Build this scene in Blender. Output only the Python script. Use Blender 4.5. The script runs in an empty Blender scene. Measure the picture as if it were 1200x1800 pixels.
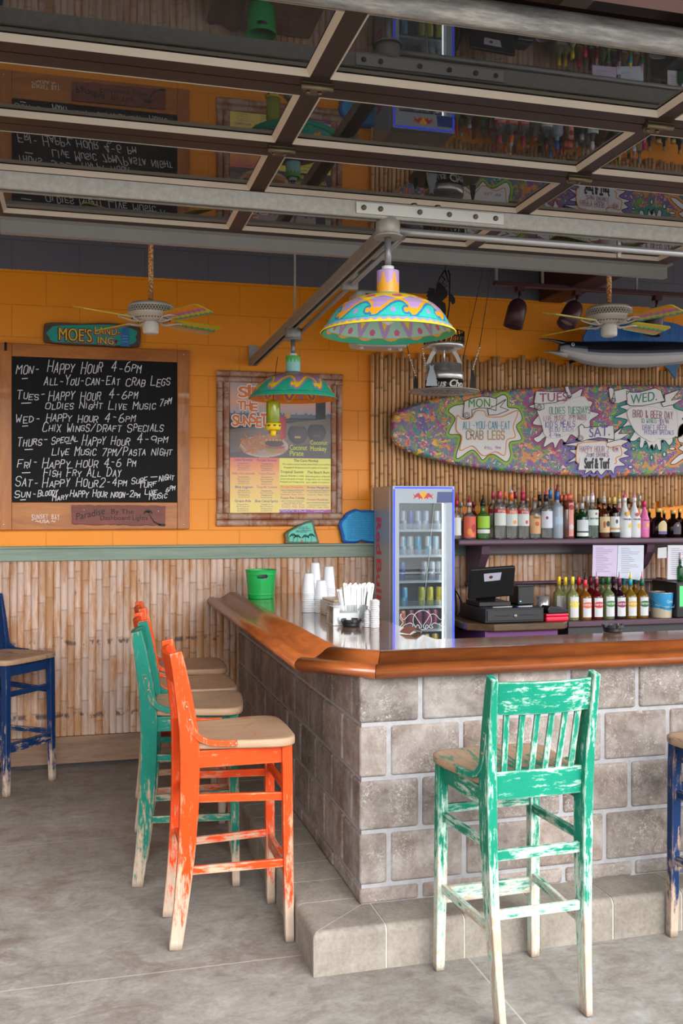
import bpy, bmesh, math, random
from math import sin, cos, pi, radians, atan2, sqrt
from mathutils import Vector, Matrix, Euler

scene = bpy.context.scene
COL = scene.collection
RND = random.Random(7)

# ------------------------------------------------------------------ camera
FPX, U0, V0, CAMH = 1720.0, 600.0, 893.0, 1.6      # focal length, principal point (1200x1800 frame), eye height
YAW = math.atan(460.0 / FPX)
CT, ST = cos(YAW), sin(YAW)
cam_d = bpy.data.cameras.new('camera')
cam = bpy.data.objects.new('camera', cam_d)
COL.objects.link(cam)
cam.location = (0, 0, CAMH)
cam.rotation_euler = (pi / 2, 0, -YAW)
cam_d.sensor_fit = 'VERTICAL'
cam_d.sensor_height = 36.0
cam_d.sensor_width = 24.0
cam_d.lens = FPX / 1800.0 * 36.0
cam_d.shift_y = (V0 - 900.0) / 1800.0
cam_d.clip_start = 0.05
scene.camera = cam

# ------------------------------------------------------------------ daylight and exposure
scene.view_settings.view_transform = 'Standard'
scene.view_settings.look = 'None'
scene.view_settings.gamma = 1.0
scene.view_settings.use_curve_mapping = False
scene.view_settings.exposure = 1.2
world = bpy.data.worlds.new('sky')
scene.world = world
world.use_nodes = True
wn = world.node_tree
wn.nodes.clear()
w_out = wn.nodes.new('ShaderNodeOutputWorld')
w_bg = wn.nodes.new('ShaderNodeBackground')
w_tc = wn.nodes.new('ShaderNodeTexCoord')
w_sp = wn.nodes.new('ShaderNodeSeparateXYZ')
w_rp = wn.nodes.new('ShaderNodeValToRGB')
_cr = w_rp.color_ramp
while len(_cr.elements) < 5: _cr.elements.new(0.5)
for _e, (_p, _c) in zip(_cr.elements, ((0.0, (.30, .30, .30)), (0.485, (.36, .36, .36)), (0.515, (.85, .87, .88)), (0.60, (1.0, 1.0, 1.0)), (0.95, (.82, .90, 1.0)))):
    _e.position = _p
    _e.color = (*_c, 1)
w_mr = wn.nodes.new('ShaderNodeMath')
w_mr.operation = 'MULTIPLY_ADD'
w_mr.inputs[1].default_value = 0.5
w_mr.inputs[2].default_value = 0.5
wn.links.new(w_tc.outputs['Generated'], w_sp.inputs[0])
wn.links.new(w_sp.outputs['Z'], w_mr.inputs[0])
wn.links.new(w_mr.outputs[0], w_rp.inputs[0])
# sky dimmed on the left to darken the bar's left face
w_xr = wn.nodes.new('ShaderNodeMapRange')
w_xr.inputs['From Min'].default_value = -0.8
w_xr.inputs['From Max'].default_value = 0.3
w_xr.inputs['To Min'].default_value = 0.45
w_xr.inputs['To Max'].default_value = 1.0
wn.links.new(w_sp.outputs['X'], w_xr.inputs['Value'])
w_mx = wn.nodes.new('ShaderNodeVectorMath')
w_mx.operation = 'SCALE'
wn.links.new(w_rp.outputs[0], w_mx.inputs[0])
wn.links.new(w_xr.outputs['Result'], w_mx.inputs['Scale'])
wn.links.new(w_mx.outputs[0], w_bg.inputs['Color'])
w_bg.inputs['Strength'].default_value = 1.9
wn.links.new(w_bg.outputs[0], w_out.inputs['Surface'])
sun_d = bpy.data.lights.new('sun', 'SUN')
sun_d.energy = 2.0
sun_d.angle = radians(50)
sun_d.color = (1.0, 0.97, 0.93)
sun = bpy.data.objects.new('sun', sun_d)
COL.objects.link(sun)
sun.rotation_euler = Vector((-0.25, 1.0, -0.60)).to_track_quat('-Z', 'Y').to_euler()
try:
    scene.cycles.use_denoising = True
    scene.cycles.max_bounces = 10
    scene.cycles.transparent_max_bounces = 16
    scene.cycles.sample_clamp_indirect = 6.0
    scene.cycles.caustics_reflective = False
    scene.cycles.caustics_refractive = False
except Exception:
    pass

# ------------------------------------------------------------------ measuring helpers (pixel of the photo -> point at a known distance)
def ray(u, v):
    a = (u - U0) / FPX
    b = (V0 - v) / FPX
    return Vector((ST + CT * a, CT - ST * a, b))

def at(u, v, Y):
    r = ray(u, v)
    t = Y / r.y
    return Vector((r.x * t, Y, CAMH + r.z * t))

def atz(u, v, Z):
    r = ray(u, v)
    t = (Z - CAMH) / r.z
    return Vector((r.x * t, r.y * t, Z))

def atx(u, v, X):
    r = ray(u, v)
    t = X / r.x
    return Vector((X, r.y * t, CAMH + r.z * t))

# ------------------------------------------------------------------ object helpers
def empty(name, loc=(0, 0, 0), rz=0.0, label=None, cat=None, group=None):
    o = bpy.data.objects.new(name, None)
    COL.objects.link(o)
    o.empty_display_size = 0.1
    o.location = loc
    o.rotation_euler = (0, 0, rz)
    tag(o, label, cat, group)
    return o

def tag(o, label=None, cat=None, group=None, kind=None):
    if label: o['label'] = label
    if cat: o['category'] = cat
    if group: o['group'] = group
    if kind: o['kind'] = kind
    return o

def structure(o):
    o['kind'] = 'structure'
    return o

class MB:
    """collects shapes, then becomes ONE mesh object"""
    def __init__(s):
        s.v, s.f, s.m, s.s, s.c = [], [], [], [], []

    def add(s, verts, faces, m=0, smooth=False, col=None, cols=None):
        b = len(s.v)
        s.v += [tuple(p) for p in verts]
        for i, f in enumerate(faces):
            s.f.append([b + k for k in f])
            s.m.append(m)
            s.s.append(smooth)
            s.c.append(cols[i] if cols else col)
        return s

    def box(s, c, d, rot=None, m=0, col=None):
        hx, hy, hz = d[0] / 2, d[1] / 2, d[2] / 2
        P = [Vector((x, y, z)) for z in (-hz, hz) for y in (-hy, hy) for x in (-hx, hx)]
        if rot is not None:
            P = [rot @ p for p in P]
        c = Vector(c)
        P = [p + c for p in P]
        F = [(0, 2, 3, 1), (4, 5, 7, 6), (0, 1, 5, 4), (2, 6, 7, 3), (0, 4, 6, 2), (1, 3, 7, 5)]
        return s.add(P, F, m, False, col)

    def box2(s, a, b, m=0, col=None):
        return s.box([(a[i] + b[i]) / 2 for i in range(3)], [abs(b[i] - a[i]) for i in range(3)], None, m, col)

    def bar(s, p, q, w, h, up=(0, 0, 1), m=0, col=None):
        p, q, up = Vector(p), Vector(q), Vector(up)
        d = (q - p).normalized()
        x = d.cross(up).normalized()
        z = x.cross(d).normalized()
        R = Matrix((x, d, z)).transposed()
        return s.box((p + q) / 2, (w, (q - p).length, h), R, m, col)

    def sweep(s, path, prof, up=(0, 0, 1), m=0, smooth=False, closed=True, caps=True, scale=None, col=None):
        """prof: 2D (side, up) points carried along path"""
        path = [Vector(p) for p in path]
        up = Vector(up)
        n, k = len(path), len(prof)
        V = []
        for i, p in enumerate(path):
            d0 = (path[i] - path[i - 1]).normalized() if i else None
            d1 = (path[i + 1] - path[i]).normalized() if i < n - 1 else None
            d = d1 if d0 is None else d0 if d1 is None else (d0 + d1).normalized()
            x = d.cross(up)
            if x.length < 1e-5:
                x = Vector((1, 0, 0))
            x.normalize()
            z = x.cross(d).normalized()
            mit = 1.0
            if d0 is not None and d1 is not None:
                mit = 1.0 / max(0.3, d.dot(d0))
            sc = scale[i] if scale else 1.0
            for (a, b) in prof:
                V.append(p + x * (a * sc * mit) + z * (b * sc))
        F = []
        for i in range(n - 1):
            for j in range(k if closed else k - 1):
                j2 = (j + 1) % k
                F.append((i * k + j, i * k + j2, (i + 1) * k + j2, (i + 1) * k + j))
        if caps and closed:
            F.append(tuple(range(k - 1, -1, -1)))
            F.append(tuple((n - 1) * k + j for j in range(k)))
        return s.add(V, F, m, smooth, col)

    def tube(s, path, r, n=10, m=0, caps=True, col=None):
        path = [Vector(p) for p in path]
        rr = r if isinstance(r, (list, tuple)) else [r] * len(path)
        d = path[-1] - path[0]
        up = Vector((0, 0, 1)) if abs(d.normalized().z if d.length > 0 else 0) < 0.9 else Vector((0, 1, 0))
        V, F = [], []
        k = len(path)
        for i, p in enumerate(path):
            if i == 0: t = path[1] - p
            elif i == k - 1: t = p - path[i - 1]
            else: t = (path[i + 1] - path[i]).normalized() + (path[i] - path[i - 1]).normalized()
            if t.length < 1e-9: t = Vector((0, 0, 1))
            t.normalize()
            x = t.cross(up)
            if x.length < 1e-4: x = t.cross(Vector((1, 0, 0)))
            x.normalize()
            y = x.cross(t).normalized()
            for j in range(n):
                a = 2 * pi * j / n
                V.append(p + (x * cos(a) + y * sin(a)) * rr[i])
        for i in range(k - 1):
            for j in range(n):
                F.append((i * n + j, i * n + (j + 1) % n, (i + 1) * n + (j + 1) % n, (i + 1) * n + j))
        s.add(V, F, m, True, col)
        if caps:
            b = len(s.v) - len(V)
            for f in ([b + j for j in range(n - 1, -1, -1)], [b + (k - 1) * n + j for j in range(n)]):
                s.f.append(f); s.m.append(m); s.s.append(False); s.c.append(col)
        return s

    def lathe(s, prof, n=24, c=(0, 0, 0), m=0, rot=None, smooth=True, cap0=True, cap1=True, colf=None, col=None, sy=1.0):
        c = Vector(c)
        V, F, C = [], [], []
        for (r, z) in prof:
            for j in range(n):
                a = 2 * pi * j / n
                p = Vector((r * cos(a), r * sin(a) * sy, z))
                if rot is not None: p = rot @ p
                V.append(p + c)
        k = len(prof)
        for i in range(k - 1):
            for j in range(n):
                F.append((i * n + j, i * n + (j + 1) % n, (i + 1) * n + (j + 1) % n, (i + 1) * n + j))
                C.append(colf(i, j) if colf else col)
        s.add(V, F, m, smooth, None, C)
        b = len(s.v) - len(V)
        if cap0 and prof[0][0] > 1e-6:
            s.f.append([b + j for j in range(n - 1, -1, -1)]); s.m.append(m); s.s.append(False); s.c.append(colf(0, 0) if colf else col)
        if cap1 and prof[-1][0] > 1e-6:
            s.f.append([b + (k - 1) * n + j for j in range(n)]); s.m.append(m); s.s.append(False); s.c.append(colf(k - 2, 0) if colf else col)
        return s

    def prism(s, poly, t0, t1, fr, m=0, col=None, front_only=False, smooth=False):
        """poly: 2D outline; fr(a, b, t) -> 3D"""
        n = len(poly)
        V = [fr(a, b, t1) for a, b in poly]
        F = [tuple(range(n))]
        if not front_only:
            V += [fr(a, b, t0) for a, b in poly]
            F.append(tuple(range(2 * n - 1, n - 1, -1)))
            for i in range(n):
                j = (i + 1) % n
                F.append((i, n + i, n + j, j))
        return s.add(V, F, m, smooth, col)

    def ball(s, c, r, m=0, n=12, sc=(1, 1, 1), col=None):
        prof = [(max(1e-5, r * sin(pi * i / n)), -r * cos(pi * i / n)) for i in range(n + 1)]
        V0_ = len(s.v)
        s.lathe(prof, n * 2, (0, 0, 0), m, None, True, False, False, None, col)
        for i in range(V0_, len(s.v)):
            p = s.v[i]
            s.v[i] = (c[0] + p[0] * sc[0], c[1] + p[1] * sc[1], c[2] + p[2] * sc[2])
        return s

    def build(s, name, mats, parent=None, bevel=0.0, seg=2, loc=None, rot=None, recalc=True):
        me = bpy.data.meshes.new(name)
        me.from_pydata(s.v, [], s.f)
        if not isinstance(mats, (list, tuple)): mats = [mats]
        for m_ in mats: me.materials.append(m_)
        me.polygons.foreach_set('material_index', s.m)
        me.polygons.foreach_set('use_smooth', s.s)
        if any(c is not None for c in s.c):
            ca = me.color_attributes.new('Col', 'FLOAT_COLOR', 'CORNER')
            buf = []
            for f, c in zip(s.f, s.c):
                c = c or (0.5, 0.5, 0.5)
                buf += [c[0], c[1], c[2], 1.0] * len(f)
            ca.data.foreach_set('color', buf)
        if recalc:
            bm = bmesh.new(); bm.from_mesh(me)
            bmesh.ops.recalc_face_normals(bm, faces=bm.faces)
            bm.to_mesh(me); bm.free()
        me.update()
        o = bpy.data.objects.new(name, me)
        COL.objects.link(o)
        if parent is not None: o.parent = parent
        if loc is not None: o.location = loc
        if rot is not None: o.rotation_euler = rot
        if bevel > 0:
            b = o.modifiers.new('bevel', 'BEVEL')
            b.width = bevel; b.segments = seg; b.limit_method = 'ANGLE'; b.angle_limit = radians(40)
            b.harden_normals = False
        return o

def wallfr(x0, y, z0, sx=1.0):
    """frame for things on a wall that faces the camera side (-Y): a to the right, b up, t toward -Y"""
    return lambda a, b, t: Vector((x0 + a * sx, y - t, z0 + b))

# ------------------------------------------------------------------ writing
STK = {
 'A':'00 26 40,12 32','B':'00 06 36 45 44 33 03,33 42 41 30 00','C':'45 36 16 05 01 10 30 41','D':'00 06 26 44 42 20 00',
 'E':'46 06 00 40,03 33','F':'46 06 00,03 33','G':'45 36 16 05 01 10 30 41 43 23','H':'06 00,46 40,03 43','I':'16 10',
 'J':'46 41 30 10 01','K':'06 00,46 03 40','L':'06 00 40','M':'00 06 23 46 40','N':'00 06 40 46','O':'16 05 01 10 30 41 45 36 16',
 'P':'00 06 36 45 44 33 03','Q':'16 05 01 10 30 41 45 36 16,22 40','R':'00 06 36 45 44 33 03,23 40',
 'S':'45 36 16 05 04 13 33 42 41 30 10 01','T':'06 46,26 20','U':'06 01 10 30 41 46','V':'06 20 46','W':'06 10 23 30 46',
 'X':'06 40,00 46','Y':'06 23 46,23 20','Z':'06 46 00 40','0':'16 05 01 10 30 41 45 36 16','1':'15 26 20',
 '2':'05 16 36 45 44 00 40','3':'05 16 36 45 44 33 13,33 42 41 30 10 01','4':'36 02 42,36 30','5':'46 06 03 33 42 41 30 10 01',
 '6':'36 15 01 10 30 41 42 33 13 02','7':'06 46 10','8':'13 04 05 16 36 45 44 33 13 02 01 10 30 41 42 33 13',
 '9':'41 45 36 16 05 04 13 33 44','-':'13 33','/':'00 46','.':'10 11','&':'40 04 05 16 25 24 01 10 20 42',"'":'16 15',
 '$':'45 36 16 05 04 13 33 42 41 30 10 01,27 20','!':'16 12,10 11',',':'11 00',':':'11 12,13 14','~':'02 13 22 33','_':'00 40'}

def stroke_text(mb, text, fr, a, b, h, lw, t=0.001, m=0, slant=0.0, sp=1.45, wd=1.0, jit=0.0, rise=0.0, width=None, small=0.76, rnd=None):
    """single-line hand lettering as flat strokes. a,b: lower left corner in fr; small letters are drawn as small capitals"""
    rnd = rnd or RND
    def adv(ch):
        k = small if ch.islower() else 1.0
        g = ch.upper()
        w = 0.55 if g in "I1.'!:," else 0.8 if g == ' ' else 1.0
        return h * 0.5 * w * k * wd * sp
    tot = sum(adv(c) for c in text)
    q = (width / tot) if width else 1.0
    x = a
    for ch in text:
        k = small if ch.islower() else 1.0
        g = STK.get(ch.upper())
        if g:
            hh = h * k * (1 + rnd.uniform(-jit, jit) * .5)
            ww = h * 0.5 * k * wd * q
            if ch.upper() in "I1.'!:,": ww *= 0.9; ox = -ww * 0.2
            else: ox = 0
            dy = rnd.uniform(-jit, jit) * h * .3
            for st in g.split(','):
                pts = []
                for pr in st.split():
                    px = int(pr[0]) / 4 * ww + ox
                    py = int(pr[1]) / 6 * hh
                    px += rnd.uniform(-jit, jit) * h * .1
                    py += rnd.uniform(-jit, jit) * h * .1
                    pts.append((x + px + slant * py, b + py + dy + rise * (x + px - a)))
                stroke(mb, pts, lw, fr, t, m)
        x += adv(ch) * q
    return x

def stroke(mb, pts, lw, fr, t=0.001, m=0, closed=False, col=None):
    if closed: pts = list(pts) + [pts[0]]
    for k_, ((x0, y0), (x1, y1)) in enumerate(zip(pts[:-1], pts[1:])):
        tt = t + (k_ % 5) * 5e-5          # overlapping strokes lie one upon another
        dx, dy = x1 - x0, y1 - y0
        L = sqrt(dx * dx + dy * dy)
        if L < 1e-7: continue
        dx, dy = dx / L * lw / 2, dy / L * lw / 2
        P = [(x0 - dx * .8, y0 - dy * .8), (x1 + dx * .8, y1 + dy * .8)]
        q = [(P[0][0] + dy, P[0][1] - dx), (P[1][0] + dy, P[1][1] - dx), (P[1][0] - dy, P[1][1] + dx), (P[0][0] - dy, P[0][1] + dx)]
        mb.add([fr(a, b, tt) for a, b in q], [(0, 1, 2, 3)], m, False, col)

_FC = {}
def font_geo(text, bold=0.0, shear=0.0):
    k = (text, bold, shear)
    if k not in _FC:
        cu = bpy.data.curves.new('lettering', 'FONT')
        cu.body = text; cu.size = 1.0; cu.offset = bold; cu.shear = shear
        cu.resolution_u = 3
        cu.align_x = 'LEFT'
        ob = bpy.data.objects.new('lettering', cu)
        me = ob.to_mesh()
        V = [(p.co.x, p.co.y) for p in me.vertices]
        F = [tuple(p.vertices) for p in me.polygons]
        ob.to_mesh_clear()
        bpy.data.objects.remove(ob); bpy.data.curves.remove(cu)
        _FC[k] = (V, F)
    return _FC[k]

def font_text(mb, text, fr, a, b, h, t=0.001, m=0, width=None, bold=0.0, shear=0.0, center=False, maxw=None, col=None, rise=0.0):
    """printed lettering; h = capital height; a,b lower left (or lower middle when center); bold thickens by repeated strikes"""
    V, F = font_geo(text, 0.0, shear)
    if not V: return
    x0 = min(p[0] for p in V); x1 = max(p[0] for p in V)
    s_ = h / 0.70
    sx = s_
    if width: sx = width / max(1e-6, x1 - x0)
    if maxw and (x1 - x0) * sx > maxw: sx = maxw / (x1 - x0)
    off = a - ((x0 + x1) / 2 * sx if center else x0 * sx)
    d = bold * s_
    if bold <= 0: hits = [(0, 0)]
    elif bold < .02: hits = [(0, 0), (d, 0)]
    else: hits = [(d * cos(k * pi / 4), d * sin(k * pi / 4)) for k in range(8)] + [(0, 0)]
    for k, (dx, dy) in enumerate(hits):
        mb.add([fr(off + p[0] * sx + dx, b + p[1] * s_ + rise * p[0] * sx + dy, t + k * 4e-5) for p in V], F, m, False, col)

# ------------------------------------------------------------------ materials
def L(r, g=None, b=None):
    """sRGB 0-255 -> linear"""
    if g is None: r, g, b = r
    def f(c):
        c /= 255.0
        return c / 12.92 if c <= 0.04045 else ((c + 0.055) / 1.055) ** 2.4
    return (f(r), f(g), f(b))

class NT:
    def __init__(s, name):
        s.mat = bpy.data.materials.new(name)
        s.mat.use_nodes = True
        s.t = s.mat.node_tree
        s.t.nodes.clear()
        s.out = s.n('ShaderNodeOutputMaterial')
        s.b = s.n('ShaderNodeBsdfPrincipled')
        s.l(s.b.outputs[0], s.out.inputs[0])
    def n(s, ty, **kw):
        x = s.t.nodes.new(ty)
        for k, v in kw.items(): setattr(x, k, v)
        return x
    def l(s, a, b): s.t.links.new(a, b)
    def val(s, sock, v):
        if hasattr(v, 'is_output'): s.l(v, sock)
        elif isinstance(v, (tuple, list)) and len(v) == 3 and sock.type == 'RGBA': sock.default_value = (*v, 1)
        else: sock.default_value = v
    def math(s, op, a, b=0.0, c=None, clamp=False):
        x = s.n('ShaderNodeMath', operation=op); x.use_clamp = clamp
        s.val(x.inputs[0], a); s.val(x.inputs[1], b)
        if c is not None: s.val(x.inputs[2], c)
        return x.outputs[0]
    def mix(s, f, a, b, blend='MIX'):
        x = s.n('ShaderNodeMix', data_type='RGBA', blend_type=blend)
        s.val(x.inputs[0], f); s.val(x.inputs[6], a); s.val(x.inputs[7], b)
        return x.outputs[2]
    def coord(s, scale=(1, 1, 1), which='Object', loc=(0, 0, 0)):
        tc = s.n('ShaderNodeTexCoord'); mp = s.n('ShaderNodeMapping')
        mp.inputs['Scale'].default_value = scale
        mp.inputs['Location'].default_value = loc
        s.l(tc.outputs[which], mp.inputs[0])
        return mp.outputs[0]
    def noise(s, vec, scale, detail=4, rough=0.6, dist=0.0):
        x = s.n('ShaderNodeTexNoise')
        s.l(vec, x.inputs['Vector'])
        x.inputs['Scale'].default_value = scale; x.inputs['Detail'].default_value = detail
        x.inputs['Roughness'].default_value = rough; x.inputs['Distortion'].default_value = dist
        return x.outputs['Fac']
    def ramp(s, f, *stops, interp='LINEAR'):
        x = s.n('ShaderNodeValToRGB')
        cr = x.color_ramp; cr.interpolation = interp
        while len(cr.elements) < len(stops): cr.elements.new(0.5)
        for e, (p, c) in zip(cr.elements, stops):
            e.position = p
            e.color = (*c, 1) if isinstance(c, (tuple, list)) else (c, c, c, 1)
        s.val(x.inputs[0], f)
        return x.outputs[0]
    def bump(s, h, strength=0.3, dist=0.01):
        x = s.n('ShaderNodeBump')
        x.inputs['Strength'].default_value = strength; x.inputs['Distance'].default_value = dist
        s.l(h, x.inputs['Height']); s.l(x.outputs[0], s.b.inputs['Normal'])
    def set(s, color=None, rough=None, metal=None, spec=None, **kw):
        if color is not None: s.val(s.b.inputs['Base Color'], color)
        if rough is not None: s.val(s.b.inputs['Roughness'], rough)
        if metal is not None: s.val(s.b.inputs['Metallic'], metal)
        if spec is not None: s.val(s.b.inputs['Specular IOR Level'], spec)
        for k, v in kw.items(): s.val(s.b.inputs[k.replace('_', ' ')], v)
        return s

_MC = {}
def plain(c, rough=0.5, metal=0.0, var=0.12, name=None, scale=30, **kw):
    """one colour with a little procedural unevenness. c = sRGB 0-255"""
    k = (tuple(c), rough, metal, var, scale, tuple(kw.items()))
    if k in _MC: return _MC[k]
    T = NT(name or 'surface')
    lc = L(c)
    v = T.coord()
    n_ = T.noise(v, scale, 3)
    col = T.mix(n_, tuple(x * (1 - var) for x in lc), tuple(min(1, x * (1 + var)) for x in lc))
    T.set(col, rough, metal, **kw)
    _MC[k] = T.mat
    return T.mat

def colattr(name, rough=0.5, var=0.1, metal=0.0, scale=25, bump=0.0):
    T = NT(name)
    a = T.n('ShaderNodeAttribute'); a.attribute_name = 'Col'
    v = T.coord()
    n_ = T.noise(v, scale, 4)
    dk = T.ramp(n_, (0.3, 1 - var), (0.7, 1.0))
    T.set(T.mix(1.0, a.outputs['Color'], dk, 'MULTIPLY'), rough, metal)
    if bump: T.bump(n_, bump, 0.004)
    return T.mat

def glassy(name, tint=(1, 1, 1), rough=0.0, dirt=0.0, dirtc=(0.5, 0.5, 0.5), ior=1.5, refl=1.0):
    """clear pane: see-through with true grazing reflections"""
    T = NT(name)
    T.t.nodes.remove(T.b)
    fr = T.n('ShaderNodeFresnel'); fr.inputs[0].default_value = ior
    tr = T.n('ShaderNodeBsdfTransparent'); tr.inputs[0].default_value = (*tint, 1)
    gl = T.n('ShaderNodeBsdfGlossy'); gl.inputs['Roughness'].default_value = rough
    gl.inputs['Color'].default_value = (refl, refl, refl, 1)
    mx = T.n('ShaderNodeMixShader')
    T.l(fr.outputs[0], mx.inputs[0]); T.l(tr.outputs[0], mx.inputs[1]); T.l(gl.outputs[0], mx.inputs[2])
    last = mx.outputs[0]
    if dirt:
        df = T.n('ShaderNodeBsdfDiffuse'); df.inputs[0].default_value = (*dirtc, 1)
        m2 = T.n('ShaderNodeMixShader')
        n_ = T.noise(T.coord((1, 1, 1)), 3, 5)
        T.l(T.math('MULTIPLY', n_, dirt * 2), m2.inputs[0])
        T.l(last, m2.inputs[1]); T.l(df.outputs[0], m2.inputs[2]); last = m2.outputs[0]
    T.l(last, T.out.inputs[0])
    return T.mat

_LQ = {}
def liquid(c, rough=0.03, body=0.30):
    """bottle of tinted liquid: part see-through, part scattering, with glassy highlights"""
    k = (tuple(c), rough, body)
    if k not in _LQ:
        T = NT('bottle glass'); T.t.nodes.remove(T.b)
        lc = L(c)
        tr = T.n('ShaderNodeBsdfTransparent'); tr.inputs[0].default_value = (*[x ** .6 for x in lc], 1)
        df = T.n('ShaderNodeBsdfDiffuse'); df.inputs[0].default_value = (*lc, 1)
        tl_ = T.n('ShaderNodeBsdfTranslucent'); tl_.inputs[0].default_value = (*lc, 1)
        ad = T.n('ShaderNodeMixShader'); ad.inputs[0].default_value = .4
        T.l(df.outputs[0], ad.inputs[1]); T.l(tl_.outputs[0], ad.inputs[2])
        m1 = T.n('ShaderNodeMixShader'); m1.inputs[0].default_value = body
        T.l(tr.outputs[0], m1.inputs[1]); T.l(ad.outputs[0], m1.inputs[2])
        gl = T.n('ShaderNodeBsdfGlossy'); gl.inputs['Roughness'].default_value = rough
        fr = T.n('ShaderNodeFresnel'); fr.inputs[0].default_value = 1.5
        m2 = T.n('ShaderNodeMixShader'); T.l(fr.outputs[0], m2.inputs[0]); T.l(m1.outputs[0], m2.inputs[1]); T.l(gl.outputs[0], m2.inputs[2])
        T.l(m2.outputs[0], T.out.inputs[0])
        _LQ[k] = T.mat
    return _LQ[k]

def emit(c, st, name='light'):
    T = NT(name)
    T.set(L(c), 0.5, Emission_Color=L(c), Emission_Strength=st)
    return T.mat

def worn_paint(name, paint, wood=(176, 140, 108), wear=0.42, under=None, seed=0.0, foot=0.55, dark=(92, 74, 62), axis='z'):
    """painted wood rubbed through along grain, edges and toward the feet"""
    T = NT(name)
    pl, wl = L(paint), L(wood)
    v = T.coord((1, 1, 1), loc=(seed, seed * 2.3, seed * .7))
    gs = {'x': (3.2, 28, 28), 'y': (28, 3.2, 28), 'z': (28, 28, 3.2)}[axis]
    vz = T.coord(gs, loc=(seed, seed, seed))
    def con(x, k): return T.math('ADD', T.math('MULTIPLY', T.math('SUBTRACT', x, 0.5), k), 0.5)
    big = con(T.noise(v, 6.0, 6, 0.7), 1.5)
    grain = con(T.noise(vz, 1.6, 5, 0.75), 1.7)
    fine = con(T.noise(T.coord({'x': (16, 70, 70), 'y': (70, 16, 70), 'z': (70, 70, 16)}[axis]), 1.0, 4, 0.7), 1.8)
    woodc = T.mix(T.noise(vz, 2.2, 4), tuple(x * .70 for x in wl), tuple(min(1, x * 1.25) for x in wl))
    gm = T.n('ShaderNodeNewGeometry')
    bv = T.n('ShaderNodeBevel'); bv.samples = 4; bv.inputs['Radius'].default_value = 0.008
    dp = T.n('ShaderNodeVectorMath', operation='DOT_PRODUCT')
    T.l(bv.outputs[0], dp.inputs[0]); T.l(gm.outputs['Normal'], dp.inputs[1])
    edge = T.math('SUBTRACT', 1.0, dp.outputs['Value'])
    edge = T.math('MULTIPLY', edge, 5.0, clamp=True)
    tc = T.n('ShaderNodeTexCoord'); sp = T.n('ShaderNodeSeparateXYZ'); T.l(tc.outputs['Object'], sp.inputs[0])
    low = T.math('SUBTRACT', 1.0, T.math('DIVIDE', sp.outputs['Z'], foot), clamp=True)
    # bare wood bleaches toward the feet
    woodc = T.mix(T.math('MULTIPLY', low, 0.7), woodc, T.mix(grain, L(156, 142, 130), L(200, 190, 178)))
    s_ = T.math('MULTIPLY', big, 0.36)
    s_ = T.math('ADD', s_, T.math('MULTIPLY', grain, 0.34))
    s_ = T.math('ADD', s_, T.math('MULTIPLY', fine, 0.30))
    s_ = T.math('ADD', s_, T.math('MULTIPLY', edge, 0.20))
    s_ = T.math('ADD', s_, T.math('MULTIPLY', low, 0.28))
    mask = T.ramp(s_, (1.08 - wear, 0.0), (1.20 - wear, 1.0))
    pc = T.mix(big, tuple(x * .82 for x in pl), tuple(min(1, x * 1.12) for x in pl))
    if under:
        m1 = T.ramp(s_, (0.97 - wear, 0.0), (1.10 - wear, 1.0))
        pc = T.mix(m1, pc, L(under))
    col = T.mix(mask, pc, woodc)
    dirty = T.ramp(sp.outputs['Z'], (0.0, 1.0), (0.03, 0.0))
    col = T.mix(T.math('MULTIPLY', dirty, 0.8), col, L(dark))
    T.set(col, 0.6, 0, 0.25)
    T.bump(T.math('SUBTRACT', grain, T.math('MULTIPLY', mask, 0.5)), 0.25, 0.003)
    return T.mat

def woodmat(name, c1, c2, scale=(2, 14, 14), rough=0.45, coat=0.0, bump=0.15, rings=1.0):
    T = NT(name)
    v = T.coord(scale)
    n1 = T.noise(v, 1.5 * rings, 6, 0.65, 0.6)
    n2 = T.noise(T.coord(tuple(x * 5 for x in scale)), 2.0, 3)
    f = T.math('ADD', T.math('MULTIPLY', n1, 0.8), T.math('MULTIPLY', n2, 0.2))
    T.set(T.ramp(f, (0.32, L(c1)), (0.68, L(c2))), rough, Coat_Weight=coat)
    if bump: T.bump(f, bump, 0.003)
    return T.mat

# ================================================================== SETTING
YW = 6.30            # back wall plane
M_galv = NT('galvanised steel')
_n = M_galv.noise(M_galv.coord((6, 6, 6)), 8, 4)
M_galv.set(M_galv.ramp(_n, (0.3, L(136, 132, 124)), (0.7, L(156, 153, 146))), 0.5, 0.2)
M_galv = M_galv.mat
M_creamsteel = plain((176, 172, 162), 0.5, 0.1, 0.1, 'cream painted steel', 12)
M_black = plain((22, 22, 24), 0.4, 0, 0.15, 'black plastic')
M_white = plain((226, 226, 224), 0.4, 0, 0.05, 'white plastic')
M_chrome = plain((206, 206, 204), 0.26, 0.75, 0.08, 'polished steel')
M_blackm = plain((28, 27, 27), 0.45, 0.4, 0.2, 'blackened metal')

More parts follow.
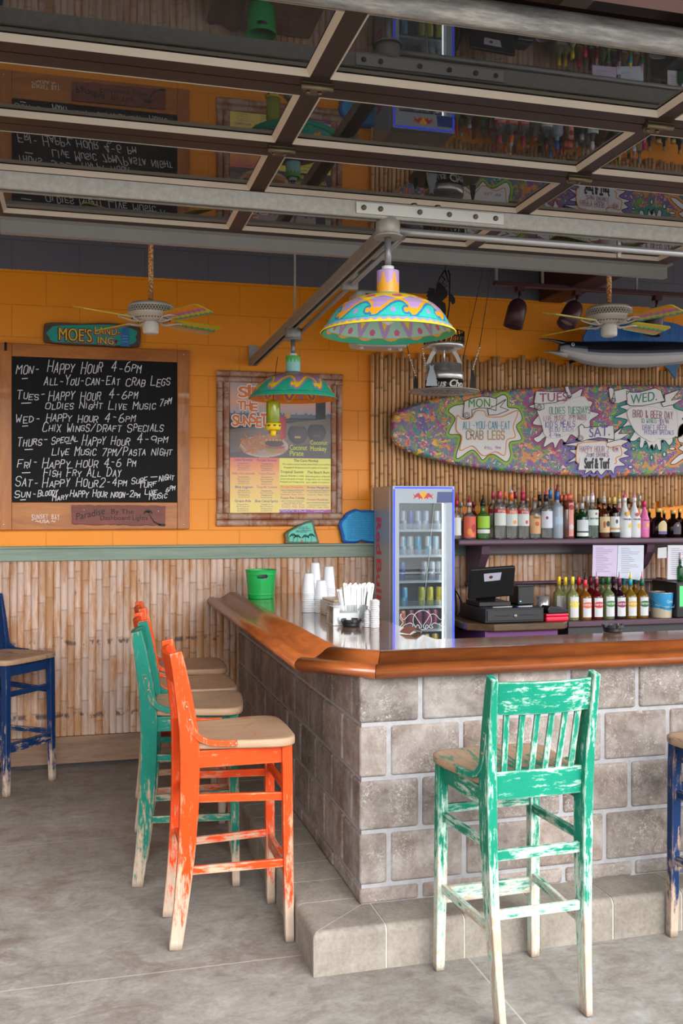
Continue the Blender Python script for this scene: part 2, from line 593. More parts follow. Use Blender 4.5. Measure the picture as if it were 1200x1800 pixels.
# floor ------------------------------------------------------------
T = NT('concrete floor')
v = T.coord()
n1 = T.noise(v, 0.9, 6, 0.68, 0.4)
n2 = T.noise(v, 5.5, 6, 0.72, 0.8)
n3 = T.noise(v, 60, 4, 0.7)
n4 = T.noise(T.coord((1.2, 5, 1)), 1.6, 6, 0.7, 0.5)
n6 = T.noise(T.coord((1, 1.6, 1), loc=(2, 5, 0)), 14, 6, 0.75, 1.0)
f = T.math('ADD', T.math('MULTIPLY', n1, 0.30), T.math('MULTIPLY', n2, 0.30))
f = T.math('ADD', f, T.math('MULTIPLY', n6, 0.28)); f = T.math('ADD', f, T.math('MULTIPLY', n3, 0.12))
c = T.ramp(f, (0.36, L(100, 93, 87)), (0.46, L(126, 120, 113)), (0.54, L(143, 139, 133)), (0.64, L(168, 166, 162)))
sc_ = T.ramp(T.noise(T.coord((1, 1.5, 1)), 4.2, 8, 0.8, 1.5), (0.57, 0.0), (0.68, 1.0))
c = T.mix(T.math('MULTIPLY', sc_, 0.32), c, L(172, 172, 174))
br = T.ramp(T.noise(T.coord((1, 1.5, 1), loc=(4, 7, 0)), 3.0, 8, 0.8, 0.8), (0.52, 0.0), (0.64, 1.0))
c = T.mix(T.math('MULTIPLY', br, 0.55), c, L(104, 86, 76))
sp = T.n('ShaderNodeSeparateXYZ'); T.l(v, sp.inputs[0])
for ax, p0, w_, st in (('X', 1.335, 0.006, .6), ('Y', 3.42, 0.006, .55), ('Y', 4.88, 0.006, .4), ('X', -1.15, 0.006, .5)):
    wob = T.math('MULTIPLY', T.math('SUBTRACT', n2, 0.5), 0.006)
    d_ = T.math('ABSOLUTE', T.math('SUBTRACT', T.math('ADD', sp.outputs[ax], wob), p0))
    ln = T.math('LESS_THAN', d_, w_ / 2)
    c = T.mix(T.math('MULTIPLY', ln, st), c, L(190, 184, 172))
T.set(c, T.ramp(n2, (0.3, 0.55), (0.7, 0.8)), 0, 0.35)
T.bump(n3, 0.12, 0.003)
M_floor = T.mat
mb = MB(); mb.box2((-9, -7, -0.12), (11, 6.45, 0))
structure(mb.build('floor', M_floor))

# back wall: painted concrete block ---------------------------------
T = NT('painted block wall')
tc = T.n('ShaderNodeTexCoord'); sp = T.n('ShaderNodeSeparateXYZ'); T.l(tc.outputs['Object'], sp.inputs[0])
cb = T.n('ShaderNodeCombineXYZ'); T.l(sp.outputs['X'], cb.inputs[0])
T.l(T.math('ADD', sp.outputs['Z'], -0.067), cb.inputs[1])
bk = T.n('ShaderNodeTexBrick'); T.l(cb.outputs[0], bk.inputs['Vector'])
bk.inputs['Scale'].default_value = 1.0; bk.inputs['Mortar Size'].default_value = 0.004
bk.inputs['Mortar Smooth'].default_value = 0.5
bk.inputs['Brick Width'].default_value = 0.40; bk.inputs['Row Height'].default_value = 0.1986
bk.inputs['Color1'].default_value = (0, 0, 0, 1); bk.inputs['Color2'].default_value = (1, 1, 1, 1)
pit = T.noise(T.coord(), 70, 3, 0.6)
var = T.noise(T.coord(), 2.5, 5)
org = T.mix(var, L(246, 144, 10), L(253, 160, 22))
gry = T.mix(var, L(98, 98, 110), L(110, 110, 120))
hi = T.math('GREATER_THAN', T.math('ADD', sp.outputs['Z'], T.math('MULTIPLY', T.math('SUBTRACT', pit, .5), .01)), 3.06)
c = T.mix(hi, org, gry)
c = T.mix(T.math('LESS_THAN', sp.outputs['Z'], 0.2), c, L(60, 56, 54))  # unpainted wall foot, coloured dark for the shaded gap under the baseboard
c = T.mix(T.math('MULTIPLY', bk.outputs['Fac'], 0.35), c, T.mix(1.0, c, (0.55, 0.52, 0.50), 'MULTIPLY'))
T.set(c, 0.42, 0, 0.4)
h = T.math('SUBTRACT', T.math('MULTIPLY', pit, 0.25), bk.outputs['Fac'])
T.bump(h, 0.5, 0.004)
M_wall = T.mat
mb = MB(); mb.box2((-3.4, YW, 0), (6.6, YW + .2, 3.8))
structure(mb.build('wall_back', M_wall))
M_inwall = plain((206, 196, 180), 0.7, 0, 0.1, 'painted side wall', 3)
mb = MB(); mb.box2((-3.4, 2.15, 0), (-3.2, YW, 3.8)); structure(mb.build('wall_left', M_inwall))
# unseen right side, opened to light the back wall: only low wall and lintel
mb = MB(); mb.box2((6.4, 2.15, 0), (6.6, YW, .95)); mb.box2((6.4, 2.15, 3.0), (6.6, YW, 3.8)); mb.box2((6.4, 1.85, .95), (6.6, 2.25, 3.0)); structure(mb.build('wall_right', M_inwall))
T = NT('dark ceiling'); v = T.coord((1, 1, 1))
T.set(T.mix(T.noise(v, 3, 4), L(96, 96, 104), L(118, 118, 126)), 0.6)
M_ceil = T.mat
mb = MB(); mb.box2((-3.4, 1.85, 3.8), (6.6, YW + .2, 3.95))
structure(mb.build('ceiling', M_ceil))
mb = MB(); mb.box2((-3.4, 1.85, 2.84), (6.6, 2.15, 3.8))
structure(mb.build('wall_front', plain((132, 104, 100), 0.6, 0, 0.1, 'brown header', 4)))
# roof joists and service pipes above the door
mb = MB()
for i, x in enumerate([-2.6, -1.7, -0.8, 0.1, 1.0, 1.9, 2.7, 3.9, 4.8, 5.7]):
    j = MB(); j.box2((x - .03, 2.15, 3.62), (x + .03, YW, 3.8)); j.box2((x - .06, 2.15, 3.60), (x + .06, YW, 3.625))
    structure(j.build('trim_%d' % (i + 3), plain((168, 166, 168), 0.5, 0.1, 0.1, 'joist steel', 5)))

# dark beam standing out of the wall on the right
beam = MB(); beam.box2((3.12, 2.2, 3.05), (3.30, YW, 3.34))
o = beam.build('roof_beam', plain((70, 40, 40), 0.5, 0, 0.15, 'oxblood painted beam', 6), bevel=.008)
tag(o, 'dark red-brown roof beam running into the grey wall above the track lights', 'beam')

# chair rail, baseboard ------------------------------------------------
T = NT('sage painted board')
v = T.coord((1.2, 8, 18))
T.set(T.ramp(T.noise(v, 2, 5, .7), (0.3, L(112, 132, 118)), (0.7, L(140, 158, 142))), 0.5)
M_sage = T.mat
mb = MB()
mb.box2((-3.2, YW - .032, 1.274), (6.4, YW, 1.352))
mb.box2((-3.2, YW - .048, 1.350), (6.4, YW, 1.366))
structure(mb.build('trim_1', M_sage, bevel=.004))
M_base = woodmat('weathered board', (112, 84, 66), (156, 124, 100), (1.2, 10, 12), 0.6)
mb = MB()
mb.box2((-3.2, YW - .03, 0.022), (6.4, YW, 0.188))
structure(mb.build('baseboard_back', M_base, bevel=.004))

# split bamboo cladding below the rail ----------------------------------
T = NT('split bamboo')
a = T.n('ShaderNodeAttribute'); a.attribute_name = 'Col'
v = T.coord((1, 1, 1))
st = T.noise(T.coord((60, 60, 6)), 1.0, 5, 0.7)
bl = T.noise(T.coord((14, 14, 2.2)), 1.0, 6, 0.72)
zone = T.noise(T.coord((1.3, 1, 1.1), loc=(3, 0, 1)), 1.3, 3)
w_ = T.ramp(T.math('ADD', T.math('MULTIPLY', bl, 0.75), T.math('MULTIPLY', zone, 0.25)), (0.45, 0.0), (0.55, 1.0))
bare = T.mix(st, L(168, 120, 84), L(198, 152, 112))
grey = T.mix(st, L(186, 158, 144), L(216, 194, 182))
c = T.mix(w_, bare, grey)
c = T.mix(1.0, c, a.outputs['Color'], 'MULTIPLY')
speck = T.ramp(T.noise(T.coord((30, 30, 9)), 1.0, 2), (0.72, 0.0), (0.76, 1.0))
c = T.mix(T.math('MULTIPLY', speck, 0.7), c, L(74, 58, 52))
spz = T.n('ShaderNodeSeparateXYZ'); tcz = T.n('ShaderNodeTexCoord'); T.l(tcz.outputs['Object'], spz.inputs[0])
nl = T.ramp(T.noise(T.coord((24, 1, 14), loc=(1, 0, 2)), 1.0, 2), (0.52, 0.0), (0.58, 1.0))
for z_ in (.765, .315):
    near = T.ramp(T.math('ABSOLUTE', T.math('SUBTRACT', spz.outputs['Z'], z_)), (0.008, 1.0), (0.022, 0.0))
    c = T.mix(T.math('MULTIPLY', T.math('MULTIPLY', near, nl), .8), c, L(70, 60, 64))
T.set(c, 0.55)
T.bump(st, 0.2, 0.003)
M_split = T.mat
mb = MB()
x = -1.6
rb = random.Random(11)
while x < 5.2:
    w = rb.uniform(0.038, 0.046)
    z0, z1 = 0.19, 1.276
    zs = []
    z = z0 - rb.uniform(0, .28)
    while z < z1:
        z += rb.uniform(.20, .33); zs.append(z)
    lv = [z0, z1]
    for q in zs:
        for dz in (-.012, -.005, 0.0, .005, .012):
            if z0 + .002 < q + dz < z1 - .002: lv.append(q + dz)
    lv = sorted(lv)
    tone = rb.uniform(.88, 1.06)
    seg = 6
    V, F, C = [], [], []
    lean = rb.uniform(-.002, .002)
    for q in lv:
        nd = min([abs(q - n_) for n_ in zs] + [1])
        bul = 0.0035 if nd < .0055 else 0.0
        gr = -0.0025 if nd < .0005 else 0
        for k in range(seg + 1):
            aa = pi * k / seg
            V.append((x + w / 2 - (w / 2 * .985 + bul * .2) * cos(aa) + lean * (q - .7), YW - .006 - (.0095 + bul + gr) * sin(aa), q))
    for i in range(len(lv) - 1):
        mid = (lv[i] + lv[i + 1]) / 2
        nd = min([abs(mid - n_) for n_ in zs] + [1])
        cc = tone * (0.74 if nd < .0055 else 1.0)
        for k in range(seg):
            F.append((i * (seg + 1) + k, i * (seg + 1) + k + 1, (i + 1) * (seg + 1) + k + 1, (i + 1) * (seg + 1) + k))
            C.append((cc, cc * .985, cc * .96))
    mb.add(V, F, 0, True, None, C)
    x += w
structure(mb.build('wall_cladding', M_split, recalc=False))

# bamboo pole screen behind the bar ---------------------------------------
T = NT('bamboo poles')
a = T.n('ShaderNodeAttribute'); a.attribute_name = 'Col'
st = T.noise(T.coord((50, 50, 5)), 1.0, 5, 0.7)
c = T.mix(st, L(198, 146, 96), L(234, 192, 142))
T.set(T.mix(1.0, c, a.outputs['Color'], 'MULTIPLY'), 0.45)
M_pole = T.mat
mb = MB()
x = 1.892
while x < 5.1:
    r = rb.uniform(.0125, .0152)
    z1 = 2.63 + rb.uniform(-.035, .04)
    z0 = 1.62 + rb.uniform(-.03, .03)
    if x < 1.95: z0 = 1.49
    tone = rb.uniform(.78, 1.12)
    z = z0 + rb.uniform(.02, .2)
    nodes = []
    while z < z1 - .02:
        nodes.append(z); z += rb.uniform(.14, .26)
    zs = [(z0, r), (z1, r)]
    for q in nodes: zs += [(q - .008, r), (q - .002, r * 1.16), (q + .002, r * 1.16), (q + .008, r)]
    zs.sort()
    lean = rb.uniform(-.003, .003)
    prof = [(rr, zz) for zz, rr in zs]
    def cf(i, j, prof=prof, nodes=nodes, tone=tone):
        mid = (prof[i][1] + prof[i + 1][1]) / 2
        k = .62 if min([abs(mid - n_) for n_ in nodes] + [1]) < .0065 else 1.0
        return (tone * k, tone * k * .97, tone * k * .93)
    s0 = len(mb.v)
    mb.lathe(prof, 8, (x, YW - .028, 0), 0, None, True, True, True, cf)
    for i in range(s0, len(mb.v)):
        p = mb.v[i]; mb.v[i] = (p[0] + lean * (p[2] - 2.1), p[1], p[2])
    x += 2 * r + rb.uniform(.001, .006)
o = mb.build('bamboo_screen', M_pole)
tag(o, 'screen of upright brown bamboo poles fixed to the wall behind the long painted surfboard', 'bamboo screen')

# ================================================================== THE BAR
XB, YB = 0.987, 3.43            # outer faces of the block walls
T = NT('stone block')
a = T.n('ShaderNodeAttribute'); a.attribute_name = 'Col'
v = T.coord()
n1 = T.noise(v, 9, 6, 0.72, 0.4); n2 = T.noise(v, 38, 5, 0.75, 1.0); n3 = T.noise(v, 4, 5, 0.7)
c = T.mix(1.0, T.ramp(n1, (0.3, L(92, 82, 75)), (0.5, L(122, 110, 102)), (0.72, L(152, 143, 136))), a.outputs['Color'], 'MULTIPLY')
n5 = T.noise(T.coord((1, 1, 1), loc=(3, 1, 6)), 55, 5, 0.8, 2.2)
scr = T.math('MULTIPLY', T.ramp(n5, (0.52, 0.0), (0.60, 1.0)), T.ramp(n3, (0.44, 0.0), (0.60, 1.0)))
eff = T.math('MAXIMUM', T.math('MULTIPLY', T.ramp(n2, (0.54, 0.0), (0.70, 1.0)), 0.5), T.math('MULTIPLY', scr, 0.85))
haze = T.math('MULTIPLY', T.ramp(T.noise(T.coord((1, 1, 1), loc=(7, 7, 1)), 5, 5, .7), (0.45, 0.0), (0.72, 1.0)), 0.55)
eff = T.math('MAXIMUM', eff, haze)
c = T.mix(T.math('MULTIPLY', eff, 0.8), c, L(194, 189, 188))
dk = T.ramp(T.noise(T.coord((1, 1, 1), loc=(9, 2, 5)), 3.5, 5, .7), (0.55, 0.0), (0.75, 1.0))
c = T.mix(T.math('MULTIPLY', dk, 0.5), c, L(92, 82, 80))
T.set(c, 0.75, 0, 0.3)
T.bump(T.math('ADD', n2, T.math('MULTIPLY', n1, 1.2)), 0.45, 0.006)
M_block = T.mat
T = NT('mortar'); n_ = T.noise(T.coord(), 40, 4)
T.set(T.mix(n_, L(134, 132, 136), L(172, 170, 172)), 0.85); T.bump(n_, 0.5, 0.004)
M_mortar = T.mat
rows = [(0.152, 0.208), (0.222, 0.406), (0.420, 0.600), (0.614, 0.799), (0.813, 0.990)]
bar = empty('masonry_bar', (XB, YB, 0), 0, 'L-shaped bar base of grey-brown stone blocks with pale mortar joints', 'bar base')
mb = MB(); g = .016
XE, YE = 5.6, 6.27
rbk = random.Random(5)
def btone():
    t = rbk.uniform(.80, 1.26); w = rbk.uniform(-.05, .07)
    return (t + w, t, t - w * .5)
for i, (z0, z1) in enumerate(rows):
    fa, fb = ((.235, .11) if i % 2 == 0 else (.112, .25))
    tn = btone()
    # corner block: one box, both faces
    mb.box2((0, 0, z0), (fa - g / 2, fb - g / 2, z1), 0, tn)
    p = fa + g / 2
    while p < XE - XB:
        l_ = rbk.uniform(.285, .305)
        mb.box2((p, rbk.uniform(-.003, .002), z0), (p + l_ - g, .19, z1), 0, btone()); p += l_
    p = fb + g / 2
    while p < YE - YB - .03:
        l_ = min(rbk.uniform(.285, .305), YE - YB - p)
        mb.box2((rbk.uniform(-.003, .002), p, z0), (.19, p + max(.03, l_ - g), z1), 0, btone()); p += l_
o = mb.build('stone_blocks', M_block, bar, bevel=.011, seg=3)
mb = MB()
mb.box2((.008, .008, 0), (XE - XB, .17, .999)); mb.box2((.0085, .0085, 0), (.17, YE - YB, .9985))
mb.build('mortar_bed', M_mortar, bar)

# ledge (foot rest) along the bar's foot
T = NT('ledge concrete'); v = T.coord(); n1 = T.noise(v, 6, 6, .7); n2 = T.noise(v, 60, 4, .7)
a = T.n('ShaderNodeAttribute'); a.attribute_name = 'Col'
c = T.ramp(T.math('ADD', T.math('MULTIPLY', n1, .6), T.math('MULTIPLY', n2, .4)), (0.35, L(116, 109, 100)), (0.65, L(156, 149, 139)))
T.set(T.mix(1.0, c, a.outputs['Color'], 'MULTIPLY'), 0.8, 0, 0.25); T.bump(n2, 0.3, 0.004)
M_ledge = T.mat
XL, YL, ZL = 0.768, 3.245, 0.150
ld = empty('foot_ledge', (XL, YL, 0), 0, 'low concrete block foot ledge wrapping around the foot of the stone bar', 'ledge')
def ltone():
    t = rbk.uniform(.92, 1.05); return (t, t * .99, t * .98)
wx, wy = XB + .02 - XL, YB + .02 - YL
def lprof(w, sh=0.0, r=.024):
    P = [(sh, 0)] + [(sh + r - r * cos(a_ * pi / 12), ZL - sh - r + r * sin(a_ * pi / 12)) for a_ in range(7)] + [(w, ZL - sh), (w, 0)]
    return P
def lfront(mb, x0, x1, mit0=False, sh=0.0):
    P = lprof(wy, sh); n = len(P)
    V = [Vector((x0 + (q[0] * wx / wy if mit0 else 0), q[0], q[1])) for q in P] + [Vector((x1, q[0], q[1])) for q in P]
    F = [(j, (j + 1) % n, n + (j + 1) % n, n + j) for j in range(n)] + [tuple(range(n)), tuple(range(2 * n - 1, n - 1, -1))]
    mb.add(V, F, 0, False, ltone())
def lside(mb, y0, y1, mit0=False, sh=0.0):
    P = lprof(wx, sh); n = len(P)
    V = [Vector((q[0], y0 + (q[0] * wy / wx if mit0 else 0), q[1])) for q in P] + [Vector((q[0], y1, q[1])) for q in P]
    F = [(j, (j + 1) % n, n + (j + 1) % n, n + j) for j in range(n)] + [tuple(range(n)), tuple(range(2 * n - 1, n - 1, -1))]
    mb.add(V, F, 0, False, ltone())
g = .006
mb = MB()
lfront(mb, g * .6, wx + .02, True)
p = wx + .02 + g
while p < XE - XL:
    l_ = rbk.uniform(.29, .31); lfront(mb, p, p + l_ - g); p += l_
lside(mb, g * .6, wy + .05, True)
p = wy + .05 + g
while p < YE - YL - .05:
    l_ = min(rbk.uniform(.20, .22), YE - YL - p); lside(mb, p, p + l_ - g); p += l_
mb.build('ledge_blocks', M_ledge, ld)
mb = MB()
lfront(mb, .0, XE - XL, True, .0022); lside(mb, .0, YE - YL, True, .0022)
mb.build('mortar_joints', plain((186, 180, 168), 0.85, 0, .1, 'pale joint mortar', 30), ld)

# worktop ------------------------------------------------------------------
T = NT('varnished bar top'); v1 = T.coord((3, 3, 3)); vx = T.coord((1.2, 14, 5))
sp = T.n('ShaderNodeSeparateXYZ'); tc = T.n('ShaderNodeTexCoord'); T.l(tc.outputs['Object'], sp.inputs[0])
n1 = T.noise(vx, 2.0, 6, .7, .5); n2 = T.noise(v1, 1.4, 4)
c = T.ramp(n1, (0.3, L(106, 74, 58)), (0.7, L(158, 116, 90)))
T.set(c, T.ramp(n2, (0.35, 0.10), (0.7, 0.20)), 0, 0.6, Coat_Weight=0.7, Coat_Roughness=0.06)
T.bump(n1, 0.012, 0.002)
M_top = T.mat
T = NT('varnished bar rail'); n1 = T.noise(T.coord((2.5, 2.5, 20)), 1.8, 6, .7, .8); n2 = T.noise(T.coord((1, 1, 1)), 2.2, 4)
c = T.ramp(T.math('ADD', T.math('MULTIPLY', n1, .6), T.math('MULTIPLY', n2, .4)), (0.34, L(112, 56, 26)), (0.66, L(168, 92, 44)))
T.set(c, 0.3, 0, 0.5, Coat_Weight=0.4, Coat_Roughness=0.15)
M_rail = T.mat
path2 = [(0.785, YE), (0.785, 3.63), (1.028, 3.372), (XE, 3.372)]
def offs(path, d):
    out = []
    for i, p in enumerate(path):
        p = Vector((*p, 0))
        a_ = (p - Vector((*path[i - 1], 0))).normalized() if i else None
        b_ = (Vector((*path[i + 1], 0)) - p).normalized() if i < len(path) - 1 else None
        t_ = b_ if a_ is None else a_ if b_ is None else (a_ + b_).normalized()
        mit = 1.0 if a_ is None or b_ is None else 1.0 / t_.dot(a_)
        x_ = t_.cross(Vector((0, 0, 1)))
        q = p + x_ * d * mit
        out.append((q.x, q.y))
    return out
top = empty('countertop', (0, 0, 0), 0, 'varnished dark wood bar top with a thick rounded orange-brown rail', 'bar top')
inner = offs(path2, -.19)
poly = inner + [(XE, 3.90), (1.46, 3.90), (1.46, YE)]
mb = MB(); mb.prism(poly, 1.0, 1.045, lambda a_, b_, t: Vector((a_, b_, t)))
mb.build('worktop', M_top, top, bevel=.006)
prof = [(-.20, 1.002), (-.20, 1.048), (-.188, 1.056), (-.170, 1.061), (-.152, 1.060), (-.135, 1.053), (-.115, 1.038), (-.095, 1.027), (-.075, 1.022), (-.060, 1.024), (-.046, 1.030),
        (-.032, 1.032), (-.015, 1.027), (-.004, 1.016), (0, 1.005), (-.004, .992), (-.014, .982), (-.028, .978), (-.05, .978), (-.055, .99), (-.06, 1.002)]
# the rail is cut into three lengths, with a hairline at the mitres
segs = [([(0.785, YE), (0.785, 3.63)]), ([(0.785, 3.63), (1.028, 3.372)]), ([(1.028, 3.372), (XE, 3.372)])]
full = [Vector((*p, 0)) for p in path2]
def prof_at(i):
    p = full[i]
    a_ = (p - full[i - 1]).normalized() if i else None
    b_ = (full[i + 1] - p).normalized() if i < 3 else None
    t_ = b_ if a_ is None else a_ if b_ is None else (a_ + b_).normalized()
    mit = 1.0 if a_ is None or b_ is None else 1.0 / t_.dot(a_)
    x_ = t_.cross(Vector((0, 0, 1)))
    return [p + x_ * (q[0] * mit) + Vector((0, 0, q[1])) for q in prof]
for i in range(3):
    A, B = prof_at(i), prof_at(i + 1)
    d = (full[i + 1] - full[i]).normalized() * .0012
    n = len(prof)
    V = [p + d for p in A] + [p - d for p in B]
    F = [(j, (j + 1) % n, n + (j + 1) % n, n + j) for j in range(n)] + [tuple(range(n - 1, -1, -1)), tuple(range(n, 2 * n))]
    mb = MB(); mb.add(V, F, 0, True)
    mb.f[-1], mb.s[-1], mb.s[-2] = mb.f[-1], False, False
    mb.build('bar_rail', M_rail, top)

# ================================================================== BAR STOOLS
def make_stool(loc, rz, label, paint, seat_paint=None, wear=0.45, under=None, seed=0.0, foot=.5, group='wooden bar stools', seatwear=.80):
    root = empty('bar_stool', loc, rz, label, 'bar stool', group)
    M, MX, MY = [worn_paint('worn stool paint', paint, wear=wear, under=under, seed=seed, foot=foot, axis=ax) for ax in 'zxy']
    MS = worn_paint('worn stool seat', seat_paint or paint, wood=(168, 138, 112), wear=seatwear, seed=seed + 3, foot=.01, axis='y')
    # seat
    half = [(0, -.170), (.09, -.170), (.160, -.168), (.172, -.155), (.180, -.10), (.195, 0), (.208, .08), (.214, .13), (.212, .165), (.200, .192), (.178, .208), (.14, .216), (.07, .219), (0, .220)]
    out = half + [(-x_, y_) for x_, y_ in reversed(half[1:-1])]
    n = len(out)
    rings = []
    def ring(k, z, dish=0):
        r_ = []
        for (x_, y_) in out:
            yy = .02 + (y_ - .02) * k
            r_.append((x_ * k, yy, z - dish * (1 - k * k) * (1.15 if yy < .08 else .6)))
        return r_
    spec = [(.15, .757, .012), (.4, .757, .012), (.65, .757, .012), (.82, .757, .012), (.93, .757, .012), (.98, .7555, .0), (1.0, .750, 0), (1.0, .731, 0), (.985, .726, 0), (.5, .726, 0)]
    V, F = [], []
    for k, z, d in spec: V += ring(k, z, d)
    for i in range(len(spec) - 1):
        for j in range(n):
            F.append((i * n + j, i * n + (j + 1) % n, (i + 1) * n + (j + 1) % n, (i + 1) * n + j))
    F.append(tuple(range(n - 1, -1, -1))); F.append(tuple((len(spec) - 1) * n + j for j in range(n)))
    mb = MB(); mb.add(V, F, 0, True); mb.build('seat', MS, root)
    # rear legs run up into the back posts
    for s in (-1, 1):
        pts = [(.148, -.228, 0), (.154, -.208, .16), (.160, -.190, .34), (.165, -.180, .52), (.168, -.178, .70), (.170, -.183, .80), (.173, -.200, .92), (.176, -.219, 1.03), (.177, -.230, 1.082)]
        P = [(s * x_, y_, z_) for x_, y_, z_ in pts]
        pr = [(-.0165, -.034), (.0165, -.034), (.0165, .034), (-.0165, .034)]
        sc = [.70, .78, .90, 1.0, 1.04, 1.0, .88, .74, .66]
        mb = MB(); mb.sweep(P, [(a_, b_) for a_, b_ in pr], (0, 1, 0), 0, False, True, True, sc)
        mb.build('leg', M, root, bevel=.005)
    for s in (-1, 1):
        mb = MB()
        P = [(s * .182, .186, 0), (s * .178, .181, .3), (s * .176, .178, .6), (s * .175, .176, .727)]
        mb.sweep(P, [(-.019, -.019), (.019, -.019), (.019, .019), (-.019, .019)], (0, 1, 0), 0, False, True, True, [.86, .96, 1.0, 1.0])
        mb.build('leg', M, root, bevel=.004)
    # aprons
    for s in (-1, 1):
        mb = MB(); mb.bar((s * .166, -.16, .690), (s * .172, .160, .692), .018, .062); mb.build('apron', MY, root, bevel=.003)
    mb = MB(); mb.bar((-.158, .176, .692), (.158, .176, .692), .018, .062); mb.build('apron', MX, root, bevel=.003)
    # stretchers
    def stretch(p, q, w=.017, h=.030):
        mb = MB(); mb.bar(p, q, w, h); mb.build('stretcher', MX if abs(q[0] - p[0]) > .1 else MY, root, bevel=.003)
    for s in (-1, 1):
        stretch((s * .160, -.165, .548), (s * .170, .166, .535))
        stretch((s * .154, -.192, .285), (s * .174, .170, .290))
    stretch((-.150, -.180, .515), (.150, -.180, .515), .017, .034)
    stretch((-.144, -.193, .335), (.144, -.193, .335), .017, .030)
    stretch((-.160, .178, .560), (.160, .178, .560), .017, .030)
    stretch((-.164, .181, .260), (.164, .181, .260), .020, .055)
    # lower back rail, crest rail (bowed), slats
    def bowed(z0, z1, y0, y1, bow, th, hw, name):
        nn = 9; V, F = [], []
        for i in range(nn):
            t = -1 + 2 * i / (nn - 1)
            b_ = -bow * (1 - t * t)
            for (dy, yy, z) in ((-th / 2, y0, z0), (th / 2, y0, z0), (th / 2, y1, z1), (-th / 2, y1, z1)):
                V.append((t * hw, yy + dy + b_, z))
        for i in range(nn - 1):
            for j in range(4):
                F.append((i * 4 + j, i * 4 + (j + 1) % 4, (i + 1) * 4 + (j + 1) % 4, (i + 1) * 4 + j))
        F += [(3, 2, 1, 0), tuple((nn - 1) * 4 + j for j in range(4))]
        mb = MB(); mb.add(V, F); return mb.build(name, MX, root, bevel=.003)
    bowed(.690, .778, -.180, -.182, .004, .020, .156, 'back_rail')
    bowed(.962, 1.066, -.207, -.226, .030, .020, .164, 'crest_rail')
    for i in range(6):
        t = (-1 + 2 * (i + .5) / 6) * .93
        b0, b1 = -.004 * (1 - t * t), -.028 * (1 - t * t)
        mb = MB(); mb.bar((t * .150, -.182 + b0, .770), (t * .160, -.207 + b1, .970), .020, .010, (0, 1, 0))
        mb.build('slat', M, root, bevel=.0025)
    # bent side brackets with bolts
    for s in (-1, 1):
        P = [(.181, -.198, .905), (.181, -.190, .870), (.181, -.178, .825), (.182, -.163, .790), (.185, -.140, .766), (.189, -.105, .752), (.194, -.06, .748), (.199, -.01, .747)]
        mb = MB(); mb.sweep([(s * a_, b_, c_) for a_, b_, c_ in P], [(-.008, -.011), (.008, -.011), (.008, .011), (-.008, .011)], (0, 1, .6), 0, False)
        br_ = mb.build('bracket', M, root, bevel=.003)
        for q in ((.188, -.192, .885), (.188, -.180, .838), (.201, -.035, .748), (.204, -.015, .747)):
            mb = MB(); mb.ball((s * q[0], q[1], q[2]), .006, 0, 6, (.7, 1, 1)); mb.build('bolt', plain((150, 120, 96), .4, .5, .1, 'bolt head'), br_)
    return root

ORANGE, TEAL, BLUE = (208, 64, 4), (8, 128, 104), (10, 46, 92)
SX = -pi / 2      # faces the bar's long side (+X)
make_stool((.562, 3.725, 0), SX, 'bright orange worn bar stool, nearest of the four along the side of the bar', ORANGE, wear=.50, seed=1.3, foot=.50)
make_stool((.480, 4.330, 0), SX - .13, 'teal worn bar stool between the nearest orange stool and the two far orange ones', (10, 112, 96), wear=.50, seed=5.1)
make_stool((.510, 4.770, 0), SX, 'orange bar stool second from the bamboo wall, directly behind the teal stool', (210, 66, 10), wear=.54, seed=9.4)
make_stool((.545, 5.340, 0), SX, 'orange bar stool closest to the bamboo wall, at the far end of the bar', (210, 68, 10), wear=.54, seed=12.7)
make_stool((1.390, 3.010, 0), 0.03, 'teal bar stool with whitish rubbed paint, its slatted back to the camera', (0, 126, 100), wear=.43, under=(196, 216, 204), seed=3.7, foot=.70, seatwear=.68)
make_stool((-.415, 5.975, 0), -2.28, 'dark blue bar stool by the bamboo wall under the chalkboard', BLUE, wear=.41, seed=7.7, seatwear=.74)
make_stool((2.320, 3.030, 0), 0.0, 'dark blue bar stool at the front of the bar, cut off by the right edge', BLUE, wear=.50, seed=17.2, seatwear=.74)

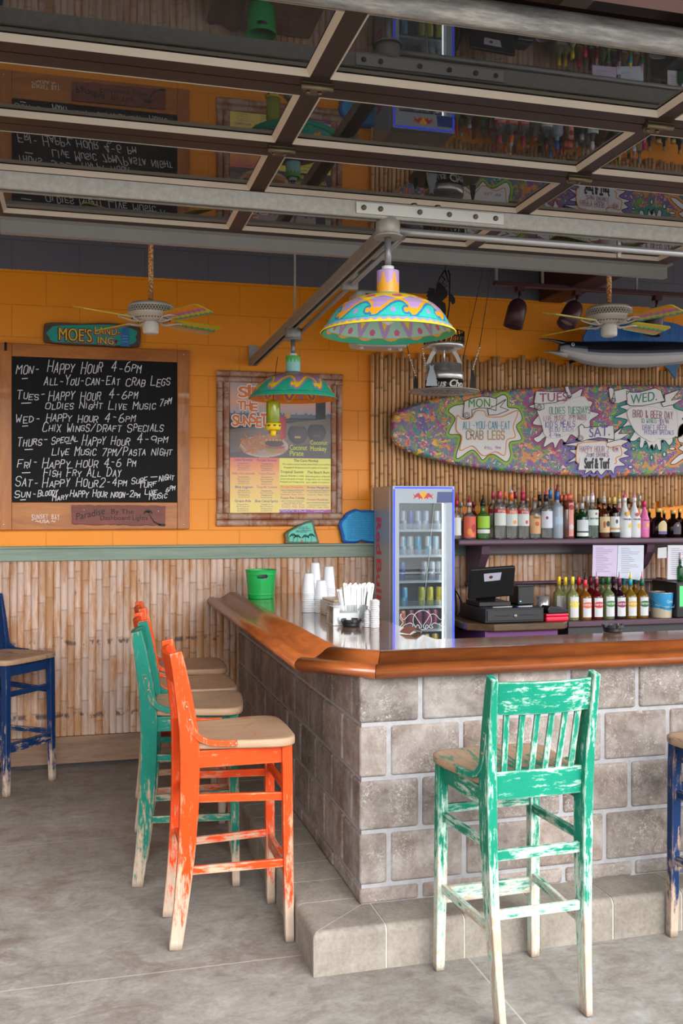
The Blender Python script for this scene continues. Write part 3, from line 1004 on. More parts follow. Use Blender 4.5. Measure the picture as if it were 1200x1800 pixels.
# ================================================================== OVERHEAD DOOR (open, glass sections lying under the ceiling)
M_door = plain((48, 33, 31), 0.45, 0.1, 0.12, 'dark brown aluminium', 8)
M_bead = plain((206, 192, 174), 0.5, 0, 0.08, 'cream glazing bead', 10)
M_glass = glassy('door glass', (0.62, 0.63, 0.65), 0.0, 0.05, (0.35, 0.35, 0.36), 1.6)
DX = [(-.386, -.310), (.642, .702), (1.780, 1.840), (2.815, 2.907)]      # stiles
DY = [2.300, 2.820, 3.344, 3.864, 4.416]
DZ0, DZ1 = 2.847, 2.902
door = empty('overhead_door', (1.26, 3.36, DZ0), 0, 'open overhead door of brown framed glass panes lying flat beneath the ceiling', 'overhead door')
off = Vector((1.26, 3.36, DZ0))
for k in range(4):
    y0, y1 = DY[k] + .003, DY[k + 1] - .003
    mb = MB()
    rw = .064
    for (a_, b_) in ((y0, y0 + rw), (y1 - rw, y1)):
        mb.box2(Vector((DX[0][0], a_, DZ0)) - off, Vector((DX[3][1], b_, DZ1)) - off)
    for (a_, b_) in DX:
        mb.box2(Vector((a_, y0 + rw, DZ0 + .0005)) - off, Vector((b_, y1 - rw, DZ1)) - off)
    sec = mb.build('door_section', M_door, door)
    for i in range(3):
        xa, xb = DX[i][1], DX[i + 1][0]
        ya, yb = y0 + rw, y1 - rw
        mb = MB(); mb.box2(Vector((xa - .005, ya - .005, DZ0 + .017)) - off, Vector((xb + .005, yb + .005, DZ0 + .023)) - off)
        mb.build('glass_pane', M_glass, sec)
        mb = MB(); w = .014
        o_ = [(xa, ya), (xb, ya), (xb, yb), (xa, yb)]; n_ = [(xa + w, ya + w), (xb - w, ya + w), (xb - w, yb - w), (xa + w, yb - w)]
        V = [Vector((x_, y_, DZ0 - .003)) - off for x_, y_ in o_] + [Vector((x_, y_, DZ0 + .0145)) - off for x_, y_ in n_] + \
            [Vector((x_, y_, DZ0 + .0165)) - off for x_, y_ in o_]
        F = []
        for j in range(4):
            j2 = (j + 1) % 4
            F += [(j, j2, 4 + j2, 4 + j), (4 + j, 4 + j2, 8 + j2, 8 + j), (8 + j, 8 + j2, j2, j)]
        mb.add(V, F); mb.build('glazing_bead', M_bead, sec)
# hinges at the section joints
M_hinge = plain((120, 106, 84), 0.4, 0.8, 0.25, 'tarnished hinge', 20)
for y in DY[1:4]:
    for (a_, b_) in DX[1:3]:
        x_ = (a_ + b_) / 2
        mb = MB()
        mb.prism([(-.045, -.03), (.045, -.03), (.03, .025), (.012, .045), (-.012, .045), (-.03, .025)], DZ0 - .009, DZ0 - .001, lambda p_, q_, t, x_=x_, y=y: Vector((x_ + p_, y - .005 + q_, t)) - off)
        mb.tube([Vector((x_ - .048, y - .03, DZ0 - .014)) - off, Vector((x_ + .048, y - .03, DZ0 - .014)) - off], .010, 8)
        for dx_ in (-.018, .018): mb.lathe([(.007, 0), (.007, -.008), (.004, -.010)], 8, Vector((x_ + dx_, y + .012, DZ0 - .008)) - off)
        mb.build('hinge', M_hinge, door)
T = NT('weathered galvanised'); v = T.coord((2, 12, 12)); n1 = T.noise(v, 3, 6, .75)
T.set(T.ramp(n1, (0.3, L(104, 104, 104)), (0.5, L(150, 148, 144)), (0.7, L(206, 200, 188))), 0.42, 0.3)
mb = MB(); mb.sweep([(DX[0][0], 2.262, 2.830), (DX[3][1] + .3, 2.262, 2.830)], [(.035 * cos(a_) * .8, .035 * sin(a_)) for a_ in [2 * pi * i / 14 for i in range(14)]], (0, 0, 1), 0, True)
for p_ in range(len(mb.v)): mb.v[p_] = tuple(Vector(mb.v[p_]) - off)
mb.build('bottom_rail', T.mat, door)
mb = MB(); mb.box2(Vector((.74, 2.292, 2.832)) - off, Vector((.83, 2.315, 2.8465)) - off); mb.build('latch', M_hinge, door)
mb = MB()
mb.box2(Vector((-.332, 4.470, 2.794)) - off, Vector((2.945, 4.508, 2.852)) - off)
mb.box2(Vector((-.332, 4.4165, 2.848)) - off, Vector((2.945, 4.508, 2.858)) - off)
mb.build('end_strut', plain((150, 149, 147), .5, .1, .08, 'grey steel strut', 10), door)

# door tracks
def track(x, y1, label, sgn):
    t = empty('door_track', (x, 2.2, 2.70), 0, label, 'door track', 'door tracks')
    mb = MB()
    mb.box2((-.03, 0, .045), (.03, y1 - 2.2, .050)); mb.box2((-.03, 0, -.03), (.03, y1 - 2.2, -.025)); mb.box2((.025 * sgn - .003, 0, -.025), (.025 * sgn + .003, y1 - 2.2, .045))
    mb.build('channel', M_galv, t)
    mb = MB(); mb.box2((-.06, y1 - 2.26, -.07), (-.055, y1 - 2.2, .30)); mb.box2((-.06, y1 - 2.26, .30), (.06, y1 - 2.2, .305)); mb.box2((-.06, y1 - 2.262, .06), (.06, y1 - 2.258, .22))
    mb.box2((-.055, y1 - 2.225, .305), (-.04, y1 - 2.21, .82))
    mb.build('hanger_bracket', M_galv, t, bevel=.002)
    mb = MB(); mb.box2((-.012, y1 - 2.266, .09), (.012, y1 - 2.259, .18)); mb.build('slot', M_blackm, t)
    return t
track(3.00, 4.30, 'galvanised door track with slotted hanger bracket at the right end of the glass door', 1)
track(-.50, 3.80, 'galvanised door track end at the left end of the glass door', -1)

# strut channels under the door
def strut(p, q, name, label, cat, w=.041, h=.041, slot_down=True):
    p, q = Vector(p), Vector(q)
    root = empty(name, p, 0, label, cat)
    d = (q - p); mb = MB(); t_ = .004
    dn = d.normalized(); x_ = dn.cross(Vector((0, 0, 1))).normalized(); z_ = x_.cross(dn).normalized()
    def strip(cx, cz, ww, hh):
        mb.bar(x_ * cx + z_ * cz, d + x_ * cx + z_ * cz, ww, hh)
    strip(0, h / 2, w, t_); strip(-w / 2, 0, t_, h); strip(w / 2, 0, t_, h)
    strip(-w * .36, -h / 2, w * .28, t_); strip(w * .36, -h / 2, w * .28, t_)
    mb.build('channel', M_galv, root)
    return root
xs = strut((-1.2, 3.20, 2.612), (4.6, 3.20, 2.612), 'strut_channel', 'long galvanised strut channel crossing under the glass door from side to side', 'strut', .042, .05)
mb = MB(); fr = lambda a_, b_, t: Vector((a_, -.022 - t, b_))
o_ = at(625, 378, 3.176) - Vector((-1.2, 3.2, 2.612)); o2 = at(885, 402, 3.176) - Vector((-1.2, 3.2, 2.612))
mb.box2((o_.x, -.028, -.018), (o2.x, -.0225, .022)); pl_ = mb.build('splice_plate', plain((168, 166, 160), .45, .5, .1, 'splice plate', 10), xs, bevel=.002)
mb = MB()
for i, q in enumerate((.05, .16, .42, .62, .80, .94)):
    xx = o_.x + (o2.x - o_.x) * q
    mb.lathe([(.009, 0), (.009, .003), (.005, .005)], 10, (xx, -.029, .002), 0, Matrix.Rotation(pi / 2, 3, 'X'))
mb.build('bolt', plain((84, 76, 66), .5, .6, .2, 'bolt head dark'), pl_)
mb = MB()
for q in (.40, .56): mb.lathe([(.011, 0), (.011, .012)], 6, (o_.x + (o2.x - o_.x) * q, 0, .027))
mb.build('nut', M_hinge, xs)
ys = strut((1.050, 3.225, 2.575), (1.085, 6.275, 2.545), 'strut_channel', 'galvanised strut channel running back to the orange wall and carrying both painted lamps', 'strut', .042, .045)
mb = MB(); mb.box2((-.03 + .035, 3.04, -.05), (.03 + .035, 3.052, .075)); mb.build('wall_bracket', M_galv, ys)
mb = MB(); mb.tube([(.05, .05, -.02), (.085, 1.85, -.04)], .011, 10)
mb.build('conduit', plain((150, 150, 152), .4, .4, .1, 'conduit steel'), ys)
mb = MB(); mb.box2((.02, .76, -.05), (.09, .785, .02)); mb.build('conduit_clip', M_galv, ys, bevel=.003)
mb = MB(); mb.tube([(1.085, 5.0, 2.57), (1.085, 5.0, 3.80)], .0055, 8)
tag(mb.build('hanger_rod', M_galv), 'thin threaded rod dropping from the ceiling to the strut over the small lamp', 'rod')
cd = empty('conduit', (1.06, 3.215, 2.556), 0, 'shiny round conduit running from the big lamp to the right edge', 'conduit')
mb = MB(); mb.tube([(0, 0, 0), (3.6, .03, 0)], .0125, 12); mb.build('pipe', plain((176, 176, 176), .3, .6, .08, 'bright conduit', 10), cd)
p_ = at(1090, 433, 3.22)
mb = MB(); mb.tube([(p_.x - 1.06 - .008, .018, 0), (p_.x - 1.06 + .008, .018, 0)], .017, 10); mb.box2((p_.x - 1.06 - .006, .012, -.03), (p_.x - 1.06 + .006, .024, .045)); mb.build('clamp', M_galv, cd)

# ================================================================== PAINTED PENDANT LAMPS
def hexc(h): return L(int(h[0:2], 16), int(h[2:4], 16), int(h[4:6], 16))
CY, CO, CTQ, CBL, CLV, CPK, CMT, CGR = [hexc(h) for h in ('f8d820', 'f4a828', '3cc8bc', '3088b8', 'ba98cc', 'd86090', 'a8d8c8', '28a880')]
def tri(x): x = x % 1.0; return 1 - abs(2 * x - 1)
def wavec(s, t, t0, amp, cin, cout, cline, cdot=None):
    """curling breaker: returns a colour or None above the wave"""
    # s 0..1 along one wave; aspect of the cell taken as about 1 : 0.55
    y = (t - t0) / amp
    if y < 0: return cin
    def inside(q, yy):
        if (q - .80) ** 2 / .0085 + (yy - .46) ** 2 / .050 < 1: return False
        return yy < wcrest(q)
    i0 = inside(s, y)
    edge = any(inside((s + dx) % 1.0, y + dy) != i0 for dx, dy in ((.026, 0), (-.026, 0), (0, .075), (0, -.075)))
    if edge: return cline
    if i0:
        if cdot and (s - .46) ** 2 / .0040 + (y - .46) ** 2 / .022 < 1: return cdot
        return cin
    return None
def wcrest(q):
    if q < .66: return .10 + .90 * sin(q / .66 * pi / 2) ** 1.3
    if q < .90: return 1.0 - .42 * ((q - .66) / .24) ** 2 if q < .86 else .58 - .48 * (q - .86) / .04
    return .10

def lamp1_out(s, t):
    n = 10
    q = (s * n) % 1.0
    if t < .045: return CY
    if t < .085: return CY if tri(s * 48) * .04 + .045 > t else CLV
    if t < .13 and tri(s * 48) * .03 + .085 > t: return CLV
    c = wavec(q, t, .17, .33, CTQ, None, CBL, CLV)
    if c: return c
    env = .17 + .33 * max(.42, wcrest(q), wcrest((q + .06) % 1), wcrest((q - .06) % 1)) + .065
    if t < env: return CO
    if t < .55 + .12 * tri(q + .32): return CLV
    if tri(q + .32) < .36 and abs(t - .68) < .05 * (1 - tri(q + .32)): return CPK
    if t < .90:
        return CY
    return CTQ if t > .93 or tri(s * 20) > .5 else hexc('9cc890')
def lamp1_in(s, t):
    n = 14; q = (s * n) % 1.0
    w_ = .15 + .035 * sin(2 * pi * s * n)
    if t < w_ - .025: return CGR
    if t < w_ + .025: return CO
    z = .24 + .62 * tri(q)
    if t < z - .10: 
        if abs((q - .5) ** 2 / .012 + (t - .32) ** 2 / .0042) < 1: return CPK
        return CMT
    if t < z + .12: return CLV
    if t < z + .34: return CY
    return CO if t > z + .42 else CBL
def lamp1_neck(s, t):
    d = .55 + .30 * sin(s * 2 * pi * 6) + .12 * sin(s * 2 * pi * 12 + 1)
    return CLV if t > 1 - d * .8 else CO
CT2, CY2, CO2, CLV2 = hexc('2cb090'), hexc('f4d018'), hexc('f08820'), hexc('b080b0')
def lamp2_out(s, t):
    n = 10; q = (s * n) % 1.0
    if t < .13: return CT2
    if .16 < t < .22 and abs(q - .5) < .10: return hexc('a8d040')
    c = wavec(q, t, .22, .36, CT2, None, CLV2)
    if c: return c
    env = .22 + .36 * max(.40, wcrest(q), wcrest((q + .07) % 1), wcrest((q - .07) % 1)) + .075
    if t < env: return CY2
    if t < .62 + .14 * tri(q + .3): return CLV2
    return hexc('c89060') if t < .9 else CLV2
def lamp2_in(s, t):
    n = 10; q = (s * n) % 1.0
    if t < .08: return CO2
    z = .15 + .60 * tri(q)
    if abs(q - .5) < .08 and abs(t - .26) < .06: return CLV2
    if t < z - .12: return CO2
    if t < z - .06: return hexc('c8d830')
    if t < z + .10: return hexc('d06080')
    if t < z + .22: return CY2
    return CMT if t < .85 else hexc('48b858')
def lamp2_neck(s, t): return hexc('50b848') if t > .55 + .25 * tri(s * 12) else hexc('98d8d0')

M_enam = colattr('painted enamel', 0.35, 0.10, 0, 14)
def interp(P, t):
    for (t0, a), (t1, b) in zip(P[:-1], P[1:]):
        if t <= t1: 
            k = (t - t0) / (t1 - t0); return tuple(a[i] + (b[i] - a[i]) * k for i in range(len(a)))
    return P[-1][1]
def pendant(loc, zbox, zneck, zrim, R, fo, fi, fn, label, phase=0.0, scale=1.0):
    root = empty('pendant_lamp', loc, 0, label, 'pendant lamp', 'hand-painted pendant lamps')
    x_, y_, z_ = loc
    mb = MB(); mb.lathe([(.036, -.030), (.044, -.024), (.044, .026), (.036, .030)], 8, (0, 0, zbox - z_)); mb.lathe([(.05, -.034), (.05, -.028)], 20, (0, 0, zbox - z_))
    mb.build('ceiling_box', M_galv, root)
    mb = MB(); mb.tube([(0, 0, zneck - z_ + .01), (0, 0, zbox - z_ - .03)], .0115, 12); mb.build('stem', plain((128, 128, 130), .4, .5, .1, 'stem steel'), root)
    mb = MB(); mb.lathe([(.022, 0), (.022, .016)], 8, (0, 0, zneck - z_)); mb.build('locknut', M_white, root)
    H = zneck - z_
    hn = H * .36; n = 560
    # neck
    k = 30; zs = [H - hn + hn * i / k for i in range(k + 1)]
    r0 = .0385
    mb = MB(); mb.lathe([(r0, z) for z in zs] + [(r0 - .006, H + .001)], 120, (0, 0, 0), 0, None, True, False, True, lambda i, j: fn(j / 120, min(1, i / k)))
    mb.build('neck', M_enam, root)
    # collar + dome
    zc = H - hn
    pts = [(0.0, (R, 0.0)), (.05, (R * .985, .006)), (.12, (R * .955, .020)), (.21, (R * .925, zc * .17)), (.30, (R * .89, zc * .29)), (.40, (R * .845, zc * .42)), (.50, (R * .785, zc * .55)), (.60, (R * .705, zc * .67)), (.68, (R * .62, zc * .755)), (.76, (R * .52, zc * .83)), (.84, (R * .41, zc * .885)), (.93, (R * .28, zc * .93)), (.96, (R * .255, zc * .95)), (1.0, (r0 * 1.02, zc))]
    kk = 110
    prof = [interp(pts, i / kk) for i in range(kk + 1)]
    mb = MB(); mb.lathe(prof, n, (0, 0, 0), 0, Matrix.Rotation(phase, 3, 'Z'), True, False, False, lambda i, j: fo(j / n, (i + .5) / kk))
    pin = [(r_ - .004, z - .002 if i else 0.0) for i, (r_, z) in enumerate(prof[:-6])]
    kin = len(pin) - 1
    mb.lathe(pin, n, (0, 0, 0), 0, Matrix.Rotation(phase, 3, 'Z'), True, False, True, lambda i, j: fi(j / n, (i + .5) / kin))
    mb.lathe([(R, 0), (R + .003, .003), (R, .006)], 160, (0, 0, 0), 0, None, True, False, False, lambda i, j: fo(0, 0))
    mb.build('shade', M_enam, root, recalc=False)
    mb = MB(); mb.lathe([(.006, -.055), (.022, -.045), (.030, -.025), (.028, .0), (.016, .03), (.013, .06)], 20, (0, 0, zc * .62)); mb.build('bulb', plain((236, 232, 220), .3, 0, .03, 'frosted bulb'), root)
    return root
pendant((1.025, 3.214, 2.200), 2.565, 2.415, 2.20, .231, lamp1_out, lamp1_in, lamp1_neck, 'large pendant lamp painted with turquoise waves and yellow rim, nearest to the camera', 0.42)
pendant((1.082, 5.030, 2.172), 2.515, 2.395, 2.172, .231, lamp2_out, lamp2_in, lamp2_neck, 'smaller-looking pendant lamp with green neck and teal rim, hanging before the drinks poster', 0.2)

# fly trap hanging from the small lamp's rim
p = at(480, 735, 4.93)
ft = empty('fly_trap', p, 0, 'clear green-yellow bottle with yellow cap hanging upside down under the smaller lamp', 'fly trap')
mb = MB(); mb.lathe([(.012, .09), (.034, .082), (.036, .07), (.036, -.02), (.033, -.032)], 24); mb.build('jar', liquid((206, 220, 60), .08, .5), ft)
M_yel = plain((240, 206, 20), .4, 0, .05, 'yellow plastic')
mb = MB(); mb.lathe([(.033, -.062), (.038, -.060), (.040, -.045), (.040, -.028), (.036, -.026)], 24); mb.build('cap', M_yel, ft)
mb = MB(); mb.lathe([(.010, -.092), (.015, -.090), (.017, -.062)], 18); mb.build('nozzle', M_yel, ft)
mb = MB()
for i in range(8):
    a_ = 2 * pi * i / 8; mb.box((.0395 * cos(a_), .0395 * sin(a_), -.040), (.004, .014, .009), Matrix.Rotation(a_, 3, 'Z'))
mb.build('slot', plain((90, 76, 12), .5), ft)
mb = MB(); mb.tube([(0, 0, .085), (.004, .004, .18), (.03, .03, .32)], .0016, 6); mb.build('wire', M_blackm, ft)

# ================================================================== CEILING FANS
FANC = {'p': hexc('b878b4'), 'y': hexc('d8cc30'), 'o': hexc('f0962c'), 't': hexc('28a890'), 'm': hexc('98c8b0'), 'b': hexc('4a90b0'), 'k': hexc('e07060')}
def blade_col(u, w, k):
    z = .13 * tri(u * 7.5 + (.5 if k % 2 else 0))
    q = w + z
    order = ['opytm', 'ytomp', 'pokyt', 'tmopy'][k % 4]
    order = order[0] + order
    idx = int(max(0, min(.999, q * .88)) * 5)
    return FANC[order[idx]]
M_fanw = plain((206, 200, 188), .4, 0, .06, 'fan cream metal', 20)
M_blade = colattr('painted blade', .45, .12)
T = NT('rusty gilt rod'); n_ = T.noise(T.coord((40, 40, 40)), 2.0, 4, .7)
T.set(T.ramp(n_, (0.42, L(176, 92, 26)), (0.50, L(214, 150, 70)), (0.58, L(232, 214, 180))), .5, .1)
M_rod = T.mat
def fan(loc, sc, phase, label, zceil=3.8):
    root = empty('ceiling_fan', loc, 0, label, 'ceiling fan', 'ceiling fans with painted blades')
    x0, y0, z0 = loc
    mb = MB(); mb.tube([(0, 0, .085 * sc), (0, 0, zceil - z0)], .0135 * sc, 12); mb.build('downrod', M_rod, root)
    mb = MB(); mb.lathe([(.02, .075), (.05, .072), (.105, .062), (.120, .050), (.122, .040)], 48); mb.lathe([(.122, .010), (.120, .0), (.116, -.004), (.098, -.018), (.080, -.026), (.06, -.030)], 48, (0, 0, 0), 0, None, True, False)
    for q in mb.v[:]: pass
    mb.v = [tuple(c * sc for c in q) for q in mb.v]; mb.build('motor_housing', M_fanw, root)
    mb = MB(); mb.lathe([(.119, .009), (.119, .041)], 48, (0, 0, 0), 0, None, True, False, False)
    mb.v = [tuple(c * sc for c in q) for q in mb.v]; band = mb.build('vent_band', plain((96, 84, 70), .5), root)
    mb = MB()
    for i in range(48):
        a_ = 2 * pi * i / 48
        for s in (-1, 1):
            d_ = 2 * pi / 96
            p0 = Vector((.1215 * cos(a_ - s * d_), .1215 * sin(a_ - s * d_), .011)); p1 = Vector((.1215 * cos(a_ + s * d_), .1215 * sin(a_ + s * d_), .039))
            mb.bar(p0, p1, .003, .0035, (cos(a_), sin(a_), 0))
    mb.v = [tuple(c * sc for c in q) for q in mb.v]; mb.build('lattice', M_fanw, band)
    mb = MB()
    for i in range(40):
        a_ = 2 * pi * i / 40; mb.box((.096 * cos(a_), .096 * sin(a_), -.0185), (.024, .004, .003), Matrix.Rotation(a_, 3, 'Z') @ Matrix.Rotation(.55, 3, 'Y'))
    mb.v = [tuple(c * sc for c in q) for q in mb.v]; mb.build('vent_slot', plain((70, 62, 54), .5), root)
    mb = MB(); mb.lathe([(.030, -.098), (.040, -.094), (.043, -.085), (.043, -.058), (.041, -.052), (.041, -.040), (.03, -.028)], 32)
    mb.v = [tuple(c * sc for c in q) for q in mb.v]; mb.build('switch_cup', plain((222, 220, 214), .35, 0, .04, 'switch cup'), root)
    for k in range(4):
        R = Matrix.Rotation(phase + k * pi / 2, 3, 'Z')
        mb = MB()
        for s in (-1, 1):
            P = [(.05, 0, -.030), (.085, s * .006, -.040), (.115, s * .022, -.036), (.145, s * .034, -.028), (.185, s * .028, -.024), (.205, 0, -.022)]
            mb.tube([R @ Vector(q) * sc for q in P], .0048 * sc, 8)
        iron = mb.build('blade_iron', M_fanw, root)
        Rp = R @ Matrix.Rotation(radians(-13), 3, 'X')
        nu, nw = 54, 22
        V, F, C = [], [], []
        def bp(u, w):
            xx = .150 + .300 * u
            hw = .050 + .012 * u
            e = 1.0
            if u > .93: e = 1 - .22 * ((u - .93) / .07) ** 2
            if u < .06: e = .72 + .28 * (u / .06)
            return xx, (w - .5) * 2 * hw * e
        for side, dz in ((0, -.003), (1, .003)):
            for i in range(nu + 1):
                for j in range(nw + 1):
                    xx, yy = bp(i / nu, j / nw)
                    V.append((Rp @ Vector((xx, yy, dz)) + Vector((0, 0, -.022))) * sc)
        N = (nu + 1) * (nw + 1)
        for i in range(nu):
            for j in range(nw):
                a_ = i * (nw + 1) + j
                F.append((a_, a_ + 1, a_ + nw + 2, a_ + nw + 1)); C.append(blade_col((i + .5) / nu, (j + .5) / nw, k))
                F.append((N + a_, N + a_ + nw + 1, N + a_ + nw + 2, N + a_ + 1)); C.append(blade_col((i + .5) / nu, (j + .5) / nw, k + 1))
        rim = [i * (nw + 1) for i in range(nu + 1)] + [nu * (nw + 1) + j for j in range(1, nw + 1)] + [i * (nw + 1) + nw for i in range(nu - 1, -1, -1)] + [j for j in range(nw - 1, 0, -1)]
        for a_, b_ in zip(rim, rim[1:] + rim[:1]):
            F.append((a_, b_, N + b_, N + a_)); C.append(FANC['y'])
        mb = MB(); mb.add(V, F, 0, False, None, C); mb.build('blade', M_blade, root)
    mb = MB(); mb.lathe([(.03, -.07), (.055, -.04), (.06, 0)], 24, (0, 0, zceil - z0)); mb.build('canopy', M_fanw, root)
    return root
p = at(265, 555, 5.35)
fan(tuple(p), 1.0, -YAW - radians(45) + .05, 'white ceiling fan with painted zigzag blades on a gilt rod, above the chalkboard')
p = at(1070, 560, 5.02)
fan(tuple(p), 1.06, -YAW - radians(45) - .20, 'white ceiling fan with painted zigzag blades on a gilt rod, in front of the marlin')

# ================================================================== TRACK LIGHTS
M_trk = plain((74, 44, 52), .35, 0.1, .1, 'oxblood enamel', 10)
a0 = at(868, 498, 5.85); a1 = at(1200, 527, 5.85)
tr = empty('light_track', a0, 0, 'dark red lighting track hung on thin white rods above the bamboo screen', 'light track')
mb = MB(); mb.bar((0, 0, 0), (a1.x - a0.x + .5, 0, 0), .034, .030); mb.build('rail', M_trk, tr, bevel=.003)
for u in (872, 953, 1118):
    x_ = at(u, 500, 5.85).x - a0.x
    mb = MB(); mb.tube([(x_, 0, .015), (x_, 0, 3.8 - a0.z)], .0105, 8); mb.build('hanging_rod', plain((150, 148, 146), .4, .3), tr)
for i, (u, v_, ang, az, lab) in enumerate(((913, 545, 15, 0, 'left of the three dark red track light heads, nearest the lamp'), (1014, 552, 32, .25, 'middle dark red track light head, partly behind the fan motor'), (1154, 562, 12, -.2, 'right dark red track light head, behind the fan blade'))):
    pt = at(u, 497 + (u - 868) * .088 + 10, 5.85)
    hd = empty('spotlight_head', (pt.x, 5.85, a0.z - .016), 0, lab, 'spotlight', 'track light heads')
    Rr = Matrix.Rotation(az, 3, 'Z') @ Matrix.Rotation(radians(ang), 3, 'Y')
    mb = MB(); mb.box((0, 0, -.016), (.05, .05, .03)); mb.tube([(0, 0, -.03), (0, 0, -.085)], .010, 10); mb.build('stem', M_trk, hd)
    mb = MB(); c_ = Vector((0, -.0, -.075))
    mb.lathe([(.002, 0), (.022, -.004), (.042, -.016), (.056, -.036), (.062, -.065), (.063, -.19), (.058, -.19), (.055, -.10), (.01, -.09)], 32, c_, 0, Rr); mb.build('can', M_trk, hd)
    mb = MB(); mb.lathe([(.054, -.15), (.02, -.148), (.001, -.146)], 24, c_, 0, Rr, True, False, False); mb.build('bulb_face', plain((190, 186, 176), .3), hd)

# ================================================================== THINGS ON THE BACK WALL
def zoomer(u0, v0, k, Y):
    """reads a point measured in an enlarged crop of the photo as a point on the plane Y"""
    return lambda x, y: at(u0 + x / k, v0 + y / k, Y)

def catmull(P, n=6, closed=True):
    out = []; N = len(P)
    for i in range(N if closed else N - 1):
        p0, p1, p2, p3 = (P[(i + k) % N] if closed else P[max(0, min(N - 1, i + k))] for k in (-1, 0, 1, 2))
        for j in range(n):
            t = j / n
            out.append(tuple(.5 * (2 * p1[c] + (p2[c] - p0[c]) * t + (2 * p0[c] - 5 * p1[c] + 4 * p2[c] - p3[c]) * t * t + (3 * p1[c] - p0[c] - 3 * p2[c] + p3[c]) * t ** 3) for c in (0, 1)))
    if not closed: out.append(tuple(P[-1]))
    return out

# ---------------------------------------------------------------- chalkboard
YB_ = 6.262
fx0, fx1 = at(-2, 760, YB_).x, at(333, 760, YB_).x
fz1, fz0 = at(170, 609.5, YB_).z, at(170, 931, YB_).z
bx0, bx1 = at(20.5, 760, YB_).x, at(311.5, 760, YB_).x
bz1, bz0 = at(170, 631.5, YB_).z, at(170, 883, YB_).z
O = Vector(((fx0 + fx1) / 2, YB_, fz0))
ch = empty('chalkboard', O, 0, 'large black chalkboard in a varnished wood frame, chalked with the weekly specials', 'chalkboard')
M_frame = woodmat('varnished pine frame', (150, 80, 14), (206, 128, 44), (1.6, 9, 9), .4, .2)
M_frameV = woodmat('varnished pine upright', (150, 80, 14), (202, 124, 42), (9, 9, 1.6), .4, .2)
def lb(a, b, m, mats, name, par, bev=.004):
    mb = MB(); mb.box2(Vector(a) - O, Vector(b) - O); return mb.build(name, mats, par, bevel=bev)
f1 = lb((bx0, YB_, bz1), (bx1, 6.298, fz1), 0, M_frame, 'frame_rail', ch)
f2 = lb((bx0, YB_, fz0), (bx1, 6.298, bz0), 0, M_frame, 'frame_rail', ch)
f3 = lb((fx0, YB_ - .001, fz0), (bx0, 6.298, fz1), 0, M_frameV, 'frame_post', ch)
f4 = lb((bx1, YB_ - .001, fz0), (fx1, 6.298, fz1), 0, M_frameV, 'frame_post', ch)
T = NT('chalkboard slate'); n_ = T.noise(T.coord((2, 2, 2)), 2, 6, .7)
T.set(T.mix(n_, L(11, 12, 15), L(20, 22, 25)), .6, 0, .2)
YF = YB_ + .010
lb((bx0, YF, bz0), (bx1, 6.296, bz1), 0, T.mat, 'board', ch, 0)
M_chalk = plain((232, 230, 234), .9, 0, .15, 'white chalk', 200)
cz = zoomer(0, 600, 3.5294, YF)
mb = MB(); rc = random.Random(3)
def chalk(text, x0, x1, y, h, y1=None, lw=.0046):
    y1 = y if y1 is None else y1
    p, q = cz(x0, y), cz(x1, y1)
    pxm = (cz(x0 + 100, y) - p).x / 100
    fr = lambda a, b, t: Vector((p.x + a, YF - t, p.z + b)) - O
    stroke_text(mb, text, fr, 0, 0, h * pxm, lw, .0012, 0, .16, 1.45, 1.0, .35, (q.z - p.z) / (q.x - p.x), q.x - p.x, .78, rc)
def uline(x0, x1, y):
    p, q = cz(x0, y), cz(x1, y - 2)
    stroke(mb, [(p.x, p.z), (q.x, q.z)], .0055, lambda a, b, t: Vector((a, YF - t, b)) - O)
for a_ in [('Mon-', 100, 255, 202, 62), ('Happy Hour', 292, 640, 195, 72), ('4-6pm', 688, 882, 190, 55), ('All-You-Can-Eat', 272, 748, 272, 55), ('Crab Legs', 780, 1058, 276, 56),
           ('Tues-', 102, 290, 358, 54), ('Happy Hour', 302, 630, 362, 60), ('4-6pm', 674, 860, 356, 52), ('Oldies Night', 282, 640, 418, 46), ('Live Music', 674, 972, 424, 46), ('7pm', 988, 1066, 402, 46, 385),
           ('Wed-', 96, 262, 505, 52), ('Happy Hour', 286, 612, 500, 54), ('4-6pm', 648, 846, 496, 50), ('Chix Wings/Draft Specials', 264, 1018, 557, 52),
           ('Thurs-', 104, 304, 645, 56), ('Special', 318, 488, 640, 42, 615), ('Happy Hour', 508, 808, 645, 58), ('4-9pm', 848, 1046, 630, 52), ('Live Music 7pm/Pasta Night', 322, 1072, 708, 50),
           ('Fri-', 108, 240, 784, 54), ('Happy Hour', 264, 612, 784, 56), ('4-6 pm', 644, 848, 776, 50), ('Fish Fry All Day', 270, 756, 838, 50),
           ('Sat-', 94, 248, 900, 54), ('Happy Hour', 262, 614, 903, 56), ('2-4pm', 618, 792, 900, 54), ('Surf', 814, 916, 888, 42, 876), ('Turf', 858, 976, 910, 40, 896), ('Night', 986, 1082, 866, 38, 856),
           ('Sun-', 90, 236, 970, 48), ('Bloody', 234, 362, 964, 38, 952), ('Mary', 324, 426, 987, 36, 980), ('Happy Hour', 434, 668, 966, 44), ('Noon-2pm', 688, 872, 966, 38), ('Live', 898, 976, 950, 36), ('Music', 926, 1042, 980, 36, 974), ('6pm', 1028, 1088, 934, 32, 918)]:
    chalk(*a_)
for x0, x1, y in ((138, 170, 232), (134, 192, 384), (140, 172, 526), (155, 202, 672), (138, 186, 816), (128, 158, 984), (412, 440, 634)): uline(x0, x1, y)
uline(936, 974, 842)
mb.build('chalk_writing', M_chalk, ch)
mb = MB(); fr = lambda a, b, t: Vector((a, YB_ - t, b)) - O
p, q = cz(193, 1110), cz(372, 1110)
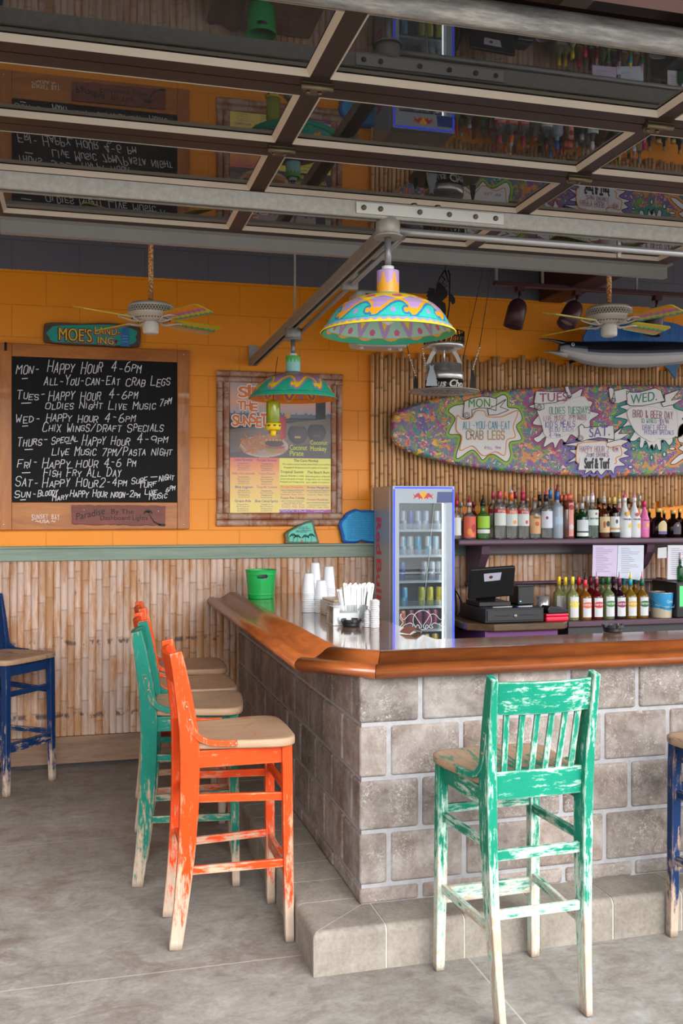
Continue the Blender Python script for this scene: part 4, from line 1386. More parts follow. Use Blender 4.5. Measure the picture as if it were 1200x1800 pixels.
for i, c_ in enumerate('SUNSET BAY'):
    k = i / 9; pp = cz(196 + 160 * k, 1103 + 12 * (abs(k - .5) * 2) ** 2 - 4)
    font_text(mb, c_, fr, pp.x, pp.z, .026 + .012 * (abs(k - .5) * 2) ** 2, .0012, 0, .012 if c_ != ' ' else None, .012)
pp = cz(248, 1127); font_text(mb, 'USA', fr, pp.x, pp.z, .021, .0012, 0, .055, .012)
for s in ((222, 246), (320, 344)):
    a_, b_ = cz(s[0], 1117), cz(s[1], 1117)
    stroke(mb, [(a_.x, a_.z), ((2 * a_.x + b_.x) / 3, a_.z + .005), ((a_.x + 2 * b_.x) / 3, a_.z - .004), (b_.x, a_.z + .002)], .004, fr, .0012)
mb.build('painted_logo', plain((232, 226, 218), .6, 0, .08, 'white sign paint', 60), f2)
mb = MB()
for x_, y_ in ((34, 42), (1138, 82), (24, 1136), (1136, 1138)):
    pp = cz(x_, y_); mb.ball((pp.x - O.x, -.003, pp.z - O.z), .0055, 0, 6, (1, .6, 1))
mb.build('screw', M_chrome, ch)
pp = cz(36, 45); mb = MB(); mb.box((pp.x - O.x, -.008, pp.z - O.z + .01), (.014, .012, .05)); mb.tube([(pp.x - O.x, -.012, pp.z - O.z + .03), (pp.x - O.x, -.022, pp.z - O.z + .01), (pp.x - O.x, -.012, pp.z - O.z - .012)], .004, 6)
mb.build('hook', M_blackm, ch)

# carved plaque on the lower rail
YP = YB_ - .016
pz_ = zoomer(0, 600, 3.5294, YP)
c0 = pz_(735, 1078)
pq = empty('carved_plaque', (c0.x, YP, c0.z), 0, 'small dark carved wooden plaque with a palm tree on the lower rail of the chalkboard', 'plaque')
mb = MB()
ed = []
rr = random.Random(8)
def edge_pts(x0, y0, x1, y1, n, amp):
    return [((x0 + (x1 - x0) * i / n), (y0 + (y1 - y0) * i / n) + rr.uniform(-amp, amp)) for i in range(n)]
loop = edge_pts(445, 1016, 1025, 1020, 24, 3) + [(1028 - rr.uniform(0, 6), y) for y in range(1022, 1138, 14)] + edge_pts(1025, 1142, 447, 1136, 24, 4) + [(444 + rr.uniform(0, 8), y) for y in range(1132, 1020, -14)]
poly = [(pz_(x, y).x - c0.x, pz_(x, y).z - c0.z) for x, y in loop]
fl = lambda a, b, t: Vector((a, -t, b))
mb.prism(poly, -.014, .0, fl); mb.build('board', woodmat('dark stained board', (104, 48, 38), (138, 72, 56), (2, 12, 14), .5), pq, bevel=.002)
mb = MB()
def pl(text, x0, x1, y, h, rise=0):
    a_, b_ = pz_(x0, y), pz_(x1, y)
    k = (pz_(x0 + 100, y) - a_).x / 100
    font_text(mb, text, fl, a_.x - c0.x, a_.z - c0.z, h * k, .0012, 0, b_.x - a_.x, .006, .0, rise=rise)
pl('Paradise', 472, 650, 1110, 44, .22); pl('By The', 690, 828, 1070, 30); pl('Dashboard Lights', 622, 915, 1108, 28)
tr_ = [(918, 1060), (935, 1090), (955, 1120), (990, 1138), (1020, 1140)]
P = [(pz_(x, y).x - c0.x, pz_(x, y).z - c0.z) for x, y in tr_]
for i, w in enumerate((.004, .006, .009, .014)): stroke(mb, P[i:i + 2], w, fl, .0012)
for a_ in range(9):
    an = pi * (-.15 + 1.3 * a_ / 8); cx, cz_ = P[0]
    stroke(mb, [(cx, cz_), (cx + .016 * cos(an), cz_ + .012 * sin(an) + .003), (cx + .028 * cos(an), cz_ + .012 * sin(an) - .006)], .004, fl, .0012)
mb.build('burnt_lettering', plain((16, 9, 8), .6, 0, .2, 'burnt lettering', 80), pq)
mb = MB()
for x_, y_ in ((520, 1046), (982, 1054)): pp = pz_(x_, y_); mb.ball((pp.x - c0.x, -.001, pp.z - c0.z), .004, 0, 6, (1, .6, 1))
mb.build('screw', M_chrome, pq)

# ---------------------------------------------------------------- small painted wooden sign above
YS = 6.255
sz = zoomer(60, 560, 6.0, YS)
c0 = sz(605, 170)
sg = empty('wooden_sign', (c0.x, YS, c0.z), 0, 'small rounded wooden sign with turquoise field and yellow letters, above the chalkboard', 'sign')
def sl(x, y): p = sz(x, y); return (p.x - c0.x, p.z - c0.z)
mb = MB()
mb.prism([sl(*q) for q in catmull([(100, 90), (130, 48), (300, 42), (500, 55), (700, 45), (900, 55), (1080, 85), (1122, 115), (1118, 260), (1085, 298), (900, 296), (600, 282), (300, 268), (130, 250), (97, 225)], 4)], -.030, 0, fl)
mb.build('board', woodmat('weathered driftwood', (62, 44, 34), (98, 76, 60), (3, 14, 14), .6), sg, bevel=.004)
mb = MB()
mb.prism([sl(*q) for q in catmull([(130, 155), (170, 110), (210, 80), (400, 70), (600, 66), (800, 68), (1000, 98), (1085, 140), (1068, 195), (1075, 240), (1000, 276), (800, 280), (600, 268), (400, 255), (200, 246), (160, 195)], 3)], 0, .0008, fl, front_only=True)
k6 = (sz(705, 170) - sz(605, 170)).x / 100
def word(text, x0, x1, y, h, rise=0.0):
    a_ = sl(x0, y); w = (x1 - x0) * k6
    font_text(mb, text, fl, a_[0] + .006, a_[1] - .004, h * k6, .0012, 1, w, .05, rise=rise)
    font_text(mb, text, fl, a_[0], a_[1], h * k6, .0016, 2, w, .05, rise=rise)
    font_text(mb, text, fl, a_[0] + .001, a_[1] + .001, h * k6, .0022, 3, w - .002, .015, rise=rise)
word("MOE'S", 258, 605, 228, 138, -.02); word('LAND-', 636, 905, 168, 84); word('ING', 668, 840, 262, 74, -.05)
mb.prism([sl(845, 225), sl(885, 225), sl(862, 280)], 0, .002, fl, 4, front_only=True)
mb.prism([sl(955, 75), sl(985, 75), sl(1005, 130), sl(1002, 296), sl(910, 292), sl(920, 140)], 0, .0016, fl, 5, front_only=True)
for y_ in (185, 215, 245):
    stroke(mb, [sl(930, y_), sl(985, y_)], .004, fl, .0022, 6)
mb.build('painted_face', [plain((22, 156, 142), .55, 0, .12, 'turquoise sign paint', 30), plain((152, 110, 150), .6), plain((40, 26, 18), .6), plain((236, 186, 30), .55, 0, .08), plain((110, 20, 40), .5), plain((40, 116, 178), .5), plain((120, 170, 206), .5)], sg)

# ---------------------------------------------------------------- drinks poster in a bamboo frame
YPO = 6.262
pz7 = zoomer(360, 620, 3.75, YPO)
L0, R0 = pz7(80, 640).x, pz7(912, 640).x
T0, B0 = pz7(500, 124).z, pz7(500, 1145).z
li, ri = pz7(167, 640).x, pz7(833, 640).x
ti, bi = pz7(500, 203).z, pz7(500, 1055).z
O = Vector(((L0 + R0) / 2, YPO, B0))
po = empty('drinks_poster', O, 0, 'framed drinks menu poster with burger photo, hung behind the smaller lamp', 'poster')
rp = random.Random(21)
T = NT('weathered cane')
a = T.n('ShaderNodeAttribute'); a.attribute_name = 'Col'
st = T.noise(T.coord((24, 24, 24)), 1.0, 5, .7)
w_ = T.ramp(T.noise(T.coord((9, 9, 9)), 1.0, 6, .7), (.46, 0.0), (.56, 1.0))
c = T.mix(w_, T.mix(st, L(150, 96, 66), L(186, 128, 92)), T.mix(st, L(176, 142, 122), L(206, 180, 164)))
T.set(T.mix(1.0, c, a.outputs['Color'], 'MULTIPLY'), .5)
M_cane = T.mat
def strip(p, q, w, name='frame_strip'):
    """flattened split cane strip"""
    p, q = Vector(p) - O, Vector(q) - O
    d = (q - p); ln = d.length; d.normalize()
    x_ = d.cross(Vector((0, -1, 0))).normalized()
    nn = []; s = rp.uniform(.05, .25)
    while s < ln - .02: nn.append(s); s += rp.uniform(.14, .28)
    st_ = [0, ln]
    for n_ in nn: st_ += [n_ - .004, n_ - .001, n_ + .001, n_ + .004]
    st_.sort(); V, F, C = [], [], []; k = 6
    for s in st_:
        nd = min([abs(s - n_) for n_ in nn] + [1])
        for j in range(k + 1):
            a_ = pi * j / k
            V.append(p + d * s + x_ * (-w / 2 * cos(a_)) + Vector((0, .034 - .026 * (sin(a_) ** .5 if sin(a_) > 1e-6 else 0) - (.003 if nd < .0045 else 0) * sin(a_) , 0)))
    for i in range(len(st_) - 1):
        mid = (st_[i] + st_[i + 1]) / 2; nd = min([abs(mid - n_) for n_ in nn] + [1])
        t = (.55 if nd < .003 else 1.0) * .92
        for j in range(k):
            F.append((i * (k + 1) + j, i * (k + 1) + j + 1, (i + 1) * (k + 1) + j + 1, (i + 1) * (k + 1) + j)); C.append((t, t * .95, t * .92))
    mb = MB(); mb.add(V, F, 0, True, None, C); return mb.build(name, M_cane, po)
w2 = (li - L0) / 2; h2 = (T0 - ti) / 2; h3 = (bi - B0) / 2; w3 = (R0 - ri) / 2
for i in (0, 1):
    strip((L0, YPO, T0 - h2 * (i + .5)), (R0, YPO, T0 - h2 * (i + .5)), h2)
    strip((L0, YPO, B0 + h3 * (i + .5)), (R0, YPO, B0 + h3 * (i + .5)), h3)
    strip((L0 + w2 * (i + .5), YPO + .001, bi), (L0 + w2 * (i + .5), YPO + .001, ti), w2)
    strip((R0 - w3 * (i + .5), YPO + .001, bi), (R0 - w3 * (i + .5), YPO + .001, ti), w3)
PW, PH = ri - li, ti - bi
def mixc(a, b, t): t = max(0, min(1, t)); return tuple(a[i] + (b[i] - a[i]) * t for i in range(3))
rn = random.Random(4)
skyl = [rn.uniform(0, .018) * (1 if rn.random() > .4 else .2) for _ in range(80)]
fries = [(rn.uniform(.12, .33), rn.uniform(.42, .53), rn.uniform(-.9, 1.1), rn.uniform(.04, .08)) for _ in range(26)]
def posterc(p, q):
    # p, q from the upper left, 0..1
    if q > .575:
        if p > .485:
            if q > .975: return mixc(L(120, 90, 190), L(176, 60, 170), p)
            if q < .785: return L(244, 236, 96)
            return mixc(L(242, 190, 100), L(246, 226, 130), (q - .785) / .15)
        return mixc(mixc(L(238, 112, 88), L(246, 176, 96), (q - .575) / .13), L(248, 222, 120), (q - .66) / .28)
    X = p; Y = q * PH / PW        # square units
    def ell(cx, cy, rx, ry): return ((p - cx) / rx) ** 2 + ((q - cy) / ry) ** 2
    for cx, cy, r_, cc in ((.665, .385, .100, (78, 62, 66)), (.857, .372, .094, (66, 58, 66))):
        if ell(cx, cy, r_, r_ * .82) < 1 and q > cy - .068:
            if q < cy - .058: return L(112, 96, 96)
            if cy + .018 < q < cy + .034 and abs(p - cx) < .030: return L(196, 160, 110) if cx < .7 else L(96, 80, 84)
            return mixc(L(*cc), L(30, 28, 36), ell(cx + .03, cy - .02, r_, r_) * .8)
    if .490 < p < .553 and .255 < q < .42: return mixc(L(216, 46, 60), L(160, 30, 46), (p - .49) / .06)
    if ell(.566, .245, .028, .024) < 1: return L(206, 150, 92)
    # burger
    if ell(.435, .418, .098, .034) < 1 and q < .428: return mixc(L(196, 130, 84), L(140, 80, 52), ell(.41, .405, .1, .04))
    if .345 < p < .53 and .424 < q < .445: return L(210, 160, 100) if (int(p * 60) % 2) else L(178, 110, 70)
    if ell(.435, .462, .092, .026) < 1: return L(70, 46, 44)
    if ell(.44, .492, .100, .014) < 1: return L(168, 70, 72)
    if ell(.40, .508, .060, .012) < 1: return L(128, 150, 70)
    if ell(.45, .518, .105, .024) < 1: return L(186, 128, 88)
    for fx, fy, fa, fl_ in fries:
        dx, dy = p - fx, (q - fy) * 1.3
        u_ = dx * cos(fa) + dy * sin(fa); v_ = -dx * sin(fa) + dy * cos(fa)
        if abs(u_) < fl_ and abs(v_) < .0085: return mixc(L(214, 140, 72), L(170, 96, 48), abs(v_) / .0085 + fx)
    e = ell(.335, .487, .245, .088)
    if e < 1: return mixc(L(176, 150, 136), L(214, 200, 186), (e - .6) * 2) if e < .93 else L(120, 90, 80)
    # table and rail
    if q > .50 - (p * .12): 
        if q > .44 + .10 * (1 - p) and q > .46: return mixc(L(92, 78, 82), L(70, 62, 74), p)
    if q > .385 - .12 * p and p < .62: return mixc(L(150, 130, 120), L(118, 104, 104), q * 2)
    if q > .36 - .1 * p: return mixc(L(150, 130, 116), L(60, 54, 66), q * 1.4)
    if .845 < p < .95: return L(26, 28, 36)
    if q > .262: return L(36, 34, 42) if q < .275 or q > .29 else L(70, 66, 76)
    hz = .238 - skyl[int(p * 79)]
    if q > hz: return L(96, 104, 124)
    return mixc(mixc(L(178, 158, 160), L(226, 168, 140), q / .14), L(176, 168, 176), (q - .14) / .1)
nx, ny = 190, 250
V, F, C = [], [], []
YG = YPO + .016
for j in range(ny + 1):
    for i in range(nx + 1):
        V.append(Vector((li + PW * i / nx, YG, ti - PH * j / ny)) - O)
for j in range(ny):
    for i in range(nx):
        a_ = j * (nx + 1) + i
        F.append((a_, a_ + nx + 1, a_ + nx + 2, a_ + 1)); C.append(posterc((i + .5) / nx, (j + .5) / ny))
mb = MB(); mb.add(V, F, 0, False, None, C)
mb.box2(Vector((li, YG + .0006, bi)) - O, Vector((ri, 6.292, ti)) - O, 0, L(200, 190, 170))
sheet = mb.build('printed_sheet', colattr('printed poster', .3, .03, 0, 8), po)
p6 = zoomer(400, 670, 6.0, YG)
frp = lambda a, b, t: Vector((a, YG - t, b)) - O
kp = (p6(700, 700) - p6(600, 700)).x / 100
mb = MB()
for ch_, x0, x1, y, h in (('S', 115, 210, 165, 105), ('I', 215, 240, 158, 115), ('P', 255, 330, 165, 100), ('T', 105, 175, 295, 85), ('H', 178, 240, 300, 90), ('E', 245, 315, 315, 80), ('S', 50, 112, 470, 110), ('U', 112, 168, 455, 92), ('N', 172, 235, 470, 96), ('S', 235, 300, 440, 100), ('E', 302, 355, 480, 100), ('T', 352, 412, 470, 125)):
    a_ = p6(x0, y)
    font_text(mb, ch_, frp, a_.x, a_.z, h * kp, .0010, 0, (x1 - x0) * kp, .09)
    font_text(mb, ch_, frp, a_.x, a_.z, h * kp, .0016, 1, (x1 - x0) * kp, .03)
def pt(text, x0, x1, y, h, m, bold=.004):
    a_ = p6(x0, y); font_text(mb, text, frp, a_.x, a_.z, h * kp, .0012, m, (x1 - x0) * kp, bold)
def ptc(text, xc, y, h, m, bold=.0, maxw=None):
    a_ = p6(xc, y); font_text(mb, text, frp, a_.x, a_.z, h * kp, .0012, m, None, bold, 0, True, (maxw or 250) * kp)
pt('Cup', 436, 522, 558, 34, 2, .02); pt('Coconut', 655, 838, 725, 52, 3, .02); pt('Pirate', 655, 800, 785, 52, 3, .02); pt('Coconut', 870, 1052, 670, 46, 3, .02); pt('Monkey', 870, 1045, 735, 50, 3, .02)
for t_, xc, y, m in (('Lake Breeze', 168, 840, 4), ('Purple Sunset', 415, 845, 5), ('Malibu Pink Lemonade', 168, 985, 6), ('Titos Punch', 415, 988, 6), ('Blue Lagoon', 172, 1128, 4), ('Tequila Sunset', 412, 1128, 6), ('Grape-Ade', 160, 1275, 5), ('Blue Citrus Spritz', 410, 1277, 4)):
    ptc(t_, xc, y, 26, m, .012, 236)
small = ['Pineapple Rum,', 'Blue Curacao and', 'Pineapple Juice,', 'Served over ice.']
for xc, ys in ((168, (872, 895, 918, 941)), (415, (878, 901, 924, 947)), (168, (1015, 1038, 1061, 1085)), (415, (1018, 1042, 1066, 1090)), (172, (1158, 1180, 1204, 1228)), (412, (1162, 1184, 1208, 1232)), (160, (1305, 1327, 1350, 1373)), (410, (1305, 1327, 1350, 1373))):
    for t_, y in zip(small, ys): ptc(t_, xc, y, 13, 7, 0, 215)
ptc('The Coco Monkey', 828, 852, 28, 8, .012, 260); ptc('The original coconut monkey drink! Malibu Coconut Rum', 828, 885, 16, 8, 0, 510); ptc('Pineapple & Orange Juices and a splash of Grenadine', 828, 920, 16, 8, 0, 470)
ptc('Tropical Sunset', 678, 970, 28, 8, .012, 245); ptc('The Beach Bum', 955, 975, 28, 8, .012, 235)
for i, (a_, b_) in enumerate((('Absolut Wild Berri vodka', 'Refreshing blend of Bacardi'), ('mixed with peach schnapps,', 'Dragon Berry rum, Lemonade'), ('Pineapple and Orange juices', 'and a splash of cranberry'))):
    ptc(a_, 680, 1008 + 31 * i, 17, 8, 0, 250); ptc(b_, 950, 1013 + 31 * i, 17, 8, 0, 258)
ptc('Frozen Daiquiris', 682, 1128, 24, 9, .012, 245); ptc('Frozen Margaritas', 955, 1132, 24, 4, .012, 232); ptc('Frozen Pina Coladas', 686, 1243, 24, 10, .014, 250); ptc('Frozen Mudslides', 952, 1260, 24, 6, .012, 225)
for xc, ys in ((684, (1155, 1175)), (955, (1158, 1178)), (686, (1268, 1290)), (952, (1288, 1312))):
    ptc('Light rum blended with Island Oasis', xc, ys[0], 13, 7, 0, 245); ptc('mixes made with real fruit.', xc, ys[1], 13, 7, 0, 200)
for xc, y, m in ((684, 1202, 6), (955, 1203, 11), (690, 1310, 6), (690, 1333, 6), (952, 1335, 6)): ptc('Strawberry   Mango   Banana', xc, y, 16, m, .004, 240)
pt('MIAMI VICE', 552, 830, 1378, 26, 12, .02); ptc('Mix of Strawberry Daiquiri', 960, 1362, 11, 13, .004, 220); ptc('and Pina Colada', 960, 1380, 11, 13, .004, 140)
mb.build('printed_text', [plain((240, 236, 232), .4), plain((226, 116, 34), .4, 0, .3, 'orange print', 16), plain((20, 20, 30), .4), plain((212, 216, 92), .4), plain((64, 110, 178), .4), plain((120, 86, 168), .4), plain((222, 110, 170), .4), plain((112, 120, 160), .5), plain((92, 100, 96), .5), plain((234, 130, 90), .4), plain((176, 40, 110), .4), plain((96, 190, 170), .4), plain((190, 170, 236), .4), plain((240, 230, 246), .4)], sheet)

# ---------------------------------------------------------------- painted stones on the rail
def stone(name, crop, pts, yf, depth, base, face, inset, label, lines, extras=None):
    z6 = zoomer(*crop, yf)
    zb = 1.3665
    P = [z6(x, y) for x, y in pts]
    lo = min(p.z for p in P); cx = sum(p.x for p in P) / len(P)
    cz_ = sum(p.z for p in P) / len(P)
    root = empty(name, (cx, yf, zb), 0, label, 'stone', 'painted stones on the rail')
    def loc(x, y): p = z6(x, y); return (p.x - cx, p.z - lo)
    q = [loc(x, y) for x, y in catmull(pts, 3)]
    mx = (sum(a for a, b in q) / len(q), sum(b for a, b in q) / len(q))
    n = len(q); V, F = [], []
    lay = [(.90, .0), (.985, .006), (1.0, .016), (.99, depth * .8), (.9, depth)]
    r_ = random.Random(len(label)); jit = [1 + r_.uniform(-.02, .02) for _ in range(n)]
    for k, d in lay:
        for i, (a, b) in enumerate(q):
            kk = 1 - (1 - k) * 1.0
            bb = mx[1] + (b - mx[1]) * kk
            V.append((mx[0] + (a - mx[0]) * kk * (jit[i] if 0 < d < depth else 1), d, max(0.0, bb)))
    for l in range(len(lay) - 1):
        for i in range(n): F.append((l * n + i, l * n + (i + 1) % n, (l + 1) * n + (i + 1) % n, (l + 1) * n + i))
    F += [tuple(range(n)), tuple((len(lay) - 1) * n + n - 1 - i for i in range(n))]
    mb = MB(); mb.add(V, F, 0, False); mb.build('stone', base, root)
    mb = MB(); mb.prism([(mx[0] + (a - mx[0]) * inset, mx[1] + (b - mx[1]) * inset) for a, b in q], 0, .001, fl, front_only=True)
    fc = mb.build('painted_face', face, root)
    mb = MB(); ri_ = random.Random(2)
    kx = (z6(100, 0) - z6(0, 0)).x / 100
    for x0, x1, y, h in lines:
        a_ = loc(x0, y); t_ = ''.join(ri_.choice('aeinorstlm u') for _ in range(max(3, int((x1 - x0) / (h * .62)))))
        # indistinct handwriting: short joined strokes rather than readable words
        xx = 0
        while xx < (x1 - x0) * kx:
            w_ = ri_.uniform(.6, 1.0) * h * kx * .5
            stroke(mb, [(a_[0] + xx, a_[1] + ri_.uniform(0, .3) * h * kx), (a_[0] + xx + w_ * .5, a_[1] + ri_.uniform(.5, 1) * h * kx), (a_[0] + xx + w_, a_[1] + ri_.uniform(0, .4) * h * kx)], .0016, fl, .0018)
            xx += w_ * ri_.uniform(1.1, 2.0)
    if extras: extras(mb, loc, kx)
    return root, mb, fc
def palms(mb, loc, kx):
    for x0, y0, y1 in ((165, 340, 425), (215, 355, 410), (310, 355, 412), (378, 340, 425)):
        b = loc(x0 - 3, y1); t = loc(x0, y0)
        stroke(mb, [b, ((b[0] + t[0]) / 2 + .003, (b[1] + t[1]) / 2), t], .0035, fl, .002, 1)
        for k in range(8):
            an = pi * (-.1 + 1.2 * k / 7); r = 40 * kx
            stroke(mb, [t, (t[0] + r * .6 * cos(an), t[1] + r * .5 * sin(an) + .002), (t[0] + r * cos(an), t[1] + r * .35 * sin(an) - .006)], .0052, fl, .002, 1)
    c = loc(268, 402); mb.prism([(c[0] + .008 * cos(a * .785), c[1] + .008 * sin(a * .785)) for a in range(8)], 0, .002, fl, 2, front_only=True)
M_st1 = NT('green rock'); n_ = M_st1.noise(M_st1.coord(), 22, 5, .7); M_st1.set(M_st1.ramp(n_, (.35, L(86, 84, 66)), (.5, L(92, 128, 108)), (.66, L(150, 122, 92))), .7); M_st1.bump(n_, .5, .006)
r, mb, fc = stone('painted_stone', (490, 890, 6.667), [(76, 310), (190, 240), (300, 185), (372, 166), (408, 172), (440, 300), (470, 400), (468, 434), (300, 436), (95, 434), (80, 390)], 6.252, .046, M_st1.mat, plain((112, 208, 190), .6, 0, .14, 'mint paint', 18), .80, 'small mint green painted stone with palm trees on the rail under the poster', [(240, 340, 250, 14), (225, 360, 268, 14), (205, 380, 290, 14), (200, 330, 305, 12)], palms)
mb.build('painted_palms', [plain((40, 96, 110), .6), plain((24, 116, 88), .6), plain((232, 90, 80), .5)], r)
M_st2 = plain((22, 98, 190), .6, 0, .18, 'blue stone paint', 12)
r, mb, fc = stone('painted_stone', (490, 890, 6.667), [(708, 190), (765, 125), (800, 78), (900, 32), (960, 45), (1060, 45), (1180, 60), (1215, 140), (1220, 330), (1190, 430), (1060, 428), (970, 412), (900, 432), (760, 424), (745, 370), (722, 290)], 6.252, .046, M_st2, plain((44, 170, 226), .6, 0, .1, 'light blue paint', 20), .86, 'bright blue painted stone covered in handwriting, on the rail beside the fridge', [(800 if y > 130 else 850, 1150, y, 18) for y in range(90, 400, 23)])
mb.build('handwriting', plain((24, 104, 176), .6), r)

# ---------------------------------------------------------------- surfboard
YSB = 6.135
z8 = zoomer(660, 660, 2.2222, YSB)
o0 = z8(700, 215)
sb = empty('surfboard', (o0.x, YSB, o0.z), 0, 'long surfboard splattered with bright paint and lettered with daily specials, mounted on bamboo', 'surfboard')
def s8(x, y): p = z8(x, y); return (p.x - o0.x, p.z - o0.z)
outl = catmull([(64, 205), (70, 160), (100, 132), (180, 103), (300, 76), (500, 55), (700, 43), (900, 36), (1200, 38), (1450, 52), (1650, 80), (1790, 130), (1830, 200), (1810, 290), (1700, 340), (1500, 372), (1200, 389), (1000, 394), (800, 393), (600, 383), (450, 369), (300, 346), (150, 306), (85, 272), (66, 240)], 4)
T = NT('splattered paint')
v = T.coord()
wn_ = T.n('ShaderNodeTexNoise'); T.l(v, wn_.inputs['Vector']); wn_.inputs['Scale'].default_value = 16; wn_.inputs['Detail'].default_value = 3
vm = T.n('ShaderNodeVectorMath', operation='MULTIPLY_ADD'); T.l(wn_.outputs['Color'], vm.inputs[0]); vm.inputs[1].default_value = (.05, .05, .05); T.l(v, vm.inputs[2])
c = T.mix(T.noise(v, 9, 3), L(96, 84, 118), L(126, 120, 128))
def splat(c, scale, thr, colr, loc, st=(1, 1, 1)):
    mp = T.n('ShaderNodeMapping'); T.l(vm.outputs[0], mp.inputs[0]); mp.inputs['Location'].default_value = loc; mp.inputs['Scale'].default_value = st
    n_ = T.noise(mp.outputs[0], scale * .8, 3, .55, 1.2)
    return T.mix(T.ramp(n_, (thr, 0.0), (thr + .012, 1.0)), c, L(*colr))
for i, (sc_, th, cc, st) in enumerate([(12, .55, (110, 150, 40), (1, 1, 1)), (12, .56, (20, 120, 120), (1, 1, .8)), (11, .56, (220, 130, 50), (1, 1, 1.4)), (12, .57, (150, 60, 130), (1, 1, 1)), (14, .60, (92, 70, 150), (1, 1, 1)), (16, .61, (22, 130, 126), (1, 1, 1)), (18, .62, (226, 132, 56), (1, 1, 1.6)), (20, .63, (110, 160, 34), (1, 1, .8)), (18, .63, (154, 60, 124), (1.4, 1, 1)), (24, .64, (30, 110, 170), (1, 1, 1)), (22, .645, (232, 176, 40), (.6, 1, 1.6)), (34, .64, (228, 190, 168), (1, 1, 1)), (40, .66, (222, 214, 214), (1, 1, 1)), (30, .66, (230, 130, 40), (1, 1, .6)), (36, .66, (90, 180, 60), (1, 1, 1)), (44, .66, (80, 60, 150), (1, 1, 1)), (42, .665, (20, 150, 140), (1, 1, 1)), (50, .675, (160, 40, 120), (1, 1, 1))]):
    c = splat(c, sc_, th, cc, (i * 3.7, i * 1.3, i * 2.9), st)
T.set(c, .4)
M_splat = T.mat
mb = MB(); mb.prism([s8(x, y) for x, y in outl], -.055, 0, fl); mb.build('board', M_splat, sb, bevel=.022, seg=3)
WH = plain((224, 220, 218), .5, 0, .04, 'sign white', 8); BK = plain((22, 18, 34), .5, 0, .1)
def special(halo, pts, crop, ring=None, banner=(), curls=(), texts=(), drops=(), name='splash_sign'):
    zz = zoomer(*crop, YSB)
    def lc(x, y): p = zz(x, y); return (p.x - o0.x, p.z - o0.z)
    px = (zz(100, 0) - zz(0, 0)).x / 100 * crop[2]         # metres per photo pixel
    mb = MB(); mats = [plain(halo, .5, 0, .08), WH, BK]
    P = [lc(*q) for q in catmull(pts, 5)]
    stroke(mb, P, 9.0 * px, fl, .0008, 0, True)
    mb.prism(P, 0, .0014, fl, 1, front_only=True)
    stroke(mb, P, 1.3 * px, fl, .0020, 2, True)
    if ring:
        rcol, rp_ = ring
        R_ = [lc(*q) for q in catmull(rp_, 5)]
        mb.prism(R_, .001, .0060, fl, 1)
        if rcol: mats.append(plain(rcol, .5)); stroke(mb, R_, 1.6 * px, fl, .0068, len(mats) - 1, True)
        else: mats.append(plain((170, 164, 160), .5)); stroke(mb, R_, .5 * px, fl, .0064, len(mats) - 1, True)
    for bi_, bn in enumerate(banner):
        B_ = [lc(*q) for q in bn]; bt_ = -.0005 * bi_
        mb.prism(B_, .001 + .0001 * bi_, .0080 + bt_, fl, 1); stroke(mb, B_, 1.1 * px, fl, .0086 + bt_, 2, True)
    for (cx, cy, r_) in curls:
        for rr_ in (r_, r_ * .5): stroke(mb, [lc(cx + rr_ * cos(k * pi / 6), cy + rr_ * sin(k * pi / 6)) for k in range(12)], .9 * px, fl, .0090, 2, True)
    for (cx, cy, rx, ry) in drops:
        D = [lc(cx + rx * cos(k * pi / 6), cy + ry * sin(k * pi / 6)) for k in range(12)]
        stroke(mb, D, 5 * px, fl, .0008, 0, True); mb.prism(D, 0, .0014, fl, 1, front_only=True); stroke(mb, D, 1.2 * px, fl, .002, 2, True)
    for tx in texts:
        kind, s, x0, x1, y, h, cc = tx[:7]
        y1 = tx[7] if len(tx) > 7 and tx[7] is not None else y
        a_, b_ = lc(x0, y), lc(x1, y1); H = h * px / crop[2]
        m = plain(cc, .5)
        if m not in mats: mats.append(m)
        mi = mats.index(m); rise = (b_[1] - a_[1]) / (b_[0] - a_[0])
        if kind == 'F': font_text(mb, s, fl, a_[0], a_[1], H, .0094, mi, b_[0] - a_[0], .016, rise=rise)
        else:
            if kind == 'H':
                mh = plain((240, 176, 60), .5)
                if mh not in mats: mats.append(mh)
                stroke_text(mb, s, fl, a_[0], a_[1], H, 2.6 * px, .0072, mats.index(mh), 0, 1.45, 1, .0, rise, b_[0] - a_[0], .75)
            stroke_text(mb, s, fl, a_[0], a_[1], H, (1.05 if h / crop[2] > 9 else .7) * px, .0078 if kind == 'H' else .0076, mi, 0, 1.45, 1, .08, rise, b_[0] - a_[0], .75)
    return mb.build(name, mats, sb)
BL_, MG, TL, PU, GN = (48, 138, 176), (152, 62, 112), (30, 140, 132), (108, 88, 166), (70, 150, 40)
